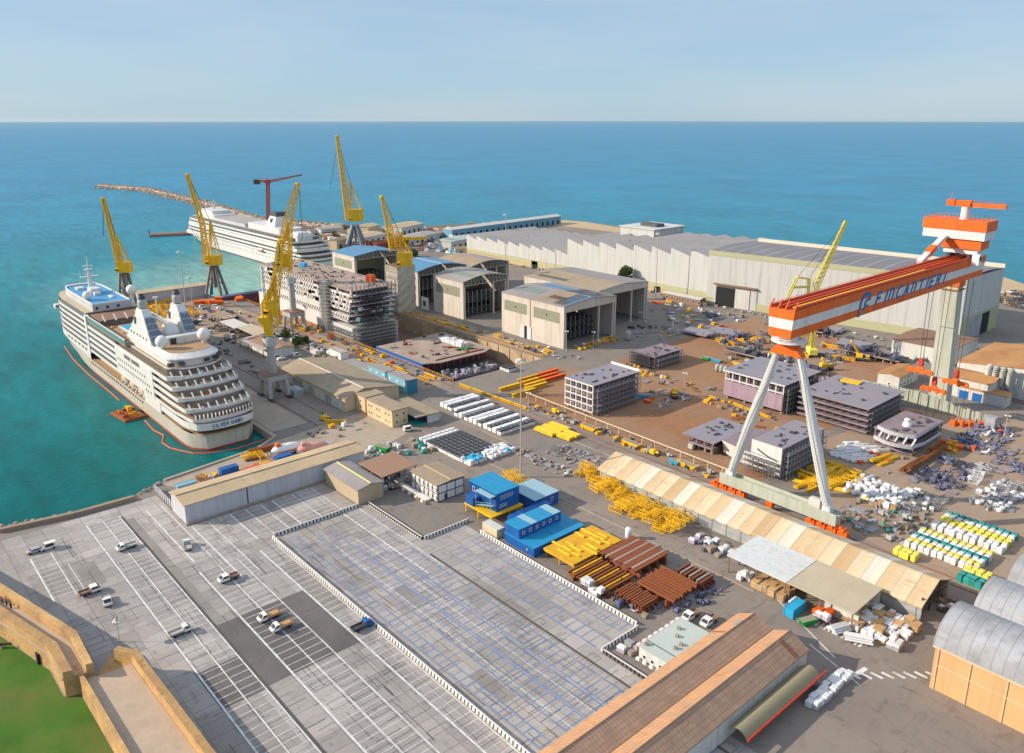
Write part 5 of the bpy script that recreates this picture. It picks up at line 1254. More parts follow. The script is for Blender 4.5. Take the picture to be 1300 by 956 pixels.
# ================================================================== cranes, masts
# ---- the gantry crane
GX0, GX1, GY0, GY1, GZ0, GZ1 = -121.6, -113.2, 209., 359., 58.2, 66.6
t = thing('gantry_crane', 'giant orange and white banded gantry crane spanning the assembly yard', 'gantry crane', (-116,284,0))
def band(z0, z1, mat, name):
    k = lambda z: (GZ1-z)/(GZ1-GZ0)*.7
    b = MB(); pr = [(GX0+k(z0),z0),(GX1-k(z0),z0),(GX1-k(z1),z1),(GX0+k(z1),z1)]
    b.ext(pr, GY0, GY1, 'y'); b.build(name, mat, t)
band(GZ0, GZ0+2.6, 'gantry_orange', 'lower_band'); band(GZ0+2.61, GZ1-2.81, 'gantry_white', 'white_band'); band(GZ1-2.8, GZ1, 'gantry_orange', 'upper_band')
b = MB()
for x in (GX0+.5, GX0+3.1, GX1-3.4, GX1-.6): b.box(x-.25, GY0+1, GZ1+.02, x+.25, GY1-6, GZ1+.9)
b.build('trolley_rail', 'orange_dull', t)
b = MB(); b.box(GX1-2.6, GY0+3, GZ1+.02, GX1-1.9, GY0+95, GZ1+.5); b.build('cable_tray', 'yellow', t)
b = MB(); b.box(GX0+1., GY0+2, GZ1+.02, GX0+2.6, GY1-4, GZ1+.1); b.box(GX0+3.6, GY0+2, GZ1+.02, GX1-3.9, GY1-4, GZ1+.12); b.build('walkway', 'rust_red', t)
b = MB()
for k in range(50):
    y = GY0+.5+k*2.95
    for x in (GX1-.1, GX0+.1): b.box(x-.05, y-.05, GZ1, x+.05, y+.05, GZ1+1.15)
for x in (GX1-.1, GX0+.1): b.box(x-.05, GY0+.5, GZ1+1.1, x+.05, GY1-5, GZ1+1.2); b.box(x-.04, GY0+.5, GZ1+.6, x+.04, GY1-5, GZ1+.66)
for x in (GX0+.3, GX1-.3, GX0+2.9, GX1-3.2): b.bar((x,GY0+.3,GZ1),(x,GY0+2.2,GZ1+2.4),.35)
b.build('handrail', 'orange_dull', t)
b = MB(); lettering(b, 'FINCANTIERI', (GX1-.47, 262., GZ0+2.35), (0,1,0), 3.9, 3.5, .95, (1,0,-.083), 1.7, .22, (.0833,0,1)); b.build('lettering', 'letter_blue', t)
b = MB()
for pl, w in (([(0,-.55),(0,.75),(.25,1.1),(.8,1.3),(1.5,1.25),(1.9,1.)],1.25),([(.95,-.1),(.95,.55),(1.2,.72),(1.9,.75)],.85),([(1.,.2),(1.75,.2)],.6)):
    for (a,c),(e,f) in zip(pl, pl[1:]):
        p = Vector((GX1-.5+.35*c, 251.+a*3.3, GZ0+2.2+c*3.9)); q = Vector((GX1-.5+.35*f, 251.+e*3.3, GZ0+2.2+f*3.9)); d = (q-p).normalized(); s = d.cross(Vector((1,0,0)))*w/2; p = p-d*w*.2; q = q+d*w*.2; m = Vector((.16,0,0))
        b.add([p-s,p+s,q+s,q-s,p-s+m,p+s+m,q+s+m,q-s+m], [(4,5,6,7),(0,1,5,4),(1,2,6,5),(2,3,7,6),(3,0,4,7)])
b.build('emblem', 'letter_blue', t)
AX, AY = -116.9, 214.
b = MB(); b.lathe([(2.3,55.6),(2.6,57),(2.8,58.18)], AX, AY, 14); o = b.build('collar', 'ship_white', t)
b = MB(); b.lathe([(5.2,56.2),(5.2,56.45),(2.5,56.45)], AX, AY, 18)
for k in range(18): a = k*.349; b.box(AX+5.1*math.cos(a)-.05,AY+5.1*math.sin(a)-.05,56.4,AX+5.1*math.cos(a)+.05,AY+5.1*math.sin(a)+.05,57.6)
b.lathe([(5.15,57.5),(5.15,57.62),(5.,57.62)], AX, AY, 18); b.build('platform', 'ship_white', o)
b = MB(); b.loft([[(AX-5.2,AY-1.3,52.),(AX+5.2,AY-1.3,52.),(AX+5.2,AY+1.3,52.),(AX-5.2,AY+1.3,52.)],[(AX-3.8,AY-1.6,54.),(AX+3.8,AY-1.6,54.),(AX+3.8,AY+1.6,54.),(AX-3.8,AY+1.6,54.)],[(AX-1.9,AY-1.7,55.8),(AX+1.9,AY-1.7,55.8),(AX+1.9,AY+1.7,55.8),(AX-1.9,AY+1.7,55.8)]], False, True, True); b.build('knuckle', 'orange', t)
for xf, xa in ((-133.2,AX-3.6),(-99.6,AX+3.6)):
    b = MB(); n = 8
    for k in range(n):
        f0, f1 = k/n, (k+1)/n; r0 = 1.05+.55*math.sin(math.pi*min(f0+.12,1)); r1 = 1.05+.55*math.sin(math.pi*min(f1+.12,1))
        b.tube((xf+(xa-xf)*f0,AY+.6,7.5+45*f0),(xf+(xa-xf)*f1,AY+.6,7.5+45*f1),r0,r1,16,cap=False)
    o = b.build('leg', 'leg_white', t)
    b = MB(); b.bbox(xf, AY+.6, 3.6, 3., 3., 5.2, 0, .3, .8); b.build('foot', 'leg_white', o)
b = MB(); b.box(-136.5, AY-1., 3.4, -96, AY+2.2, 6.2); b.box(-136.5,AY-1.1,6.22,-96,AY-1.,7.2); b.box(-136.5,AY+2.2,6.22,-96,AY+2.3,7.2); b.build('sill_beam', 'wall_mint', t)
b = MB(); b.bbox(-103.5, AY+.6, 6.25, 3.6, 2., 3.2, 0, .2); b.build('drive_cabinet', 'wall_pale', t)
b = MB(); b.bbox(-118, AY+.3, 0.6, 1.6, 1.6, 2.8, 0, .1, 1.5); b.build('jacking_post', 'orange', t)
for xc in (-133.6, -99.):
    for k in range(4):
        b = MB(); x = xc-5.1+k*3.4; b.bbox(x, AY+.4, .9, 2.9, 2.2, 1.7, 0, .5); b.bbox(x, AY+.4, 2., 1., 2.6, 1.1, 0, .3)
        for s in (-.8,.8): b.tube((x+s,AY-.6,.7),(x+s,AY+1.2,.7),.65,None,12)
        b.build('bogie', 'orange', t)
    b = MB(); b.box(xc-4.6, AY-.2, 2.7, xc+4.6, AY+1., 3.5); b.build('equaliser', 'orange', t)
for k in range(2):
    b = MB(); p0 = Vector((-133.2+k*33.6, AY-1.6, 9)); p1 = Vector((AX-3.6+k*7.2, AY-1.6, 52))
    for s in (-.3,.3): b.bar(p0+Vector((s,0,0)), p1+Vector((s,0,0)), .12)
    for j in range(40): q = p0.lerp(p1, j/40); b.bar(q+Vector((-.3,0,0)), q+Vector((.3,0,0)), .08)
    b.build('ladder', 'crane_grey', t)
LY = 352.
xl0, zt = PYz(1199,360,LY); xl1, _ = PYz(1219,362,LY); xb0, _ = PYz(1180,500,LY); xb1, _ = PYz(1204,505,LY)
b = MB(); b.loft([[(xb0,LY-2,0),(xb1,LY-2,0),(xb1,LY+4,0),(xb0,LY+4,0)],[(xl0,LY-2,zt-2),(xl1,LY-2,zt-2),(xl1,LY+4,zt-2),(xl0,LY+4,zt-2)]], False, True, True); o = b.build('leg', 'wall_mint', t)
b = MB(); b.box(xl0-.7,LY-2.7,zt-2,xl1+.7,LY+4.7,zt-1.6); b.box(xl0-.5,LY-2.4,zt-.4,xl1+.5,LY+4.4,zt-.1); b.build('platform', 'roof_brown', o)
for k in range(2): b = MB(); b.box(xb0+1.2+(xl0-xb0)*.0,LY-2.12,14+k*22,xb1-.6,LY-2.02,14.25+k*22); b.build('seam', 'roof_brown', o)
b = MB(); b.box(xl0,LY-2,zt-1.58,xl1,LY+4,zt-.42); b.build('leg_neck', 'wall_cream', t)
b = MB(); b.box(xl0-.5,LY-2.4,zt-.08,xl1+.5,LY+4.4,GZ0-.02); b.build('leg_head', 'orange', t)
for k in range(5): b = MB(); b.bbox((xb0+xb1)/2-10+k*5, LY+1, .3, 4.2, 2.6, 2.4, 0, .4); b.build('bogie', 'orange', t)
# trolley house with its jib crane
HY0, HY1 = 339., 350.
hx0, hz1 = PYz(1172,290,HY0); hx1, _ = PYz(1250,303,HY0); hz1 = 82.; hz0 = 74.6
b = MB(); b.box(hx0,HY0,hz0,hx1,HY1,hz0+3.4); b.build('house_lower', 'ship_white', t); b = MB(); b.box(hx0-.3,HY0-.3,hz0+3.42,hx1+.3,HY1+.3,hz1); b.build('house_upper', 'orange', t)
b = MB()
for x in (hx0,hx1):
    b.box(x-.06,HY0,hz1+1.1,x+.06,HY1,hz1+1.2)
for y in (HY0,HY1): b.box(hx0,y-.06,hz1+1.1,hx1,y+.06,hz1+1.2)
for k in range(15):
    for y in (HY0,HY1): x = hx0+(hx1-hx0)*k/14; b.box(x-.06,y-.06,hz1,x+.06,y+.06,hz1+1.2)
b.build('handrail', 'orange_dull', t)
b = MB(); b.box(GX0-3,HY0+1,GZ1+4.2,GX1+3.4,HY1-1,hz0-.02); b.build('trolley_upper', 'orange', t); b = MB(); b.box(GX0-2,HY0+2,GZ1+2.2,GX1+2.2,HY1-2,GZ1+4.18); b.build('trolley_frame', 'ship_white', t)
b = MB()
for x in (GX0+.5,GX1-.6):
    for k in range(4): b.bbox(x,HY0+2+k*2.4,GZ1+.92,1.2,1.9,1.25,0,.3)
b.build('trolley_wheels', 'steel_dark', t)
b = MB(); b.bbox(GX1+2.4,HY0+2,GZ1-1.6,2.6,3,4.2,0,.3); b.build('cabin', 'white', t)
b = MB(); b.box(GX1+3.72,HY0+.8,GZ1,GX1+3.8,HY0+3.2,GZ1+1.8); b.build('pane', 'dark_glass', t)
b = MB(); b.bar((GX0-1.5,318,GZ1+.5),(GX0-1.5,338.6,hz0+.4),2.2,1.6); b.build('rear_brace', 'ship_white', t); b = MB(); b.bar((GX0-1.6,324,GZ1+2.6),(GX0-1.6,330,GZ1+5.2),2.5,1.9); b.build('brace_band', 'orange', t)
jx, jz = PYz(1224,280,344.); b = MB(); b.lathe([(1.9,0),(1.6,1),(1.6,5)], jx, 344, 12, hz1); b.build('jib_post', 'ship_white', t)
j0 = PYz(1207,268,344.); j1 = PYz(1276,276,344.)
b = MB(); b.bar((jx-1.2,344,hz1+5.6),(jx+(j1[0]-jx),344,hz1+5.8),1.5,1.6); b.bar((j0[0],344,hz1+5.9),(jx+2,344,hz1+6.3),2.2,2.2); b.bbox(jx,344,hz1+4.9,3.6,3.2,1.6,0,.2); b.bbox(j0[0],344,hz1+5.,3,3,2.4,0,.3); b.tube((j0[0]-.3,344,hz1+7),(j0[0]-.3,344,hz1+10),.1); b.build('jib', 'orange', t)
b = MB()
for k in range(12): x = jx+(j1[0]-jx)*k/11; b.box(x-.05,343.2,hz1+6.5,x+.05,343.3,hz1+7.5)
b.box(jx,343.2,hz1+7.4,j1[0],343.3,hz1+7.5); b.build('jib_rail', 'orange_dull', t)
hook = [((1168,470),'orange lifting beam hanging left of the tall gantry leg','yl'),((1185,494),'lowest orange lifting beam hanging in front of the tall gantry leg',''),((1213,485),'orange lifting beam hanging right of the tall gantry leg','')]
for i, (px, lab, _) in enumerate(hook):
    Y = (330.,336.,344.)[i]; X, Z = PYz(px[0], px[1], Y)
    lb = thing('lifting_beam', lab, 'lifting beam', (X,Y,Z), 'lifting beams hanging from the gantry crane')
    b = MB(); b.bbox(X,Y,Z-.8,10.5,1.3,1.5,0,.3,.9); b.bbox(X,Y,Z+.7,3.,1.2,1.1,0,.3,.6)
    for s in (-4.2,-1.5,1.5,4.2): b.bbox(X+s,Y,Z-1.4,.9,1.6,.7)
    b.build('beam', 'orange', lb)
    b = MB(); b.bbox(X,Y,Z+2.,1.8,1.8,3.2,0,.5,.8); b.build('hook_block', 'red', lb)
    b = MB()
    for s in (-.5,.5): b.tube((X+s,Y+s*.4,Z+5),(X+s*2,Y,GZ0 if i else GZ0),.11,None,4)
    for s in (-4.2,-1.5,1.5,4.2): b.tube((X+s,Y,Z-1.3),(X+s,Y,max(Z-12,.6)),.08,None,4)
    b.build('cables', 'steel_dark', lb)

# ---- slewing quay cranes, drawn from their outline at the distance of their feet
AXI = Vector((CA,-SA,0)); FW = Vector((SA,CA,0))
def luffer(name, label, base, col_top, house, jib, apex, stays, tower='legs', tw=8., mat='yellow', hs=(7,6,4.5), jw=(2.2,1.1), ch=.55, lw=1.5, tcol=None, group='yellow slewing cranes'):
    tcol = tcol or ('crane_leg' if tower == 'legs' else 'crane_grey')
    t = thing(name, label, 'crane', (*base,0), group)
    B0 = Vector((*base,0)); ct = PD(*col_top, base); zt = ct.z
    if tower == 'legs':
        for sx in (-1,1):
            for sy in (-1,1):
                b = MB(); f = B0+AXI*(sx*tw/2)+FW*(sy*tw/2); h = B0+AXI*(sx*1.7)+FW*(sy*1.7)+Vector((0,0,zt))
                b.bar(f+Vector((0,0,1)), h, lw); m = f.lerp(h,.5); b.bar(f.lerp(h,.35), (B0+AXI*(-sx*1.7)+FW*(sy*1.7)+Vector((0,0,zt))).lerp(B0+AXI*(-sx*tw/2)+FW*(sy*tw/2),.35), .5)
                b.bbox(f.x,f.y,0,2.4,1.6,1.3,0,.3); b.build('leg', tcol, t)
        b = MB(); b.tube(B0+Vector((0,0,zt*.3)), B0+Vector((0,0,zt)), 1.3, 1.5, 10); b.lathe([(2.8,zt-.6),(2.8,zt)], B0.x, B0.y, 12); b.build('tower', tcol, t)
    elif tower == 'column':
        ph = 11.
        b = MB()
        for sx in (-1,1):
            for sy in (-1,1): b.bar((B0.x+sx*5.4,B0.y+sy*4.2,1.2),(B0.x+sx*4.,B0.y+sy*3.6,ph-2),1.6,1.6)
        b.bbox(B0.x,B0.y,ph-2.4,10.4,9.4,2.6,0,.3); b.build('portal', tcol, t)
        b = MB(); b.box(B0.x-5.3,B0.y-4.8,ph+.22,B0.x+5.3,B0.y+4.8,ph+.45); b.build('portal_deck', 'roof_brown', t)
        for sx in (-1,1):
            for sy in (-1,1): b = MB(); b.bbox(B0.x+sx*5.4,B0.y+sy*4.2,0,4.4,1.2,1.3,0,.3); b.build('bogie', 'steel_dark', t)
        b = MB(); b.tube((B0.x,B0.y,ph+.4),(B0.x,B0.y,zt),1.9,1.7,16); b.build('column', tcol, t)
        b = MB(); b.lathe([(3.,zt-3.6),(3.3,zt-.3),(3.3,zt)], B0.x, B0.y, 14); b.build('slew_ring', 'wall_pale', t)
    hp = PD(*house, base)
    b = MB(); hx, hy, hh = hs; p = [hp+AXI*(sx*hx/2)+FW*(sy*hy/2) for sx,sy in ((-1,-1),(1,-1),(1,1),(-1,1))]
    b.prism([(q.x,q.y) for q in p], hp.z-hh/2, hp.z+hh/2); b.build('machine_house', mat, t)
    b = MB(); q = hp-AXI*(hx*.35)-FW*(hy*.6); b.bbox(q.x,q.y,hp.z-hh*.4,2.,2.,2.4,.8,.3); o = b.build('cab', mat, t); b = MB(); b.bbox(q.x-.05,q.y-.05,hp.z-hh*.4+.9,2.12,2.12,1.,.8,.02); b.build('pane', 'dark_glass', o)
    b = MB()
    for k in range(5):
        w = hp+AXI*(-hx/2+hx*k/4); b.bar(w-FW*hy/2+Vector((0,0,hh/2)), w-FW*hy/2+Vector((0,0,hh/2+1.1)), .08)
    b.bar(hp-AXI*hx/2-FW*hy/2+Vector((0,0,hh/2+1.1)), hp+AXI*hx/2-FW*hy/2+Vector((0,0,hh/2+1.1)), .09); b.build('railing', mat, t)
    J = [PD(*q, base) for q in jib]
    L_ = sum((c-a).length for a,c in zip(J,J[1:])); r = 0
    for k, (a, c) in enumerate(zip(J, J[1:])):
        l = (c-a).length; w0 = jw[0]+(jw[1]-jw[0])*r/L_; r += l; w1 = jw[0]+(jw[1]-jw[0])*r/L_
        b = MB(); b.lattice(a, c, w0*1.15, w1*1.15, max(3,int(l/2.6)), ch, rb=ch*.6); b.build('jib', mat, t)
    b = MB(); e = J[-1]; b.tube(e-FW*1.2, e+FW*1.2, .9, None, 10); b.bbox(e.x,e.y,e.z-.6,2.2,2.2,1.4); b.build('jib_head', mat, t)
    A = PD(*apex, base)
    b = MB()
    for s in (-1,1):
        b.bar(hp-AXI*(hx*.3)+FW*(s*hy*.4)+Vector((0,0,hh/2)), A+FW*(s*.7), .75); b.bar(hp+AXI*(hx*.42)+FW*(s*hy*.4)+Vector((0,0,hh/2)), A+FW*(s*.7), .6)
        for k in range(1,6):
            f = k/6; p1 = (hp-AXI*(hx*.3)+FW*(s*hy*.4)+Vector((0,0,hh/2))).lerp(A+FW*(s*.7), f); p2 = (hp+AXI*(hx*.42)+FW*(s*hy*.4)+Vector((0,0,hh/2))).lerp(A+FW*(s*.7), f); b.bar(p1, p2, .22)
            if k < 5: b.bar(p1, (hp+AXI*(hx*.42)+FW*(s*hy*.4)+Vector((0,0,hh/2))).lerp(A+FW*(s*.7), f+1/6), .2)
    b.bar(A-FW*.9, A+FW*.9, 1.); b.build('mast_frame', mat, t)
    b = MB()
    for k, (p_, q_) in enumerate(stays):
        a, c = PD(*p_, base), PD(*q_, base)
        b.tube(a-FW*.5, c-FW*.3, .1, None, 4); b.tube(a+FW*.5, c+FW*.3, .1, None, 4)
    if b.v: b.build('stays', 'steel_dark', t)
    return t
luffer('slewing_crane', 'yellow slewing crane with grey legs standing behind the ship with the blue deck', (-556,151), (159,347), (158,339), [(152,336),(131,252)], (147,300), [((147,300),(133,255)),((131,252),(131,300))], hs=(8.5,6,6.5), jw=(2.6,1.4))
luffer('slewing_crane', 'yellow slewing crane with splayed grey legs near the maroon dock gate', P(275,376), (271,338), (272,330), [(263,336),(257,285),(238,222)], (267,281), [((267,281),(240,226))], tw=11., hs=(9.5,7,6.5), jw=(2.8,1.5))
luffer('slewing_crane', 'tallest yellow slewing crane standing on blue grey legs at the far basin', P(452,316), (452,286), (452,273), [(443,280),(436,228),(428,173)], (444,229), [((444,229),(429,178)),((419,240),(426,195))], tw=16., hs=(13,10,11), jw=(4.5,1.8), tcol='crane_blue', ch=.8, lw=2.6)
luffer('slewing_crane', 'yellow lattice crane on a grey column in front of the tan workshop', P(349,503), (348,428), (345,392), [(346,385),(352,346),(356,306)], (349,350), [((352,346),(356,306)),((338,410),(349,350))], tower='column', hs=(4.4,4,6), jw=(3.6,1.6), ch=.36)
t = luffer('slewing_crane', 'yellow lattice crane on a grey column beside the white unfinished hull', P(374,418), (367,352), (362,330), [(360,348),(365,283),(378,234)], (366,283), [((380,242),(384,300)),((384,300),(372,335))], tower='column', hs=(7,6,8), jw=(6.5,1.8), ch=.45)
# lattice counterweight bodies of the two column cranes
for par, base, pts in ((None, P(349,503), [(337,420),(334,385),(343,366),(352,380),(354,412)]),):
    tt = [o for o in COL.objects if o.get('label','').startswith('yellow lattice crane on a grey column in front')][0]
    b = MB(); Q_ = [PD(*q, base) for q in pts]
    for s in (-2,2):
        for a, c in zip(Q_, Q_[1:]): b.bar(a+FW*s, c+FW*s, .6)
        b.bar(Q_[1]+FW*s, Q_[3]+FW*s, .4); b.bar(Q_[0]+FW*s, Q_[3]+FW*s, .4); b.bar(Q_[1]+FW*s, Q_[4]+FW*s, .4)
    for q in Q_: b.bar(q-FW*2, q+FW*2, .4)
    b.build('tower_frame', 'yellow', tt)
    q = PD(338,413,base); b = MB(); b.loft([[tuple(q+AXI*a*1.+FW*c+Vector((0,0,z))) for a,c in ((-2.6,-2.4),(2.6,-2.4),(2.6,2.4),(-2.6,2.4))] for z in (1.5,4.)]+[[tuple(q+AXI*a+FW*c+Vector((0,0,-4.5))) for a,c in ((.4,-1.8),(2.4,-1.8),(2.4,1.8),(.4,1.8))]], False, True)
    b.add([tuple(q+AXI*a+FW*c+Vector((0,0,4.))) for a,c in ((-2.6,-2.4),(2.6,-2.4),(2.6,2.4),(-2.6,2.4))], [(0,1,2,3)]); b.build('counterweight', 'yellow', tt)
base = P(510,394)
t = luffer('slewing_crane', 'yellow tower crane standing on a tall shrouded scaffold tower', base, (511,337), (514,329), [(500,318),(496,297),(485,250)], (507,296), [((507,296),(487,252))], tower='none', hs=(9,8,9), jw=(4.,1.3))
B0 = Vector((*base,0)); zt = PD(511,336,base).z
b = MB(); r = 6.8; n = 10
b.loft([[tuple(B0+Vector((r*(1.+.05*math.sin(k*9+z))*x, r*(1.+.05*math.cos(k*7+z))*y, z))) for k,(x,y) in enumerate(((-1,-1),(-.33,-1),(.33,-1),(1,-1),(1,-.33),(1,.33),(1,1),(.3,1),(-.3,1),(-1,1),(-1,.33),(-1,-.33)))] for z in [zt*k/n for k in range(n+1)]], False, True); b.build('shrouded_tower', 'shroud', t)
b = MB()
for k in range(7): z = zt*k/7+1; b.bar(B0+Vector((-r-.4,-r-.5,z)), B0+Vector((r+.4,-r-.5,z)), .2); b.bar(B0+Vector((-r+k*2.2,-r-.6,0)), B0+Vector((-r+k*2.2,-r-.6,zt)), .16)
b.build('scaffold_ties', 'steel', t)
a, c = PD(512,303,base), PD(541,302,base); b = MB(); b.bar(a, c, 2.6, 1.8); b.bar(a-FW*2, a-FW*2+Vector((0,0,-14)), .4); b.bar(PD(519,305,base), PD(519,322,base), .35); b.build('counter_jib', 'yellow', t)
b = MB()
for s in (-1,1):
    for x, y0, y1 in ((498,318,300),(504,318,292),(510,318,294)): b.bar(PD(x,y0,base)+FW*s*3, PD(x,y1,base)+FW*s*3, .5)
    for y in (300,306,312): b.bar(PD(498,y,base)+FW*s*3, PD(510,y,base)+FW*s*3, .3)
    b.bar(PD(498,318,base)+FW*s*3, PD(510,300,base)+FW*s*3, .3)
b.build('upper_frame', 'yellow', t)
# red tower crane far behind
base = P(341,290); t = thing('tower_crane', 'red hammerhead tower crane rising behind the far white cruise ship', 'crane', (*base,0))
b = MB(); b.lattice(Vector((*base,0)), PD(340,231,base), 3., 3., 26, .7); b.build('mast', 'red_pale', t)
b = MB(); b.lattice(PD(338,231,base), PD(383,222,base), 2.2, 1.2, 20, .6); b.build('jib', 'red_pale', t)
b = MB(); b.lattice(PD(341,231,base), PD(324,229,base), 2., 2., 6, .6); b.build('counter_jib', 'red_pale', t)
b = MB(); q = PD(326,231,base); b.bbox(q.x,q.y,q.z-2.5,6,4,5,.8); b.build('counterweight', 'steel_dark', t)
b = MB(); q = PD(340,231,base); b.bbox(q.x,q.y,q.z-1.5,5,5,4,.8,.2); b.bar(q, PD(340,226,base), .9); b.build('slewing_unit', 'red', t)
# crawler crane behind the gantry beam
base = P(1030,452); t = thing('crawler_crane', 'pale yellow crawler crane with a long lattice boom behind the gantry beam', 'crane', (*base,0)); B0 = Vector((*base,0))
b = MB()
for s in (-1,1): q = B0+AXI*(s*2.6); b.bbox(q.x,q.y,0,8,1.4,1.6,R(41),.5)
b.build('crawler_tracks', 'steel_dark', t); b = MB(); b.bbox(B0.x,B0.y,1.6,8,4,3,R(-48),.3); b.build('machine_house', 'pale_yellow', t)
b = MB(); b.lattice(B0+Vector((0,0,3.5)), PD(1036,362,base), 2., 2.4, 20, .3); b.lattice(PD(1036,362,base), PD(1074,281,base), 2.8, 1.2, 26, .35); b.build('boom', 'pale_yellow', t)
b = MB()
for s in (-1.2,1.2):
    for a, c in (((1000,378),(1012,352)),((1012,352),(1027,354)),((1027,354),(1026,376)),((1006,365),(1027,364))): b.bar(PD(*a,base)+FW*s, PD(*c,base)+FW*s, .6)
b.bar(PD(1012,352,base)-FW*1.2, PD(1012,352,base)+FW*1.2, .6); b.bar(PD(1000,378,base), B0+Vector((0,0,4)), .6); b.bar(PD(1026,376,base), B0+Vector((0,0,4)), .6)
b.build('gantry_frame', 'pale_yellow', t)
b = MB(); b.tube(PD(1012,352,base), PD(1073,283,base), .1, None, 4); b.tube(PD(1027,354,base), PD(1073,283,base), .1, None, 4); b.build('stays', 'steel_dark', t)
# ---- light masts
def light_mast(px, top, label, r=.35, flood=True, hr=1.6, group='light masts in the yard'):
    base = P(*px); t = thing('light_mast', label, 'light mast', (*base,0), group); h = PD(top[0], top[1], base).z
    b = MB(); b.tube((*base,0),(*base,h),r,r*.5,8); b.lathe([(r*2,0),(r*2,.5),(r,.6)], *base, 8); b.build('pole', 'mast', t)
    b = MB()
    if flood:
        b.lathe([(hr*.93,h-.3),(hr,h),(.2,h+.2)], *base, 10)
    b.build('head', 'mast', t) if b.v else None
    for k in range(6 if flood else 2):
        a = k*math.pi*2/(6 if flood else 2)+.4; b = MB(); d = hr if flood else .7; b.bbox(base[0]+d*math.cos(a), base[1]+d*math.sin(a), h-.9, .8, .5, .5, a, .1); b.build('floodlight', 'white', t)
for a in (((661,606),(662,456),'tallest light mast rising beside the yellow racks and the blue offices'),((238,409),(235,319),'light mast on the ship pier behind the twin funnels'),((246,403),(243,352),'short light mast on the ship pier beside a taller one',.25),((642,346),(643,272),'light mast in front of the low part of the sawtooth hall'),
          ((832,379),(833,296),'light mast in front of the white hall near the round tree'),((693,357),(693,318),'thin light mast against the middle of the sawtooth wall',.22,False),((891,371),(892,336),'thin light mast at the left corner of the tall white hall',.22,False),
          ((719,445),(720,419),'small lamp post at the left front corner of the blue and tan hall',.2,False),((753,443),(754,420),'small lamp post before the opening of the blue and tan hall',.2,False),((854,420),(856,403),'small lamp post on the road between the two clutter yards',.18,False),
          ((812,410),(814,395),'small lamp post among the blue machine parts',.18,False),((868,503),(870,472),'small lamp post by the white boom truck on bare earth',.18,False),((671,522),(672,497),'small lamp post at the end of the pale pipe',.18,False),((1275,553),(1281,526),'lamp post beside the grey switch cabinet at the right edge',.2,False),
          ((152,815),(148,786),'lamp post with a pink floodlight cluster by the fort wall',.12,True,.5)): light_mast(*a)
# ---- mobile cranes
def boom_truck(px, tip, label, mat, bmat, rot):
    base = P(*px); t = thing('mobile_crane', label, 'mobile crane', (*base,0)); x, y = base
    b = MB(); b.bbox(x,y,.9,7.5,2.5,.9,rot,.15); b.build('chassis', 'steel_dark', t)
    for k in (-2.6,-.8,1.6,2.8):
        for s in (-1.15,1.15):
            c = (x+k*math.cos(rot)-s*math.sin(rot), y+k*math.sin(rot)+s*math.cos(rot)); n = (-math.sin(rot)*.2, math.cos(rot)*.2); b = MB(); b.tube((c[0]-n[0],c[1]-n[1],.6),(c[0]+n[0],c[1]+n[1],.6),.6,None,10); b.build('wheel', 'tyre', t)
    b = MB(); b.bbox(x+2.6*math.cos(rot),y+2.6*math.sin(rot),1.8,2.,2.3,1.4,rot,.3); o = b.build('cab', mat, t); b = MB(); b.bbox(x+2.7*math.cos(rot),y+2.7*math.sin(rot),2.3,2.05,2.34,.6,rot,.02); b.build('pane', 'dark_glass', o)
    b = MB(); b.bbox(x-1.4*math.cos(rot),y-1.4*math.sin(rot),1.8,3.2,2.4,2.,rot,.3); b.build('turret', mat, t)
    a = Vector((x-1.6*math.cos(rot),y-1.6*math.sin(rot),3.6)); c = PD(*tip, base)
    b = MB(); b.bar(a, a.lerp(c,.55), .9); b.bar(a.lerp(c,.5), c, .6); b.bbox(c.x,c.y,c.z-.6,.9,.9,1.2); b.build('boom', bmat, t)
    return t
boom_truck((856,504), (840,478), 'yellow crane truck with a white boom raised on the bare earth', 'yellow', 'white', R(-50))
boom_truck((1094,458), (1081,433), 'yellow mobile crane with a raised yellow boom among dark steel parts', 'yellow', 'yellow', R(20))
boom_truck((1048,470), (1044,455), 'compact yellow crane parked behind the lilac hull block', 'yellow', 'yellow', R(60))
# ================================================================== loose things of the yard
RN.seed(21)
PROTO = {}
def put(key, x, y, z=0., rot=0., label='', group=None, scale=None):
    nm, cat, fn = KIND[key]
    if key not in PROTO:
        r = thing(nm, label, cat, (0,0,0), group); fn(r)
        PROTO[key] = r; r.location = (x,y,z); r.rotation_euler = (0,0,rot)
        if scale: r.scale = scale
    else:
        p = PROTO[key]; r = dup(p, (x,y,z), rot, label, group, scale=scale or (1,1,1))
        if not group and 'group' in r: del r['group']
    return r
KIND = {}
def bale(body, cap, w=1.5, l=1.9, h=1.5):
    def f(r):
        b = MB(); b.bbox(0,0,.14,w,l,h,0,.16,.97); b.build('load', body, r)
        b = MB(); b.bbox(0,0,h*.72+.14,w+.06,l+.06,h*.3,0,.16,.97); b.build('cover', cap, r)
        b = MB()
        for k in (-.42,0,.42): b.box(-w/2,k*l-.07,0,w/2,k*l+.07,.12)
        b.build('pallet', 'wood_grey', r)
    return f
KIND['row_w'] = ('film_wrapped_bundle','bundle',bale('white_wrap','white_wrap')); KIND['row_b'] = ('film_wrapped_bundle','bundle',bale('white_wrap','black_wrap'))
for k, a, c in (('w','white_wrap','white_wrap'),('b','white_wrap','black_wrap'),('g','grey_wrap','white_wrap'),('y','lime','white_wrap'),('t','teal','grey_wrap'),('c','white_wrap','cyan'),('k','wood','white_wrap'),('p','lilac','white_wrap')):
    KIND['bale_'+k] = ('wrapped_pallet','pallet load',bale(a,c))
for k, a, c in (('w','white_wrap','white_wrap'),('y','lime','pale_yellow'),('t','teal','teal')): KIND['sack_'+k] = ('sack_pallet','pallet of sacks',bale(a,c))
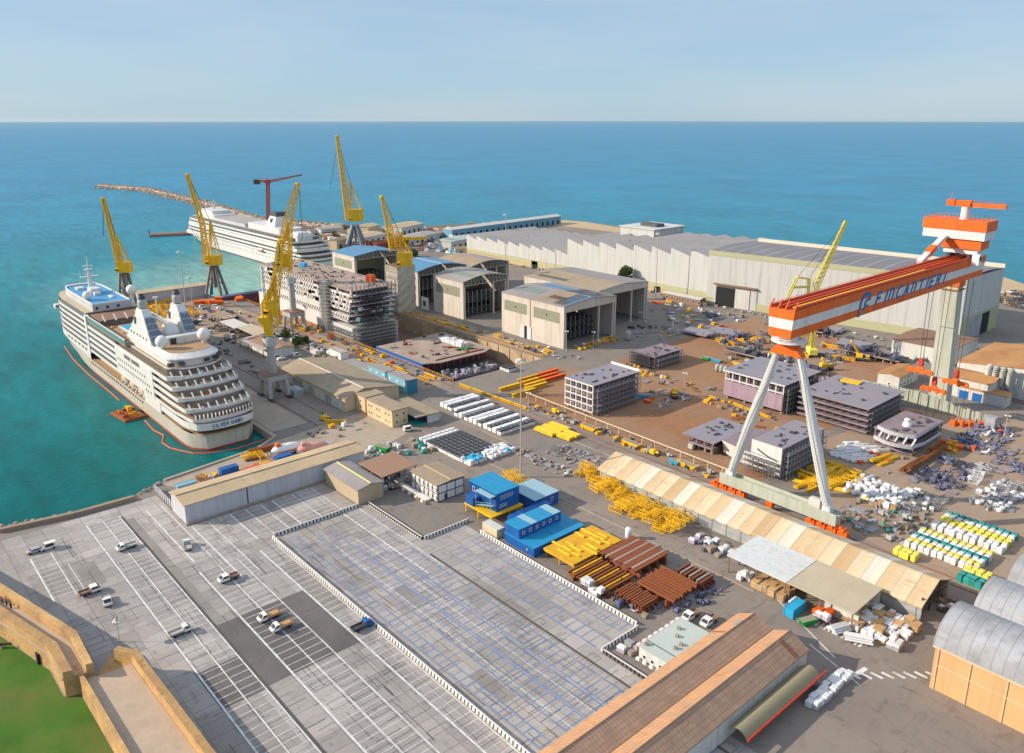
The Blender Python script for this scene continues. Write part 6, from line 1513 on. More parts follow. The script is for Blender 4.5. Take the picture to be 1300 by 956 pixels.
KIND['long_w'] = ('wrapped_pallet','pallet load',bale('white_wrap','white_wrap',1.5,4.2,1.5))
KIND['long_b'] = ('film_wrapped_bundle','bundle',bale('white_wrap','black_wrap',1.6,2.4,1.6))
def crate(m='wood', w=2.,l=2.4,h=1.8):
    def f(r):
        b = MB(); b.bbox(0,0,.12,w,l,h,0,.03); b.build('box', m, r)
        b = MB()
        for sx in (-1,1):
            for sy in (-1,1): b.box(sx*w/2-.06,sy*l/2-.06,0,sx*w/2+.06,sy*l/2+.06,h+.16)
        for z in (.3,h*.55,h): b.box(-w/2-.05,-l/2-.05,z,w/2+.05,-l/2-.002,z+.12); b.box(w/2+.002,-l/2,z,w/2+.05,l/2,z+.12); b.box(-w/2-.05,-l/2,z,-w/2-.002,l/2,z+.12)
        b.build('battens', 'wood_grey' if m == 'wood' else m, r)
    return f
KIND['crate'] = ('wooden_crate','crate',crate()); KIND['crate_g'] = ('wooden_crate','crate',crate('wood_grey',1.6,2.,1.2)); KIND['cage'] = ('steel_cage','cage',crate('steel',1.5,2.2,1.3)); KIND['cage_o'] = ('steel_cage','cage',crate('orange_dull',1.6,2.4,1.5)); KIND['cage_y'] = ('steel_cage','cage',crate('yellow_dirty',1.6,2.4,1.3))
KIND['bin_o'] = ('steel_bin','bin',crate('orange',1.8,3.,1.3))
def bag(m):
    def f(r):
        b = MB(); b.lathe([(.1,0),(.75,.02),(.95,.35),(.95,.9),(.8,1.25),(.3,1.4),(.05,1.42)],0,0,10); b.build('sack', m, r)
        b = MB()
        for a in (.8,2.4,3.9,5.5): b.bar((.6*math.cos(a),.6*math.sin(a),1.25),(.25*math.cos(a),.25*math.sin(a),1.75),.09)
        b.build('loops', m, r)
    return f
for k, m in (('w','white_wrap'),('g','grey_wrap'),('y','lime'),('t','teal')): KIND['bag_'+k] = ('bulk_bag','bag',bag(m))
def pipes(m, l=6., n=4, rr=.16):
    def f(r):
        for k in range(3):
            for j in range(n-k):
                y = (j-(n-1-k)/2)*rr*2.05; b = MB(); b.tube((-l/2+RN.uniform(-.3,.3),y,.2+rr+k*rr*1.75),(l/2+RN.uniform(-.3,.3),y,.2+rr+k*rr*1.75),rr,None,8); b.build('pipe', m, r)
        for x in (-l*.3,l*.3): b = MB(); b.box(x-.1,-n*rr-.1,0,x+.1,n*rr+.1,.19); b.build('bearer', 'wood_grey', r)
    return f
for k, m, l in (('w','white_wrap',6),('y','yellow',10),('s','steel',5),('r','rust',8),('g','grey_wrap',5),('o','orange',6)): KIND['pipes_'+k] = ('pipe_bundle','pipe bundle',pipes(m,l,5 if k != 'y' else 7,.17))
def spool(m):
    def f(r):
        b = MB(); pts = [(-1.9,0,.5),(-.5,0,.5),(0,.15,.6),(.3,.6,.9),(.4,1.3,1.4)]
        for a, c in zip(pts, pts[1:]): b.tube(a,c,.36,None,8)
        b.build('pipe', m, r)
        for p, q in (((-1.95,0,.5),(-1.8,0,.5)),((.38,1.25,1.36),(.42,1.4,1.47))): b = MB(); b.tube(p,q,.55,None,10); b.build('flange', m, r)
    return f
for k, m in (('b','steel_blue'),('w','white_wrap'),('s','steel'),('d','steel_dark')): KIND['spool_'+k] = ('pipe_spool','pipe piece',spool(m))
def plates(m, m2):
    def f(r):
        for k in range(3): b = MB(); b.bbox(RN.uniform(-.3,.3),RN.uniform(-.3,.3),.15+k*.12,4.2,2.4,.1,RN.uniform(-.08,.08),.02); b.build('plate', (m,m2)[k%2], r)
        for x in (-1.4,1.4): b = MB(); b.box(x-.1,-1.1,0,x+.1,1.1,.14); b.build('bearer', 'wood_grey', r)
    return f
KIND['plate_l'] = ('steel_plates','steel plates',plates('primer_blue','primer')); KIND['plate_s'] = ('steel_plates','steel plates',plates('steel','grey_wrap')); KIND['plate_r'] = ('steel_plates','steel plates',plates('rust','primer_brown'))
def machine(m, m2):
    def f(r):
        b = MB(); b.bbox(0,0,0,4.2,2.6,.35,0,.05); b.build('skid', m2, r)
        b = MB(); b.bbox(-.6,0,.36,2.2,1.9,1.7,0,.2); b.build('casing', m, r)
        b = MB(); b.tube((.5,0,1.2),(1.9,0,1.2),.6,.45,10); b.build('drum', m, r)
        b = MB(); b.tube((-1.2,.5,2.05),(-1.2,.5,3.6),.22,None,8); b.build('stack', m2, r)
    return f
KIND['mach_d'] = ('machine_unit','machine',machine('steel_dark','steel')); KIND['mach_b'] = ('machine_unit','machine',machine('steel_blue','steel_dark')); KIND['mach_s'] = ('machine_unit','machine',machine('crane_grey','steel_dark')); KIND['mach_o'] = ('machine_unit','machine',machine('orange','orange_dull')); KIND['switch'] = ('switch_cabinet','cabinet',crate('barrel',3.6,4.2,5.2)); KIND['mach_y'] = ('machine_unit','machine',machine('yellow','steel_dark'))
def frame(m, w=5., d=3., h=1.6):
    def f(r):
        b = MB()
        for z in (.15,h):
            for y in (-d/2,d/2): b.bar((-w/2,y,z),(w/2,y,z),.17)
            for k in range(5): x = -w/2+w*k/4; b.bar((x,-d/2,z),(x,d/2,z),.13)
        for k in range(5):
            x = -w/2+w*k/4
            for y in (-d/2,d/2): b.bar((x,y,0),(x,y,h),.14)
        for k in range(4):
            for y in (-d/2,d/2): b.bar((-w/2+w*k/4,y,.15),(-w/2+w*(k+1)/4,y,h),.11)
        b.build('frame', m, r)
    return f
for k, m in (('y','yellow'),('g','steel'),('d','steel_dark'),('r','rust'),('w','white_wrap')): KIND['frame_'+k] = ('shoring_trestle','trestle',frame(m))
def girder(m, l=9., h=1.4, w=1.):
    def f(r):
        b = MB(); b.box(-l/2,-w/2,0,l/2,w/2,.14); b.box(-l/2,-w/2,h-.14,l/2,w/2,h); b.box(-l/2,-.1,.14,l/2,.1,h-.14)
        for k in range(8): x = -l/2+l*(k+.5)/8; b.box(x-.05,-w/2+.02,.141,x+.05,w/2-.02,h-.141)
        b.build('girder', m, r)
    return f
for k, m in (('y','yellow'),('r','rust'),('o','orange'),('d','yellow_dirty')): KIND['gird_'+k] = ('steel_girder','girder',girder(m))
def skip(m):
    def f(r):
        b = MB(); b.prism([(-1.6,-.9),(1.6,-.9),(1.6,.9),(-1.6,.9)], .2, 1.5, [(-2.3,-1.1),(2.3,-1.1),(2.3,1.1),(-2.3,1.1)]); b.build('body', m, r)
        b = MB(); b.box(-2.05,-.9,1.505,2.05,.9,1.54); b.build('filling', 'wood_grey', r)
        b = MB(); b.box(-1.5,-.8,0,-1.2,.8,.19); b.box(1.2,-.8,0,1.5,.8,.19); b.build('feet', 'steel_dark', r)
    return f
KIND['skip_g'] = ('skip','skip',skip('green')); KIND['skip_y'] = ('skip','skip',skip('yellow')); KIND['skip_b'] = ('skip','skip',skip('cyan'))
def cont(m, l=6.1):
    def f(r):
        b = MB(); b.box(-l/2,-1.2,.12,l/2,1.2,2.55); b.build('body', m, r)
        b = MB()
        for x in (-l/2,l/2):
            for y in (-1.2,1.2): b.box(x-.09,y-.09,0,x+.09,y+.09,2.62)
        for y in (-1.2,1.2): b.box(-l/2,y-.06,2.5,l/2,y+.06,2.64); b.box(-l/2,y-.06,.02,l/2,y+.06,.16)
        b.build('frame', m, r)
        b = MB(); b.box(l/2+.01,-1.1,.2,l/2+.07,-.03,2.45); b.box(l/2+.01,.03,.2,l/2+.07,1.1,2.45); b.build('door', m, r)
    return f
for k, m in (('b','container_blue'),('r','red'),('rp','red_pale'),('t','hut_blue'),('w','wall_pale'),('c','cyan')): KIND['cont_'+k] = ('shipping_container','container',cont(m))
KIND['cont_bl'] = ('shipping_container','container',cont('container_blue', 12.2))
def tank(m):
    def f(r):
        b = MB(); b.lathe([(.1,.2),(.9,.25),(1.05,.5),(1.05,3.1),(.8,3.5),(.1,3.6)],0,0,12); b.build('vessel', m, r)
        b = MB()
        for a in (.8,2.4,3.9,5.5): b.bar((.8*math.cos(a),.8*math.sin(a),0),(.8*math.cos(a),.8*math.sin(a),.5),.16)
        b.build('legs', 'steel_dark', r)
    return f
KIND['tank_s'] = ('tank','tank',tank('steel')); KIND['tank_w'] = ('tank','tank',tank('white_wrap')); KIND['tank_g'] = ('tank','tank',tank('crane_grey'))
def W4(r, l, w, rad=.36):
    for sx in (-1,1):
        for sy in (-1,1): b = MB(); b.tube((sx*l,sy*w-.12,rad),(sx*l,sy*w+.12,rad),rad,None,12); b.build('wheel', 'tyre', r)
def truck(cabm, bedm, tip=False, crew=False):
    def f(r):
        L_ = 2.6; c0 = .55 if not crew else -.1
        b = MB(); b.box(-2.7,-.8,.45,2.5,.8,.72); b.build('chassis', 'steel_dark', r)
        b = MB(); pr = [(c0,.6),(L_+.05,.6),(L_+.1,1.15),(L_-.35,1.3),(L_-1.,2.05),(c0+.1,2.1),(c0,1.9)]; b.ext([(x,z) for x,z in pr], -.98, .98, 'y'); o = b.build('cab', cabm, r)
        b = MB(); b.add([(L_-.36,-.86,1.33),(L_-.36,.86,1.33),(L_-.97,.8,2.0),(L_-.97,-.8,2.0)], [(0,1,2,3)]); b.v = [(x+.03,y,z+.02) for x,y,z in b.v]; b.build('windscreen', 'dark_glass', o)
        for s in (-1,1):
            b = MB(); b.add([(c0+.2,s*.99,1.35),(L_-.5,s*.99,1.35),(L_-1.02,s*.99,1.95),(c0+.2,s*.99,1.95)], [(0,1,2,3)]); b.build('side_window', 'dark_glass', o)
            b = MB(); b.bbox(L_+.08,s*.72,.85,.1,.3,.2); b.build('headlight', 'leg_white', r)
        b = MB(); z = .8; b.box(-2.85,-1.,z,c0-.1,1.,z+.1); h = .42
        for y in (-1.,.95): b.box(-2.85,y,z+.1,c0-.1,y+.05,z+h)
        for x in (-2.85,c0-.15): b.box(x,-.95,z+.1,x+.05,.95,z+h+(.5 if x > -2 else 0))
        b.build('bed', bedm, r)
        if tip: b = MB(); b.bbox((c0-2.9)/2,0,z+.11,c0+2.4,1.7,.42,0,.2); b.build('bed_lining', 'wood', r)
        W4(r, 1.75, .82)
    return f
KIND['pickup_w'] = ('pickup_truck','pickup truck',truck('white','crane_grey')); KIND['pickup_r'] = ('pickup_truck','pickup truck',truck('white','roof_brown',crew=True)); KIND['tipper'] = ('tipper_truck','tipper truck',truck('white','wood',True)); KIND['pickup_b'] = ('pickup_truck','pickup truck',truck('container_blue','steel_dark'))
def car(m, van=False):
    def f(r):
        h = 1.45 if not van else 2.1
        b = MB(); pr = [(-2.1,.35),(2.05,.35),(2.1,.8),(1.1,.95),(.5 if not van else .9,h),(-1.5 if not van else -2.05,h),(-2.1,.95)]; b.ext(pr, -.86, .86, 'y'); o = b.build('body', m, r)
        b = MB(); x0 = .5 if not van else .9; b.add([(1.08,-.74,.99),(1.08,.74,.99),(x0+.04,.68,h-.06),(x0+.04,-.68,h-.06)], [(0,1,2,3)]); b.v = [(x+.02,y,z+.02) for x,y,z in b.v]; b.build('windscreen', 'dark_glass', o)
        for s in (-1,1): b = MB(); b.add([(-1.4,s*.87,1.),(.85,s*.87,1.),(x0-.1,s*.87,h-.12),(-1.3,s*.87,h-.12)], [(0,1,2,3)]); b.build('side_window', 'dark_glass', o)
        for s in (-1,1): b = MB(); b.bbox(2.08,s*.6,.6,.08,.3,.16); b.build('headlight', 'leg_white', r)
        W4(r, 1.3, .78, .32)
    return f
KIND['car_w'] = ('parked_car','car',car('white')); KIND['car_g'] = ('parked_car','car',car('steel')); KIND['car_b'] = ('parked_car','car',car('container_blue')); KIND['van_w'] = ('delivery_van','van',car('white',True)); KIND['car_r'] = ('parked_car','car',car('red')); KIND['car_d'] = ('parked_car','car',car('steel_dark'))
def lift(r):
    b = MB(); b.bbox(-.3,0,.5,2.4,1.3,.9,0,.15); b.build('body', 'yellow', r)
    b = MB()
    for x in (-.9,.5):
        for y in (-.5,.5): b.bar((x,y,1.4),(x,y,2.3),.09)
    b.box(-1.,-.6,2.3,.6,.6,2.38); b.build('cab_guard', 'steel_dark', r)
    b = MB(); b.box(1.,-.4,.3,1.12,-.28,2.8); b.box(1.,.28,.3,1.12,.4,2.8); b.box(1.,-.5,.4,2.2,-.38,.5); b.box(1.,.38,.4,2.2,.5,.5); b.build('mast', 'steel_dark', r); W4(r, .75, .6, .36)
KIND['forklift'] = ('forklift','forklift',lift)
def person(r):
    b = MB(); b.loft([[(rx*math.cos(a),ry*math.sin(a),z) for a in [k*math.pi/4 for k in range(8)]] for rx,ry,z in ((.12,.2,0),(.13,.2,.45),(.16,.2,.85),(.15,.22,1.1),(.13,.25,1.38),(.06,.08,1.47),(.1,.1,1.58),(.11,.1,1.68),(.05,.05,1.78))], True, True, True)
    for s in (-1,1): b.bar((0,s*.26,1.38),(.08,s*.32,.8),.1)
    b.build('body', 'skin', r); b = MB(); b.loft([[(rx*math.cos(a),ry*math.sin(a),z) for a in [k*math.pi/4 for k in range(8)]] for rx,ry,z in ((.14,.22,.02),(.15,.22,.45),(.18,.22,.85),(.17,.24,1.1),(.15,.27,1.38),(.08,.1,1.45))], True, True); b.build('clothing', 'cloth', r)
KIND['person'] = ('person','person',person)

NOUN = {'sack_pallet':'pallet of sacks','film_wrapped_bundle':'wrapped bundle','wrapped_pallet':'wrapped pallet load','wooden_crate':'crate','steel_cage':'steel cage','bulk_bag':'bulk bag','pipe_bundle':'pipe bundle','pipe_spool':'flanged pipe piece','steel_plates':'steel plate stack','machine_unit':'skid machine','shoring_trestle':'welded trestle','steel_girder':'ribbed girder','tank':'upright tank','steel_bin':'steel bin'}
ADJ = {'w':'white','b':'dark blue','g':'grey','y':'yellow','t':'teal','c':'cyan topped white','k':'wood coloured','p':'lilac','s':'steel grey','r':'rusty','o':'orange','d':'dark','l':'lilac primed'}
def adj(key):
    if key == 'crate': return 'wooden'
    if key == 'cage': return 'grey'
    if key in ('bale_b','long_b'): return 'black topped white'
    if key == 'long_w': return 'long white'
    return ADJ[key.split('_')[1]]
def field(x0, x1, y0, y1, nx, ny, keys, where, jit=.5, rot=None, zs=(0,), fill=1., sc=(.85,1.2)):
    """a jumbled stock of single things on the ground"""
    for i in range(nx):
        for j in range(ny):
            if RN.random() > fill: continue
            key = RN.choices([k for k,_ in keys], [w for _,w in keys])[0]
            x = x0+(x1-x0)*(i+.5+RN.uniform(-jit,jit)*.8)/nx; y = y0+(y1-y0)*(j+.5+RN.uniform(-jit,jit)*.8)/ny
            n = adj(key)+' '+NOUN[KIND[key][0]]+' '+where
            s = RN.uniform(*sc)
            put(key, x, y, RN.choice(zs), RN.uniform(-.25,.25)+RN.choice((0,1.5708)) if rot is None else rot+RN.uniform(-.04,.04), n, n.split(' ',1)[1] if False else (adj(key)+' '+NOUN[KIND[key][0]]+'s '+where), (s,s*RN.uniform(.9,1.1),s*RN.uniform(.8,1.15)))
# ---- white and black topped bales
for i in range(14):
    key = 'row_w' if i%7 in (0,1,3,5) else 'row_b'; x = -263+i*2.85+(1.3 if i > 2 else 0)+(1.2 if i > 5 else 0)+(.8 if i > 9 else 0)
    for j in range(9 if i != 2 else 7):
        w = 'in the rows between dock end and blue offices'; nm = ('white' if key == 'row_w' else 'black topped white')+' wrapped bundle load '+w
        put(key, x+RN.uniform(-.15,.15), 191.+(2. if i < 4 else 0)+j*2.05+RN.uniform(-.1,.1), 0, RN.uniform(-.06,.06), nm, nm.replace('load','loads'), (1.45,1.02,1.25))
for i in range(10):
    for j in range(8):
        key = 'row_w' if i < 2 else 'long_b'
        w = 'in the black topped block before the blue offices'; nm = ('white' if key == 'row_w' else 'black topped white')+' wrapped bundle load '+w
        put(key, -237+i*2.6, 163.5+j*2.1, 0, 1.5708 if key == 'long_b' else 0, nm, nm.replace('load','loads'), (1.,1.0,1.15))
field(-214,-206,172,184,4,6,(('bale_w',5),('bale_c',2)),'at the right end of the black topped block',.3); field(-213,-207,163,171,3,4,(('bale_c',3),('bale_w',2)),'at the near end of the black topped block',.2)
field(-240,-226,157,162,6,2,(('bale_y',1),('bale_w',2),('bag_t',1),('crate_g',2)),'along the near edge of the black topped block',.4)
for k in range(3):
    for j in range(2): put('bale_b', -286+k*2.4, 247+j*2.6, 0, 0, 'black topped white wrapped pallet load standing at the dock end corner', 'black topped white wrapped pallet loads at the dock end corner', (1.3,1.3,1.3))
# ---- shipping containers
for key, x, y, rot, lab in (('cont_rp',-191,154,1.57,'faded red container behind the two storey blue office'),('cont_t',-188.4,154.4,1.57,'pale blue container between two red ones behind the blue office'),('cont_r',-185.6,154.8,1.57,'dark red container nearest the yellow frames behind the blue office'),
    ('cont_b',-258.6,96,1.57,'blue container on the quay strip left of the orange cages'),('cont_b',-255.4,115,1.57,'blue container between the orange cages and the lifeboats on the quay'),('cont_t',-255.5,80,1.57,'grey blue container at the quay corner behind the shed end'),
    ('cont_r',-343,186,.0,'red container behind the long tan workshop'),('cont_rp',-349,184,.0,'faded red container behind the long tan workshop beside a red one'),('cont_c',-84,169.5,1.57,'bright cyan container in front of the cream canopy'),('cont_w',-372,190,0,'white container among parked vans behind the workshop')): put(key, x, y, 0, rot, lab)
# ---- yellow frames along the tent, racks and beams
field(-177,-168,187,191.5,4,2,(('frame_y',1),),'in the pile at the far end of the tent hall',.5,None,(0,1.4,2.4),1.,(.7,1.)); field(-166,-154,182.5,190,5,3,(('frame_y',1),),'in the middle pile along the tent hall',.5,None,(0,1.3,2.2),1.,(.7,1.))
field(-152,-128,176.5,187,9,4,(('frame_y',1),),'in the long pile along the tent hall',.5,None,(0,1.3,2.3),1.,(.7,1.)); field(-189,-180,156,166,4,4,(('frame_y',1),),'in the heap behind the red containers',.5,None,(0,1.5,2.6),1.,(.7,1.))
t = thing('platform_rack', 'big yellow steel platform rack beside the low blue container block', 'rack', (-139.5,150,0))
b = MB(); b.box(-145.4,140.5,2.5,-133.6,160.6,2.8)
b.build('deck', 'yellow_dirty', t); b = MB()
for k in range(16): b.box(-145.5,140.7+k*1.3,1.9,-133.5,141.+k*1.3,2.48)
b.build('joists', 'yellow_dirty', t)
for x in (-144.8,-139.5,-134.2):
    for k in range(5): b = MB(); b.box(x-.15,141+k*4.7,0,x+.15,141.3+k*4.7,1.88); b.build('leg', 'yellow_dirty', t)
field(-144.5,-134.5,141.5,159.5,6,8,(('pipes_y',2),('gird_d',0.01)),'on the yellow platform rack',.4,0.,(2.8,),.25,(.3,.45))
def beams(label, x0, x1, y0, y1, z, axis, n, mat, layers=1, w=.42):
    x0, x1, y0, y1 = x0+2.2, x1+2.2, y0-1.6, y1-1.6
    t = thing('beam_stack', label, 'beam stack', ((x0+x1)/2,(y0+y1)/2,0), 'stacks of steel beams by the car park')
    for l in range(layers):
        for k in range(n):
            b = MB(); z0 = z+l*.6
            if axis == 'x': y = y0+(y1-y0)*(k+.5)/n; e = RN.uniform(-.5,.5); c = [(x0+e,y,z0),(x1+e,y,z0)]
            else: x = x0+(x1-x0)*(k+.5)/n; e = RN.uniform(-.5,.5); c = [(x,y0+e,z0),(x,y1+e,z0)]
            (xa,ya,za),(xb,yb,zb) = c; dx, dy = (0,w/2) if axis == 'x' else (w/2,0)
            b.box(xa-dx,ya-dy,za,xb+dx,yb+dy,za+.06); b.box(xa-dx,ya-dy,za+.48,xb+dx,yb+dy,za+.54); b.box(xa-dx*.2,ya-dy*.2,za+.06,xb+dx*.2,yb+dy*.2,za+.48); b.build('beam', mat[k%len(mat)], t)
    for k in range(4):
        b = MB()
        if axis == 'x': x = x0+(x1-x0)*(k+.5)/4; b.box(x-.25,y0-.3,0,x+.25,y1+.3,z-.01)
        else: y = y0+(y1-y0)*(k+.5)/4; b.box(x0-.3,y-.25,0,x1+.3,y+.25,z-.01)
        b.build('bearer', 'rust_red', t)
RN.seed(8)
beams('rusty beams stacked criss cross nearest the car park barrier', -135.5,-121.5,139.5,151.,1.8,'y',12,('rust','yellow_dirty','rust'),1,.5); beams('lower criss cross layer of rusty beams nearest the car park barrier', -135,-122,139.8,150.8,1.1,'x',9,('rust','rust_red'),1,.5)
beams('wide flat stack of red brown beams next to the yellow platform rack', -135.,-122,152.,166.5,2.6,'y',18,('rust_red','rust','rust_red','primer_brown'),1,.62); beams('long orange brown beams lying in the near rust coloured stack', -119.5,-107.5,148.5,160.5,2.2,'x',10,('rust','rust_red','rust'),1,.5)
beams('dark rusty beam stack at the road end of the rust coloured racks', -116,-107,161,167,1.6,'y',7,('rust_red','primer_brown'),2,.5); beams('short rusty beams beside the white pallets at the barrier', -120.5,-111,141.5,148,1.2,'y',11,('rust','rust_red'),2,.5)
field(-121,-107,138.6,147,6,3,(('spool_b',1),('mach_b',1),('spool_s',2),('crate_g',1)),'under the near end of the rusty beams',.5,None,(0,),1.,(.5,.8)); field(-106,-101,147,164,3,6,(('spool_b',3),('plate_s',1),('mach_b',1)),'beside the rusty beams at the road',.5,None,(0,),.8,(.5,.8))
field(-127,-120,136.6,139,5,1,(('bale_w',1),('bale_g',1)),'against the barrier near the rusty beams',.2,0,(0,1.6),1.,(1.,1.2)); put('tank_w', -136, 166.5, 0, 0, 'small white tank at the road corner of the yellow platform rack')
# ---- bars, scrap rows, troughs, fence between road and bare earth
for k in range(5): put('pipes_y', -212+k%2*7.5, 205.4+k*1.9, 0, .02, 'yellow bar bundle in the long row beside the striped tent', 'yellow bar bundles beside the striped tent', (1.,1.5,1.3))
field(-199,-173,191.8,203,14,6,(('crate_g',4),('plate_s',3),('spool_s',3),('cage',2),('frame_g',1)),'on the ground at the far end of the tent',.5,None,(0,),.85,(.45,.75)); field(-216,-176,181,188,16,3,(('crate_g',3),('spool_s',3),('cage',3),('plate_s',2),('bale_g',1)),'in the grey row along the central road',.5,None,(0,),.8,(.45,.75))
for k, (x, y, r, key) in enumerate(((-262,243,1.57,'gird_d'),(-258,243,1.57,'gird_y'),(-254.5,240,1.57,'gird_y'),(-266,246,1.57,'gird_d'),(-262,255,1.57,'gird_o'),(-258,256,1.57,'gird_o'),(-266,259,1.57,'gird_o'),(-252,230,1.57,'gird_y'),(-262,231,1.57,'gird_y'))):
    c = {'gird_d':'weathered yellow','gird_y':'clean yellow','gird_o':'orange'}[key]; put(key, x, y, 0, r, c+' trough girder lying on the road between dock end and lilac block', c+' trough girders on the road', (1.5,1.5,1.2))
for k in range(5): put('gird_y', -277+k*9., 216+k*.4, 0, .03, 'yellow girder in the line along the pale pipe rail', 'yellow girders along the pale pipe rail', (.95,1.,.7))
t = thing('pipe_rail', 'long pale pipe on short posts bordering the bare earth yard', 'pipe rail', (-190,226.5,0))
b = MB(); b.tube((-248,227.5,2.6),(-137,225.,2.6),.28,None,8); b.build('pipe', 'wall_cream', t)
for k in range(19): b = MB(); x = -247+k*6.1; b.box(x-.15,227.5-k*.135-.15,0,x+.15,227.5-k*.135+.15,2.4); b.build('post', 'wall_cream', t)
field(-243,-140,219,224.6,34,2,(('cage_y',3),('crate_g',3),('mach_s',2),('spool_s',3),('bale_g',1),('cage',2),('mach_d',1),('frame_y',.6)),'along the pale pipe rail',.5,None,(0,),.62,(.5,.85))
for x, lab in ((-203,'yellow skip behind the low concrete kerb at the pale pipe'),(-181,'yellow skip beside the grey machines at the pale pipe'),(-155,'yellow skip nearest the gantry foot at the pale pipe')): put('skip_y', x, 221, 0, 0, lab, None, (1.8,1.2,1.1))
for x, y, k, lab in ((-225,224,'mach_y','yellow machine at the far end of the pale pipe'),(-170,221,'mach_y','yellow and dark machine near the middle of the pale pipe'),(-160,220,'skip_b','cyan skip by the pale pipe near the gantry foot')): put(k, x, y, 0, 0, lab)
# ---- prefabricated hull blocks
def block(label, x0, x1, y0, y1, z0, nd, dh, top='primer_blue', side='primer', skin=None, over=0., post='ship_white', sc=True, edge='primer', open_=False):
    t = thing('hull_block', label, 'hull block', ((x0+x1)/2,(y0+y1)/2,0), 'prefabricated hull blocks in the yard')
    for k in range(nd+1):
        z = z0+k*dh; e = over if (k == nd or open_) else 0
        b = MB(); b.box(x0-e,y0-e,z,x1+e,y1+e,z+.3); b.build('deck', top if k == nd else edge, t)
        b = MB(); b.box(x0-e-.02,y0-e-.12,z-.25,x1+e,y0-e-.01,z+.36); b.build('deck_edge', post if not open_ else edge, t)
        if k < nd:
            b = MB(); n = max(3,int((x1-x0)/3.2)); m = max(3,int((y1-y0)/3.2))
            for i in range(n+1): x = x0+.2+(x1-x0-.4)*i/n; b.box(x-.22,y0+.05,z+.31,x+.22,y0+.4,z+dh-.01)
            b.build('posts', post, t); b = MB()
            for j in range(m+1): y = y0+.7+(y1-y0-1.2)*j/m; b.box(x1-.4,y-.15,z+.31,x1-.1,y+.15,z+dh-.01)
            b.build('end_posts', side, t)
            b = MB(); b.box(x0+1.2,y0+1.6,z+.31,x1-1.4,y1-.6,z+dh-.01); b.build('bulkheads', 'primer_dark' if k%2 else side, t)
    if skin: b = MB(); b.box(x0-.1,y0-.35,z0-.2,x1-.1,y0-.13,z0+skin); b.build('side_skin', 'lilac_skin', t)
    b = MB()
    for i in range(4): x = x0+1+(x1-x0-2)*i/3; b.box(x-.4,y0+1.,0,x+.4,y1-1,z0-.01)
    b.build('keel_blocks', 'wood_grey', t)
    if sc: scaffold(t, x1+.3, x1+1.7, y0+1, y1-1, 0, z0+nd*dh-.5, 'steel', 2.2, 2.2)
    zt = z0+nd*dh+.31; b = MB()
    for k in range(14): b.bbox(RN.uniform(x0+2,x1-2),RN.uniform(y0+2,y1-2),zt,RN.uniform(.6,2.4),RN.uniform(.4,1.4),RN.uniform(.15,.7),RN.uniform(0,3))
    b.build('deck_gear', 'primer_dark', t)
    return t
t = block('four deck hull block with white side frames on the bare earth', -228.5,-212,232.5,262,1.6,4,2.9,'primer_blue','primer'); b = MB(); b.box(-228.5,262.05,13.4,-212,262.3,14.6); b.build('coaming', 'ship_white', t)
t = block('hull block with a lilac side and a grey deck on white posts', -189,-160.5,293.5,322,2.,3,3.7,'primer_blue','primer_dark',6.8,.9)
t = block('dark grey block of open decks beside the gantry leg', -155,-127.5,299,329,1.2,4,2.4,'primer_blue','primer_dark',None,1.2,'primer_dark',True,'primer',True); b = MB(); b.bbox(-147,325,11.2,8,5,.5,.1); b.build('yellow_plate', 'yellow', t)
t = block('low lilac deck block raised on supports on the bare earth', -166,-155,236,257,2.4,1,3.2,'primer_blue','primer_dark',None,1.6,'primer',False); b = MB(); b.box(-165,234.6,.4,-163,236.5,2.3); b.build('tarpaulin', 'wall_mint', t)
t = block('curved bow block with white side plates under the gantry', -139.5,-127.5,236.5,265,1.2,3,3.3,'primer_blue','primer',None,0.,'primer')
b = MB()
for side in (0,):
    R2 = [[(-153+14*k/8, 238.6-2.4*math.sin(min(1,k/8)*1.5)+(1-z/6.3)*2.2*(1-k/10), z) for z in (.8,2.6,4.4,6.3)] for k in range(9)]
    b.loft(R2); b.add([(-139.4,236.2,.8),(-127.6,236.2,.8),(-127.6,236.2,11.6),(-139.4,236.2,11.6),(-139.4,236.3,.8),(-127.6,236.3,.8),(-127.6,236.3,11.6),(-139.4,236.3,11.6)], [(0,1,2,3),(5,4,7,6),(3,2,6,7)])
b.build('side_skin', 'ship_white', t)
b = MB(); b.add([(x,y,6.3) for x,y in [(r[3][0],r[3][1]) for r in R2]]+[(-139.5,262,6.3),(-150,258,6.3),(-153,248,6.3)], [tuple(range(12))]); b.add([(x,y,1.) for x,y in [(r[3][0],r[3][1]+2) for r in R2]]+[(-139.5,262,1.),(-150,258,1.),(-153,248,1.)], [tuple(range(11,-1,-1))]); b.build('foredeck', 'primer', t)
b = MB(); b.loft([[(-137.+i*.0+8*u,236.12,8.4-2.2*math.sin(u*1.57)+dz) for u in (0,.15,.35,.6,1.)] for i,dz in ((0,0),(1,.6))], False); b.build('sheer_line', 'steel_dark', t)
scaffold(t, -141,-128, 233.4, 235.4, 0, 6, 'steel', 2.2, 2.)
t = block('low deck block with a curved white bulwark and a small funnel', -120,-105.5,290,316,1.,2,3.2,'primer','primer_dark',None,.3,'primer',False)
for z, o in ((8.,0.),(4.6,2.2)):
    b = MB(); pr = [(-119+k*1.75,289.6-o-2.4*math.sin(k/8*3.14)) for k in range(9)]+[(-105+.6*o,290+5*k) for k in range(1,5)]
    b.loft([[(x,y,z-.6) for x,y in pr],[(x,y-.2,z+.9) for x,y in pr],[(x,y+.1,z+.9) for x,y in pr]], False); b.build('bulwark', 'wall_lilac', t)
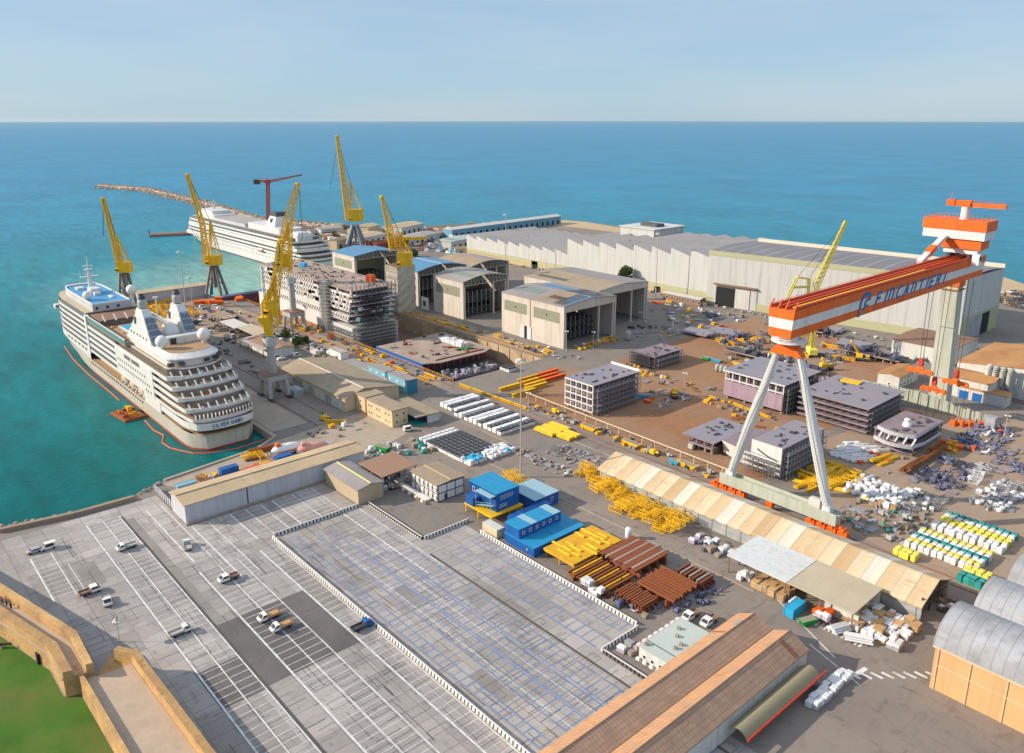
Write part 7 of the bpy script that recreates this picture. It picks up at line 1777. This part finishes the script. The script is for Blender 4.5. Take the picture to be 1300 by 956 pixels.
b = MB(); b.lathe([(1.6,0),(1.5,1.4),(1.1,1.5),(1.1,2.4),(1.3,2.5),(1.,2.9),(.1,3.)], -112.5, 300, 12, 7.72); b.build('funnel', 'white', t)
for k in range(5): b = MB(); x = -117+k*3; b.bar((x,287.,5.3),(x+.6,288.6,8.),.7,.4); b.build('bracket', 'wall_lilac', t)
t = block('bare grey grid block with open frames at the edge of the earth yard', -250,-236,303,326,1.4,2,2.4,'primer','primer',None,0.,'primer')
scaffold(t, -250,-237,300.5,302.5,0,7.5,'steel_dark',1.4,1.6)
for x, y, lab in ((-252,389,'flat lilac panel by the road behind the blue machine parts'),(-262,377,'small lilac panel among blue machine parts'),(-217,440,'flat dark panel near the olive plinth'),(-190,420,'flat lilac panel lying behind the gantry beam')): 
    put('plate_l', x, y, .8, .1, lab, None, (4.,5.,2.))
# ---- machine parts behind the gantry
def skid(label, x0, x1, y0, y1, z, n, keys):
    t = thing('module_deck', label, 'module', ((x0+x1)/2,(y0+y1)/2,0), 'outfitted deck modules behind the gantry')
    b = MB(); b.box(x0,y0,z,x1,y1,z+.5); b.build('deck', 'primer_dark', t); b = MB()
    for k in range(9): x = x0+(x1-x0)*k/8; b.box(x-.2,y0+.2,0,x+.2,y0+.6,z-.01); b.box(x-.2,y1-.6,0,x+.2,y1-.2,z-.01)
    b.build('legs', 'steel', t); b = MB(); b.bar((x0,y0-.2,z+.6),(x1,y0-.2,z+.6),.4); b.build('edge_rail', 'primer_brown', t)
    for k in range(n):
        x, y = RN.uniform(x0+1,x1-1), RN.uniform(y0+1,y1-1); b = MB(); q = RN.random()
        if q < .5: b.bbox(x,y,z+.51,RN.uniform(1.5,4),RN.uniform(1,3),RN.uniform(.8,3),RN.choice((0,1.57)),.2)
        elif q < .8: b.lathe([(.1,0),(.8,0),(.8,2.4),(.3,2.8),(.1,2.9)],x,y,8,z+.51)
        else: b.tube((x-1.5,y,z+1.3),(x+1.5,y+.5,z+1.3),.5,None,8)
        b.build('equipment', RN.choice(keys), t)
skid('long outfitted deck with dark machinery behind the lilac side block', -228,-176,352,362,2.2,26,('steel_blue','steel_dark','primer','steel'))
skid('dark machinery deck near the olive plinth of the tall hall', -250,-212,425,436,1.6,20,('steel_dark','steel_blue','primer_dark')); skid('blue machinery deck to the left of the small house', -190,-158,400,412,1.8,22,('steel_blue','steel_dark','primer_dark')); skid('purple machinery deck with a silver boxed unit', -172,-148,336,352,1.8,24,('steel_blue','primer_blue','steel','steel_dark'))
field(-262,-225,372,392,9,5,(('mach_b',3),('mach_d',3),('frame_d',2),('spool_b',2),('plate_l',1),('gird_d',.5)),'in the machine yard right of the tan roofed hall',.5,None,(0,),.85,(.7,1.2)); field(-300,-268,345,376,8,6,(('mach_d',3),('plate_l',2),('spool_b',2),('frame_g',1),('tank_g',1),('cage_y',1)),'on the asphalt before the tan roofed hall opening',.5,None,(0,),.4,(.7,1.1))
field(-330,-262,388,432,14,7,(('mach_b',2),('frame_d',1),('crate_g',2),('plate_s',2),('cage_y',1),('bale_g',1),('bale_w',1),('gird_o',.5)),'in the storage strip before the sawtooth hall',.5,None,(0,),.5,(.8,1.3))
field(-245,-180,366,398,14,6,(('mach_d',2),('frame_y',1),('cage_y',1),('spool_b',2),('crate_g',2),('plate_l',1.5),('gird_d',1)),'on the bare earth behind the lilac side block',.5,None,(0,),.7,(.7,1.2)); field(-215,-150,412,432,13,4,(('mach_d',2),('spool_b',2),('crate_g',2),('frame_d',1),('plate_s',1)),'before the olive plinth of the tall hall',.5,None,(0,),.7,(.7,1.1))
field(-305,-160,441,446.5,40,1,(('crate_g',3),('spool_s',2),('cage',1),('bale_g',1)),'in the line along the tall hall wall',.5,None,(0,),.7,(.7,1.)); field(-565,-312,444,448.6,54,1,(('crate_g',3),('spool_d',2),('bale_k',1),('cage',1)),'in the line along the sawtooth wall',.5,None,(0,),.6,(.8,1.2))
for k in range(4): put('tank_g', -214+k*2.4, 325, 0, 0, 'tall grey tank in the row of four on the bare earth', 'grey tanks in the row of four', (1.05,1.3,1.)); 
field(-222,-196,342,350,7,2,(('tank_s',2),('mach_s',1),('cage_y',1)),'behind the row of four tanks',.4,None,(0,),.7,(.8,1.3)); put('skip_b', -224, 338, 0, 0, 'long cyan skip on the kerb behind the four tanks', None, (1.7,1.2,1)); put('skip_g', -229, 337, 0, 0, 'green skip beside the cyan one on the kerb'); put('skip_y', -212, 341, 0, 0, 'yellow skip behind the four grey tanks', None, (1.5,1.2,1.2)); put('skip_y', -192, 338, 0, 0, 'yellow skip beside the purple machinery deck', None, (1.7,1.2,1.2))
field(-248,-228,290,302,7,4,(('cage_y',2),('frame_y',1),('crate_g',1),('spool_d',1)),'beside the bare grey grid block',.5,None,(0,),.5,(.6,1.)); field(-215,-198,262,282,6,6,(('plate_l',2),('spool_w',2),('crate_g',2),('bin_o',.6)),'around the white boom truck',.5,None,(0,),.45,(.6,1.)); put('skip_b', -213, 266, 0, .9, 'cyan skip beside the four deck hull block', None, (2,1.2,1.2))
field(-192,-158,280,291,14,3,(('gird_y',1.4),('cage_y',2),('crate_g',2),('spool_d',2)),'along the foot of the lilac side block',.5,None,(0,),.55,(.5,.9)); field(-125,-100,268,288,9,5,(('crate_g',2),('bin_o',1),('plate_s',1),('spool_s',1)),'between the gantry blocks and the white stock',.5,None,(0,),.25,(.6,1.))
field(-232,-196,284,300,12,5,(('plate_l',3),('spool_d',2),('crate_g',2),('cage_y',1),('plate_r',1)),'on the open earth left of the lilac side block',.5,None,(0,),.35,(.6,1.)); field(-205,-172,326,340,12,4,(('plate_l',2),('mach_d',2),('frame_d',2),('cage_y',1),('gird_d',1),('spool_b',1)),'in the strip behind the lilac side block',.5,None,(0,),.7,(.7,1.1)); field(-240,-180,400,412,16,3,(('plate_l',2),('mach_d',2),('mach_b',1),('frame_g',1.5),('crate_g',1),('gird_d',.7)),'on the earth strip before the machinery decks',.5,None,(0,),.6,(.7,1.2)); field(-176,-150,268,280,8,3,(('plate_r',2),('cage_y',1),('spool_d',2),('crate_g',1)),'between the low lilac deck and the lilac side block',.5,None,(0,),.4,(.6,1.)); field(-126,-112,318,330,5,4,(('plate_l',1),('crate_g',2),('spool_s',1),('cage',1)),'behind the low deck with the white bulwark',.5,None,(0,),.6,(.6,1.))
# ---- stock in the right yard
field(-127,-115,270,288,6,6,(('pipes_w',3),('bale_w',1)),'in the small white group below the dark deck block',.5,.9,(0,),.95,(.8,1.))
field(-110,-91,243,260,9,9,(('bale_w',4),('bag_w',3),('pipes_w',2)),'in the large white heap right of the gantry foot',.5,None,(0,),.8,(.8,1.15)); field(-94,-83,246,264,7,8,(('bale_g',2),('frame_g',2),('crate_g',2),('plate_s',2)),'in the grey rows right of the large white heap',.5,None,(0,),.85,(.6,.95))
field(-98,-84,270,299,9,13,(('spool_b',4),('plate_l',2),('mach_b',1),('frame_d',1)),'in the dark blue parts heap in the right yard',.5,None,(0,),.65,(.6,.95)); field(-102,-87,312,346,9,14,(('spool_b',4),('plate_l',2),('mach_b',.6),('crate_g',1),('bin_o',.3),('spool_w',.8)),'in the lilac pipe field at the right edge',.5,None,(0,),.75,(.7,1.1)); field(-86,-70,298,330,8,10,(('spool_b',4),('plate_l',2),('mach_b',1)),'in the lilac pieces at the right frame edge',.5,None,(0,),.4,(.7,1.1))
field(-102.5,-98.5,273,304,2,4,(('pipes_r',1),),'on the long rusty pipe pile in the right yard',.15,1.57,(0,.9,1.8),1.,(1.,1.2)); field(-103,-96,305,315,4,4,(('cage_y',1),('pipes_o',1)),'behind the rusty pipe pile',.5,None,(0,),.8,(.7,1.)); field(-113,-109,275,283,2,3,(('pipes_y',1),),'left of the rusty pipe pile',.3,1.4,(0,.8),1.,(.6,.8))
field(-86,-82,285,302,2,5,(('frame_w',1),('bale_w',1)),'at the right side of the dark blue parts heap',.5,None,(0,),.8,(.7,1.)); field(-78,-67,266,292,8,10,(('bale_g',2),('bag_g',2),('spool_s',2),('plate_s',2),('bag_w',2),('frame_g',1)),'in the grey heap at the right edge',.5,None,(0,),.75,(.75,1.1))
field(-103,-79,222,245,13,10,(('crate_g',3),('crate',1),('plate_s',2),('bag_y',.5),('spool_s',2),('mach_s',.6),('bag_t',.6),('cage',1)),'in the mixed stock behind the tent hall',.5,None,(0,),.62,(.55,.95)); field(-124,-110,236,262,6,9,(('frame_y',3),('gird_y',2),('pipes_y',1)),'in the yellow stock between the gantry legs',.5,None,(0,),.7,(.7,1.1))
for k in range(5): put('mach_o', -130+k*2.6, 331+RN.uniform(-1,1), 0, RN.uniform(0,3), 'orange machine in the left orange row below the shield wall', 'orange machines in the left row below the shield wall', (.9,1,1.1)); put('mach_o', -108+k*2.4, 336+k*1.6, 0, RN.uniform(0,3), 'orange machine in the right orange row below the shield wall', 'orange machines in the right row below the shield wall', (.9,1,1.1))
put('switch', -96.5, 342, 0, 0, 'grey switch cabinet by the lamp post below the duct shed')
def rows(x0, x1, y0, y1, n, m, keys, where):
    for i in range(n):
        key = keys[i%len(keys)]
        for j in range(m):
            n_ = adj(key)+' '+NOUN[KIND[key][0]]+' '+where
            put(key, x0+(x1-x0)*(j+.5)/m+RN.uniform(-.2,.2), y0+(y1-y0)*(i+.5)/n+RN.uniform(-.2,.2), 0, RN.uniform(-.15,.15), n_, adj(key)+' '+NOUN[KIND[key][0]]+'s '+where, (.95,.95,1.15))
rows(-80,-60,223,236,6,11,('sack_w','sack_y','sack_w','sack_t','sack_w','sack_y'),'in the near coloured rows behind the tent'); rows(-79,-59,239,253,6,11,('sack_w','sack_w','sack_y','sack_y','sack_w','sack_t'),'in the far coloured rows behind the tent'); rows(-63,-56.5,215,224,4,4,('sack_t','sack_t','sack_y','sack_y'),'in the teal rows by the corner halls'); rows(-80,-74,216,220,2,4,('sack_y','sack_y'),'beside the rails behind the tent')
field(-62,-54,196,205,4,4,(('crate_g',2),('plate_r',2),('spool_d',1),('bale_g',1)),'outside the open end of the tent hall',.5,None,(0,),.8,(.6,.9))
# ---- pallets before the canopies
field(-74,-60,173.5,187,9,8,(('bale_k',2),('bale_w',3),('bale_g',2),('crate',2),('bale_p',1)),'in the packed pallets right of the cream canopy',.3,0.,(0,),.92,(.85,1.1)); field(-97.5,-88.5,171.5,177,7,3,(('crate',1),),'under the edge of the canopies',.15,0.,(0,),1.,(.95,1.05)); field(-103,-99,171.5,176,2,3,(('bale_w',1),),'under the corner of the white canopy',.2,0.,(0,1.8),1.,(.9,1.)); field(-86.6,-85,171.,173.5,1,2,(('bale_p',1),),'between the crates and the cyan container',.1,0.,(0,),1.,(1.,1.1))
field(-123,-104,177.5,184.5,8,3,(('bale_p',3),('spool_b',1),('bale_g',1),('bag_w',1),('crate_g',2)),'along the front of the tent hall',.4,None,(0,),.85,(.9,1.2)); field(-80,-76,169.5,173.5,3,2,(('bale_p',1),('bin_o',1)),'around the green skip',.3,None,(0,1.5),1.,(.8,1.)); put('skip_g', -79.5, 167.6, 0, 1.2, 'bright green skip by the road before the cream canopy')
put('pipes_w', -68, 170.5, 0, .5, 'white pipe bundle at the roadside by the packed pallets', None, (1.,1.6,1.5)); put('pipes_w', -73, 171, 0, 1.2, 'short white pipe bundle beside the packed pallets', None, (.8,1.8,1.5)); field(-65.6,-62.6,141,157,2,9,(('bale_w',1),('bale_g',1)),'behind the tiled hall by the red edge',.2,0.,(0,),1.,(.9,1.)); field(-104,-100,122.5,129,2,3,(('crate_g',2),('bale_p',1),('cage',1)),'in the corner behind the white flat building',.4,None,(0,),.9,(.7,1.))
# ---- car park vehicles
V = (('van_w',-243.5,36.,-1.57,'white van at the far left of the car park, right one of a pair'),('car_g',-244,32.5,-1.57,'grey car at the far left of the car park beside a white van'),('pickup_w',-228.5,53,-1.57,'white pickup with an open grey bed alone near the shore wall'),('pickup_r',-211,39,1.57,'white crew cab pickup with a brown bed near the fort wall'),('pickup_w',-203.5,40.8,-.1,'white pickup with its cab facing the fort wall lamp'),('pickup_w',-217.5,66.5,2.9,'small white pickup near the narrow shed'),
     ('pickup_r',-193,68.5,-1.57,'white crew cab pickup in the middle of the car park'),('pickup_w',-178,50.5,1.57,'pale pickup in the dark striped bays nearest the lawn'),('tipper',-169.5,69,-1.57,'white tipper truck with a sand coloured load, left one of the pair'),('tipper',-163.6,69.5,-1.57,'white tipper truck with a sand coloured load, right one of the pair'),('pickup_b',-150.8,84.5,1.57,'blue cabbed pickup beside the white striped barrier'),
     ('pickup_r',-100,148,-1.57,'white pickup by the tiled hall nearer the beams'),('pickup_r',-95.6,149.5,-1.57,'white pickup by the tiled hall nearer the road'),('car_w',-296,187.5,1.2,'white car in front of the blue site offices'),('van_w',-312,185,.3,'white van under the stair of the blue site offices'),('pickup_w',-331,187,.2,'white pickup beside the red containers'),('forklift',-345,201,.4,'yellow forklift beside the white hut'),('car_b',-340,184.5,.2,'small blue car by the red containers'),('van_w',-250,166,1.3,'white van on the kerb near the lean-to'))
for k, x, y, r, lab in V: put(k, x, y, .03, r, lab)
for i in range(26):
    k = RN.choice(('car_w','car_g','car_d','car_r','van_w','car_b','car_w')); c = {'car_w':'white car','car_g':'grey car','car_d':'black car','car_r':'red car','van_w':'white van','car_b':'blue car'}[k]
    if i < 14: put(k, -400+i%7*4.2, 172+(i//7)*9, 0, 1.57, c+' parked behind the workshop near the grey crane column', c+'s parked near the grey crane column')
    else: put(k, -520+(i-14)%6*5.5, 186+(i-14)//6*8+RN.uniform(-1,1), 0, RN.choice((0,1.57,.5)), c+' parked on the pier near the orange gear', c+'s parked on the pier')
# ---- barriers round the car park
def barrier(label, a, c):
    t = thing('barrier_wall', label, 'barrier', ((a[0]+c[0])/2,(a[1]+c[1])/2,0), 'striped concrete barriers round the car park')
    b = MB(); d = Vector((c[0]-a[0],c[1]-a[1],0)); L_ = d.length; d.normalize(); n = Vector((-d.y,d.x,0)); A = Vector((*a,0))
    b.loft([[tuple(p+n*u+Vector((0,0,z))) for u,z in ((-.35,.02),(-.18,.9),(.18,.9),(.35,.02))] for p in (A, A+d*L_)], False, True, True); b.build('wall', 'barrier_stripe', t)
    b = MB(); b.bar(A+Vector((0,0,.96)), A+d*L_+Vector((0,0,.96)), .3, .12); b.build('coping', 'barrier', t)
for lab, a, c in (('long striped barrier between the two car park halves',(-206,87.4),(40,87.4)),('striped barrier closing the far end of the blue bays',(-207,88.2),(-207,117)),('striped barrier before the white cabin office',(-206,120.3),(-176.2,120.3)),('striped barrier from the cabin office to the blue offices',(-175.8,120.8),(-175.8,137.5)),('long striped barrier before the beam racks',(-168,135.7),(-107,135.7)),('striped barrier at the white flat building corner',(-106,121.8),(-106,135)),('striped barrier in front of the tiled hall',(-105.4,121.8),(-90,121.8))): barrier(lab, a, c)
t = thing('mesh_fence', 'grey mesh fence at the quay end of the narrow shed', 'fence', (-248,72,0)); b = MB(); b.box(-262,71.8,0,-244,72,2.4); b.build('panel', 'wall_lilac', t)
for k in range(10): b = MB(); b.box(-262+k*1.95,71.6,0,-261.85+k*1.95,71.79,2.6); b.build('post', 'steel', t)
# ---- quay goods
RN.seed(31)
field(-256.8,-252.6,100.5,111,3,8,(('cage_y',3),('cage_o',3)),'on the quay strip behind the narrow shed',.3,None,(0,),.9,(.8,1.1)); field(-262,-250,84,92,5,4,(('frame_r',1),('cage_y',1),('bag_w',1),('spool_s',1)),'at the quay corner by the grey blue container',.5,None,(0,),.8,(.6,.9)); field(-268,-262,105,111,2,3,(('frame_y',1),('pipes_r',1)),'at the quay edge by the cruise ship stern',.4,None,(0,),.9,(.7,.9))
def lifeboat(label, x, y, rot, m):
    t = thing('lifeboat', label, 'lifeboat', (0,0,0)); pr = [k/10*2-1 for k in range(11)]
    f = lambda u: math.sqrt(max(.03,1-abs(u)**2.6))
    b = MB(); b.loft([[(u*5.6,s*1.9*f(u),1.6+z*(.6+.4*f(u))) for s,z in ((-1,0),(-.8,-.9),(0,-1.3),(.8,-.9),(1,0))] for u in pr]); b.build('hull', 'white', t)
    b = MB(); b.loft([[(u*5.4,s*1.8*f(u),1.6+z*f(u)) for s,z in ((-1,0),(-.85,1.1),(0,1.6),(.85,1.1),(1,0))] for u in pr]); o = b.build('canopy', m, t)
    b = MB(); b.bbox(-3,0,2.8,1.6,1.6,.9,0,.3); b.build('hatch', 'orange' if m == 'white' else m, o)
    for s in (-1,1): b = MB(); b.box(-4,s*1.93,1.5,4,s*1.98,1.75); b.build('stripe', 'red', t)
    for x_ in (-2.5,2.5): b = MB(); b.box(x_-.2,-1.3,0,x_+.2,1.3,.5); b.build('cradle', 'steel_dark', t)
    t.location = (x,y,0); t.rotation_euler = (0,0,rot); t.scale = (1.1,1.25,1.35)
x, y = P(365,576); lifeboat('white lifeboat with a red stripe resting on the quay', x, y, 1.45, 'white'); x, y = P(398,575); lifeboat('lifeboat with a faded pink canopy resting on the quay', x, y, 1.3, 'boat_pink')
x, y = P(336,572); put('pipes_r', x, y, 0, 1.4, 'rusty pipe bundle on the quay before the white lifeboat', None, (1.4,2,1.5))
for px, key, lab, r in (((413,533),'mach_y','yellow winch machine on the concrete apron',.8),((426,537),'gird_y','yellow girder piece on the concrete apron',.8),((421,543),'cage_y','small yellow cage on the concrete apron',.2),((437,541),'bale_w','white sack load on the concrete apron',.2)): x, y = P(*px); put(key, x, y, 0, r, lab)
field(-244,-229,140,154,6,5,(('bag_t',1),('bale_w',2),('spool_s',1),('bale_t',1),('crate_g',1)),'near the green tank behind the brown canopy',.5,None,(0,),.7,(.7,1.)); x, y = P(487,574); put('skip_g', x, y, 0, .3, 'green skip behind the brown canopy shed', None, (1.3,1.4,1.6)); field(-222,-210,129,140,6,5,(('bale_g',2),('spool_s',2),('cage',1),('crate_g',1),('mach_s',1)),'under the brown canopy roof',.4,None,(0,),.9,(.8,1.1))
field(-275,-250,128,160,6,8,(('spool_d',2),('plate_s',1),('crate_g',1)),'scattered on the concrete apron by the quay',.5,None,(0,),.22,(.5,.8))
# ---- pier, dock sides
RN.seed(17)
for i in range(9):
    x, y = P(262+RN.uniform(-14,45), 380+RN.uniform(-2,8)); put('bin_o', x, y, 0, RN.uniform(0,3), 'bright orange bin on the pier by the splayed legged crane', 'orange bins on the pier', (2.,1.6,1.6))
field(-552,-500,150,178,12,6,(('frame_r',1),('frame_y',3),('gird_d',1),('cage_y',1),('crate_g',1),('bin_o',.5)),'on the pier before the pier shed',.5,None,(0,),.6,(1.,1.6)); field(-498,-420,150,202,14,8,(('crate_g',3),('mach_d',1),('spool_d',2),('bale_g',1),('bag_t',.5),('frame_d',1),('cage_y',.7)),'among the open sheds of the ship quay',.5,None,(0,),.5,(.9,1.4)); field(-420,-352,150,157,14,2,(('crate_g',2),('spool_d',2),('frame_d',1)),'between crane rails and the tan workshop',.5,None,(0,),.5,(.8,1.2))
field(-470,-290,204,215,44,2,(('gird_d',2),('frame_r',1),('cage_y',2),('crate_g',2),('spool_d',1),('bin_o',.7),('bag_t',.3)),'along the left edge of the dry dock',.5,0.,(0,),.62,(.6,1.1)); field(-430,-292,278,288,38,2,(('gird_y',2),('cage_y',2),('crate_g',3),('mach_d',1),('spool_s',1.5),('frame_y',1)),'along the right edge of the dry dock',.5,0.,(0,),.6,(.6,1.)); field(-420,-352,186,202,16,4,(('bale_w',1),('crate_g',2),('bag_t',.5),('mach_s',1),('spool_d',1),('bale_k',1)),'between the dry dock and the workshop',.5,None,(0,),.5,(.8,1.2))
field(-315,-268,279,290,10,3,(('bale_g',1),('cage_y',1.5),('crate_g',2),('spool_s',1)),'before the side doors of the blue and tan hall',.5,None,(0,),.45,(.7,1.)); field(-290,-284,300,332,2,9,(('gird_d',1),('cage_y',1),('crate',1),('bale_g',1)),'before the opening of the blue and tan hall',.4,1.57,(0,),.8,(.8,1.2)); put('tank_g', -281, 336, 0, 0, 'pale grey tank at the right corner of the blue and tan hall', None, (1.6,1.6,1.5))
for y0 in (218.2, 276.4):
    t = thing('guard_rail', 'orange guard rail along the '+('left' if y0 < 250 else 'right')+' edge of the dry dock', 'railing', (-400,y0,0)); b = MB()
    for z in (.5,1.1): b.box(-530,y0-.06 if y0 > 250 else y0-.9,z,-288,y0+.06 if y0 > 250 else y0-.78,z+.12)
    b.build('rails', 'rail_yellow', t); b = MB()
    for k in range(60): b.box(-530+k*4.1,y0-.1 if y0 > 250 else y0-.94,0,-529.8+k*4.1,y0+.1 if y0 > 250 else y0-.74,1.1)
    b.build('posts', 'rail_yellow', t)
# ---- far stock behind the halls
RN.seed(12)
def far_field(px, n, where, keys):
    for i in range(n):
        u, v = RN.random(), RN.random(); a = [px[0][k]*(1-u)*(1-v)+px[1][k]*u*(1-v)+px[2][k]*u*v+px[3][k]*(1-u)*v for k in (0,1)]
        x, y = P(*a); key = RN.choice(keys); s = RN.uniform(1.4,2.6); n_ = adj(key)+' '+NOUN[KIND[key][0]]; put(key, x, y, 0, RN.uniform(0,3), n_+' '+where, n_+'s '+where, (s*1.4,s,s*.9))
far_field([(405,305),(470,316),(470,303),(420,296)],60,'in the far yard behind the white ship stern',['bale_k','crate_g','bale_g','frame_d','bale_w','plate_r','spool_d','crate']); far_field([(520,318),(570,326),(640,296),(540,300)],46,'in the far yard before the sawtooth hall',['bale_g','bale_w','crate_g','plate_r','bale_c','mach_d']); far_field([(500,293),(560,297),(700,280),(600,287)],50,'along the far beach road',['bale_k','crate','bale_g','plate_r','crate_g','bale_p'])
far_field([(1262,383),(1300,392),(1300,378),(1268,370)],22,'on the sea promenade beyond the tall hall',['crate_g','plate_r','bale_k','frame_d']); far_field([(640,286),(668,288),(668,281),(645,281)],8,'in the far corner by the blue walled warehouse',['gird_y','frame_y','cage_y'])
t = thing('pontoon_pier', 'low red brown pontoon across the basin mouth near the far ship', 'pontoon', (0,0,WZ)); a, c = P(190,300,WZ), P(252,297,WZ); t.location = (*a,WZ); b = MB(); b.bar((*a,WZ+.6),(*c,WZ+.6),14,3.4); b.build('deck', 'hull_rust', t); b = MB(); b.bar((a[0],a[1],WZ+2.6),(c[0],c[1],WZ+2.6),3,.5); b.build('walkway', 'roof_tan', t); b = MB(); b.tube((*a,WZ+2),(*a,WZ+7),.6); b.build('bollard', 'steel_dark', t)
# ---- fort, lawn, people
t = thing('fort_wall', 'thick sandy brick fort wall with a walkway along the lawn', 'fort wall', (-200,26,0))
out = [(-330,-12),(-219,20.8),(-184.5,30.),(-170.,29.6)]; inn = [(-330,-18.5),(-217.,14.6),(-184.,23.6),(-172,24.)]
def rng(o, i, z0, z1, name, mat):
    b = MB(); n = len(o); b.add([(x,y,z0) for x,y in o]+[(x,y,z0) for x,y in i]+[(x,y,z1) for x,y in o]+[(x,y,z1) for x,y in i], [f for k in range(n-1) for f in ((2*n+k,2*n+k+1,3*n+k+1,3*n+k),(k+1,k,n+k,n+k+1),(k,k+1,2*n+k+1,2*n+k),(n+k+1,n+k,3*n+k,3*n+k+1))]+[(0,2*n,3*n,n),(n-1,2*n-1,4*n-1,3*n-1)]); return b.build(name, mat, t)
def mix(f): return [lerp(a,c,f) for a,c in zip(out,inn)]
rng(mix(0),mix(1.),0,4.9,'wall','fort'); rng(mix(0),mix(.24),4.91,7.,'outer_parapet','fort'); rng(mix(.25),mix(.66),4.91,4.95,'walkway','fort_top'); rng(mix(.67),mix(1.),4.91,6.3,'inner_parapet','fort'); rng(mix(1.001),mix(1.05),4.3,4.6,'string_course','fort_top')
b = MB(); b.box(-189.6,21.9,.1,-187.9,22.5,2.6); b.build('doorway', 'dark', t)
t = thing('bastion', 'sandy fort bastion with a paved terrace beside the car park', 'fort wall', (-165,30,0)); pl = [(-175,26.6),(-170,30),(-176,35.),(-169,38.5),(-120,40),(-60,44),(-60,31),(-120,27.5)]
b = MB(); b.prism(pl, 0, 3.6); b.build('base', 'fort', t); b = MB(); b.prism([(-173.5,27.),(-169.5,29.8),(-169,36.8),(-120,38.4),(-62,42),(-62,31.6),(-120,28.2)], 3.62, 3.7); b.build('terrace', 'fort_top', t)
b = MB(); b.prism([(-173.5,35.6),(-169,38.5),(-120,40),(-60,44),(-60,42.4),(-120,38.4),(-168.6,36.9),(-172.6,34.4)], 3.61, 6.4); b.prism([(-175,26.6),(-120,27.5),(-60,31),(-60,31.8),(-120,28.4),(-174.4,27.5)], 3.61, 5.); b.build('parapet', 'fort', t)
sheet('lawn', [[(-330,-20),(-217,14.5),(-184,23.4),(-172.4,23.6),(-174.8,26.5),(-120,27.4),(-60,30.9),(-60,-150),(-330,-150)]], .03, 'lawn')
for i, f in enumerate((.02,.04,.075,.1,.15,.21)):
    a = lerp(lerp(out[1],inn[1],.4),lerp(out[2],inn[2],.4),f+.08); put('person', a[0], a[1], 4.95, RN.uniform(0,6), ('person in dark clothes leading the group on the fort walkway','second person of the group on the fort walkway','person in the middle of the group on the fort walkway','person behind the middle of the group on the fort walkway','person following the group on the fort walkway','last person of the group nearest the bastion')[i], 'people on the fort walkway')
x, y = P(4,823); t = thing('cannon', 'old dark cannon on the lawn inside the fort', 'cannon', (0,0,0)); b = MB(); b.tube((-1.6,0,1.),(1.9,0,1.2),.34,.2,12); b.tube((1.85,0,1.2),(2.05,0,1.21),.28,.28,12); b.tube((-1.8,0,.99),(-1.55,0,1.),.16,.36,10); b.build('barrel', 'dark', t); b = MB(); b.bbox(-.6,0,0,1.2,1.1,.75,0,.1,.7); b.build('carriage', 'concrete', t); t.location = (x,y,.03); t.rotation_euler = (0,0,.86)
# ---- greenery
def tree(label, px, h, rad, n, trunk=.3, name='tree', cat='tree'):
    x, y = P(*px); t = thing(name, label, cat, (x,y,0)); b = MB(); b.tube((x,y,0),(x,y,h*.45),trunk,trunk*.7,8)
    for k in range(6): a = k*1.05; b.tube((x,y,h*(.25+.03*k)),(x+rad*.55*math.cos(a),y+rad*.55*math.sin(a),h*(.5+.05*(k%3))),trunk*.5,trunk*.2,6)
    b.build('trunk', 'trunk', t); b = MB(); cl = []
    for k in range(26): a = RN.uniform(0,6.28); q = RN.random()**.5; cl.append((x+rad*.75*q*math.cos(a), y+rad*.75*q*math.sin(a), h*RN.uniform(.3,.92)*(1-.18*q), rad*RN.uniform(.22,.42)))
    for k in range(n):
        cx, cy, cz, cr = RN.choice(cl); v = Vector((RN.gauss(0,1),RN.gauss(0,1),RN.gauss(0,1))).normalized()*cr*RN.uniform(.6,1.05); p = Vector((cx,cy,cz))+v; s = RN.uniform(.25,.5); a = Vector((RN.gauss(0,1),RN.gauss(0,1),RN.gauss(0,1))).normalized(); c = a.orthogonal().normalized(); d = a.cross(c)
        b.m = 1 if RN.random() < .35 else 0; b.add([p-c*s-d*s*.6,p+c*s-d*s*.6,p+c*s+d*s*.6,p-c*s+d*s*.6], [(0,1,2,3)])
    b.build('crown', ['leaf','leaf_light'], t)
tree('round green tree standing against the sawtooth hall wall', (792,367), 19.5, 6.8, 6200, .5); tree('small round bush among the vans behind the workshop', (378,440), 6, 3., 1300); tree('green shrub beside the bush behind the workshop', (388,436), 4.5, 2.4, 900); tree('spiky green bush behind the shrouded crane tower', (524,326), 7, 6, 1500); tree('low shrub at the foot of the back crane column', (362,428), 4, 3, 800)
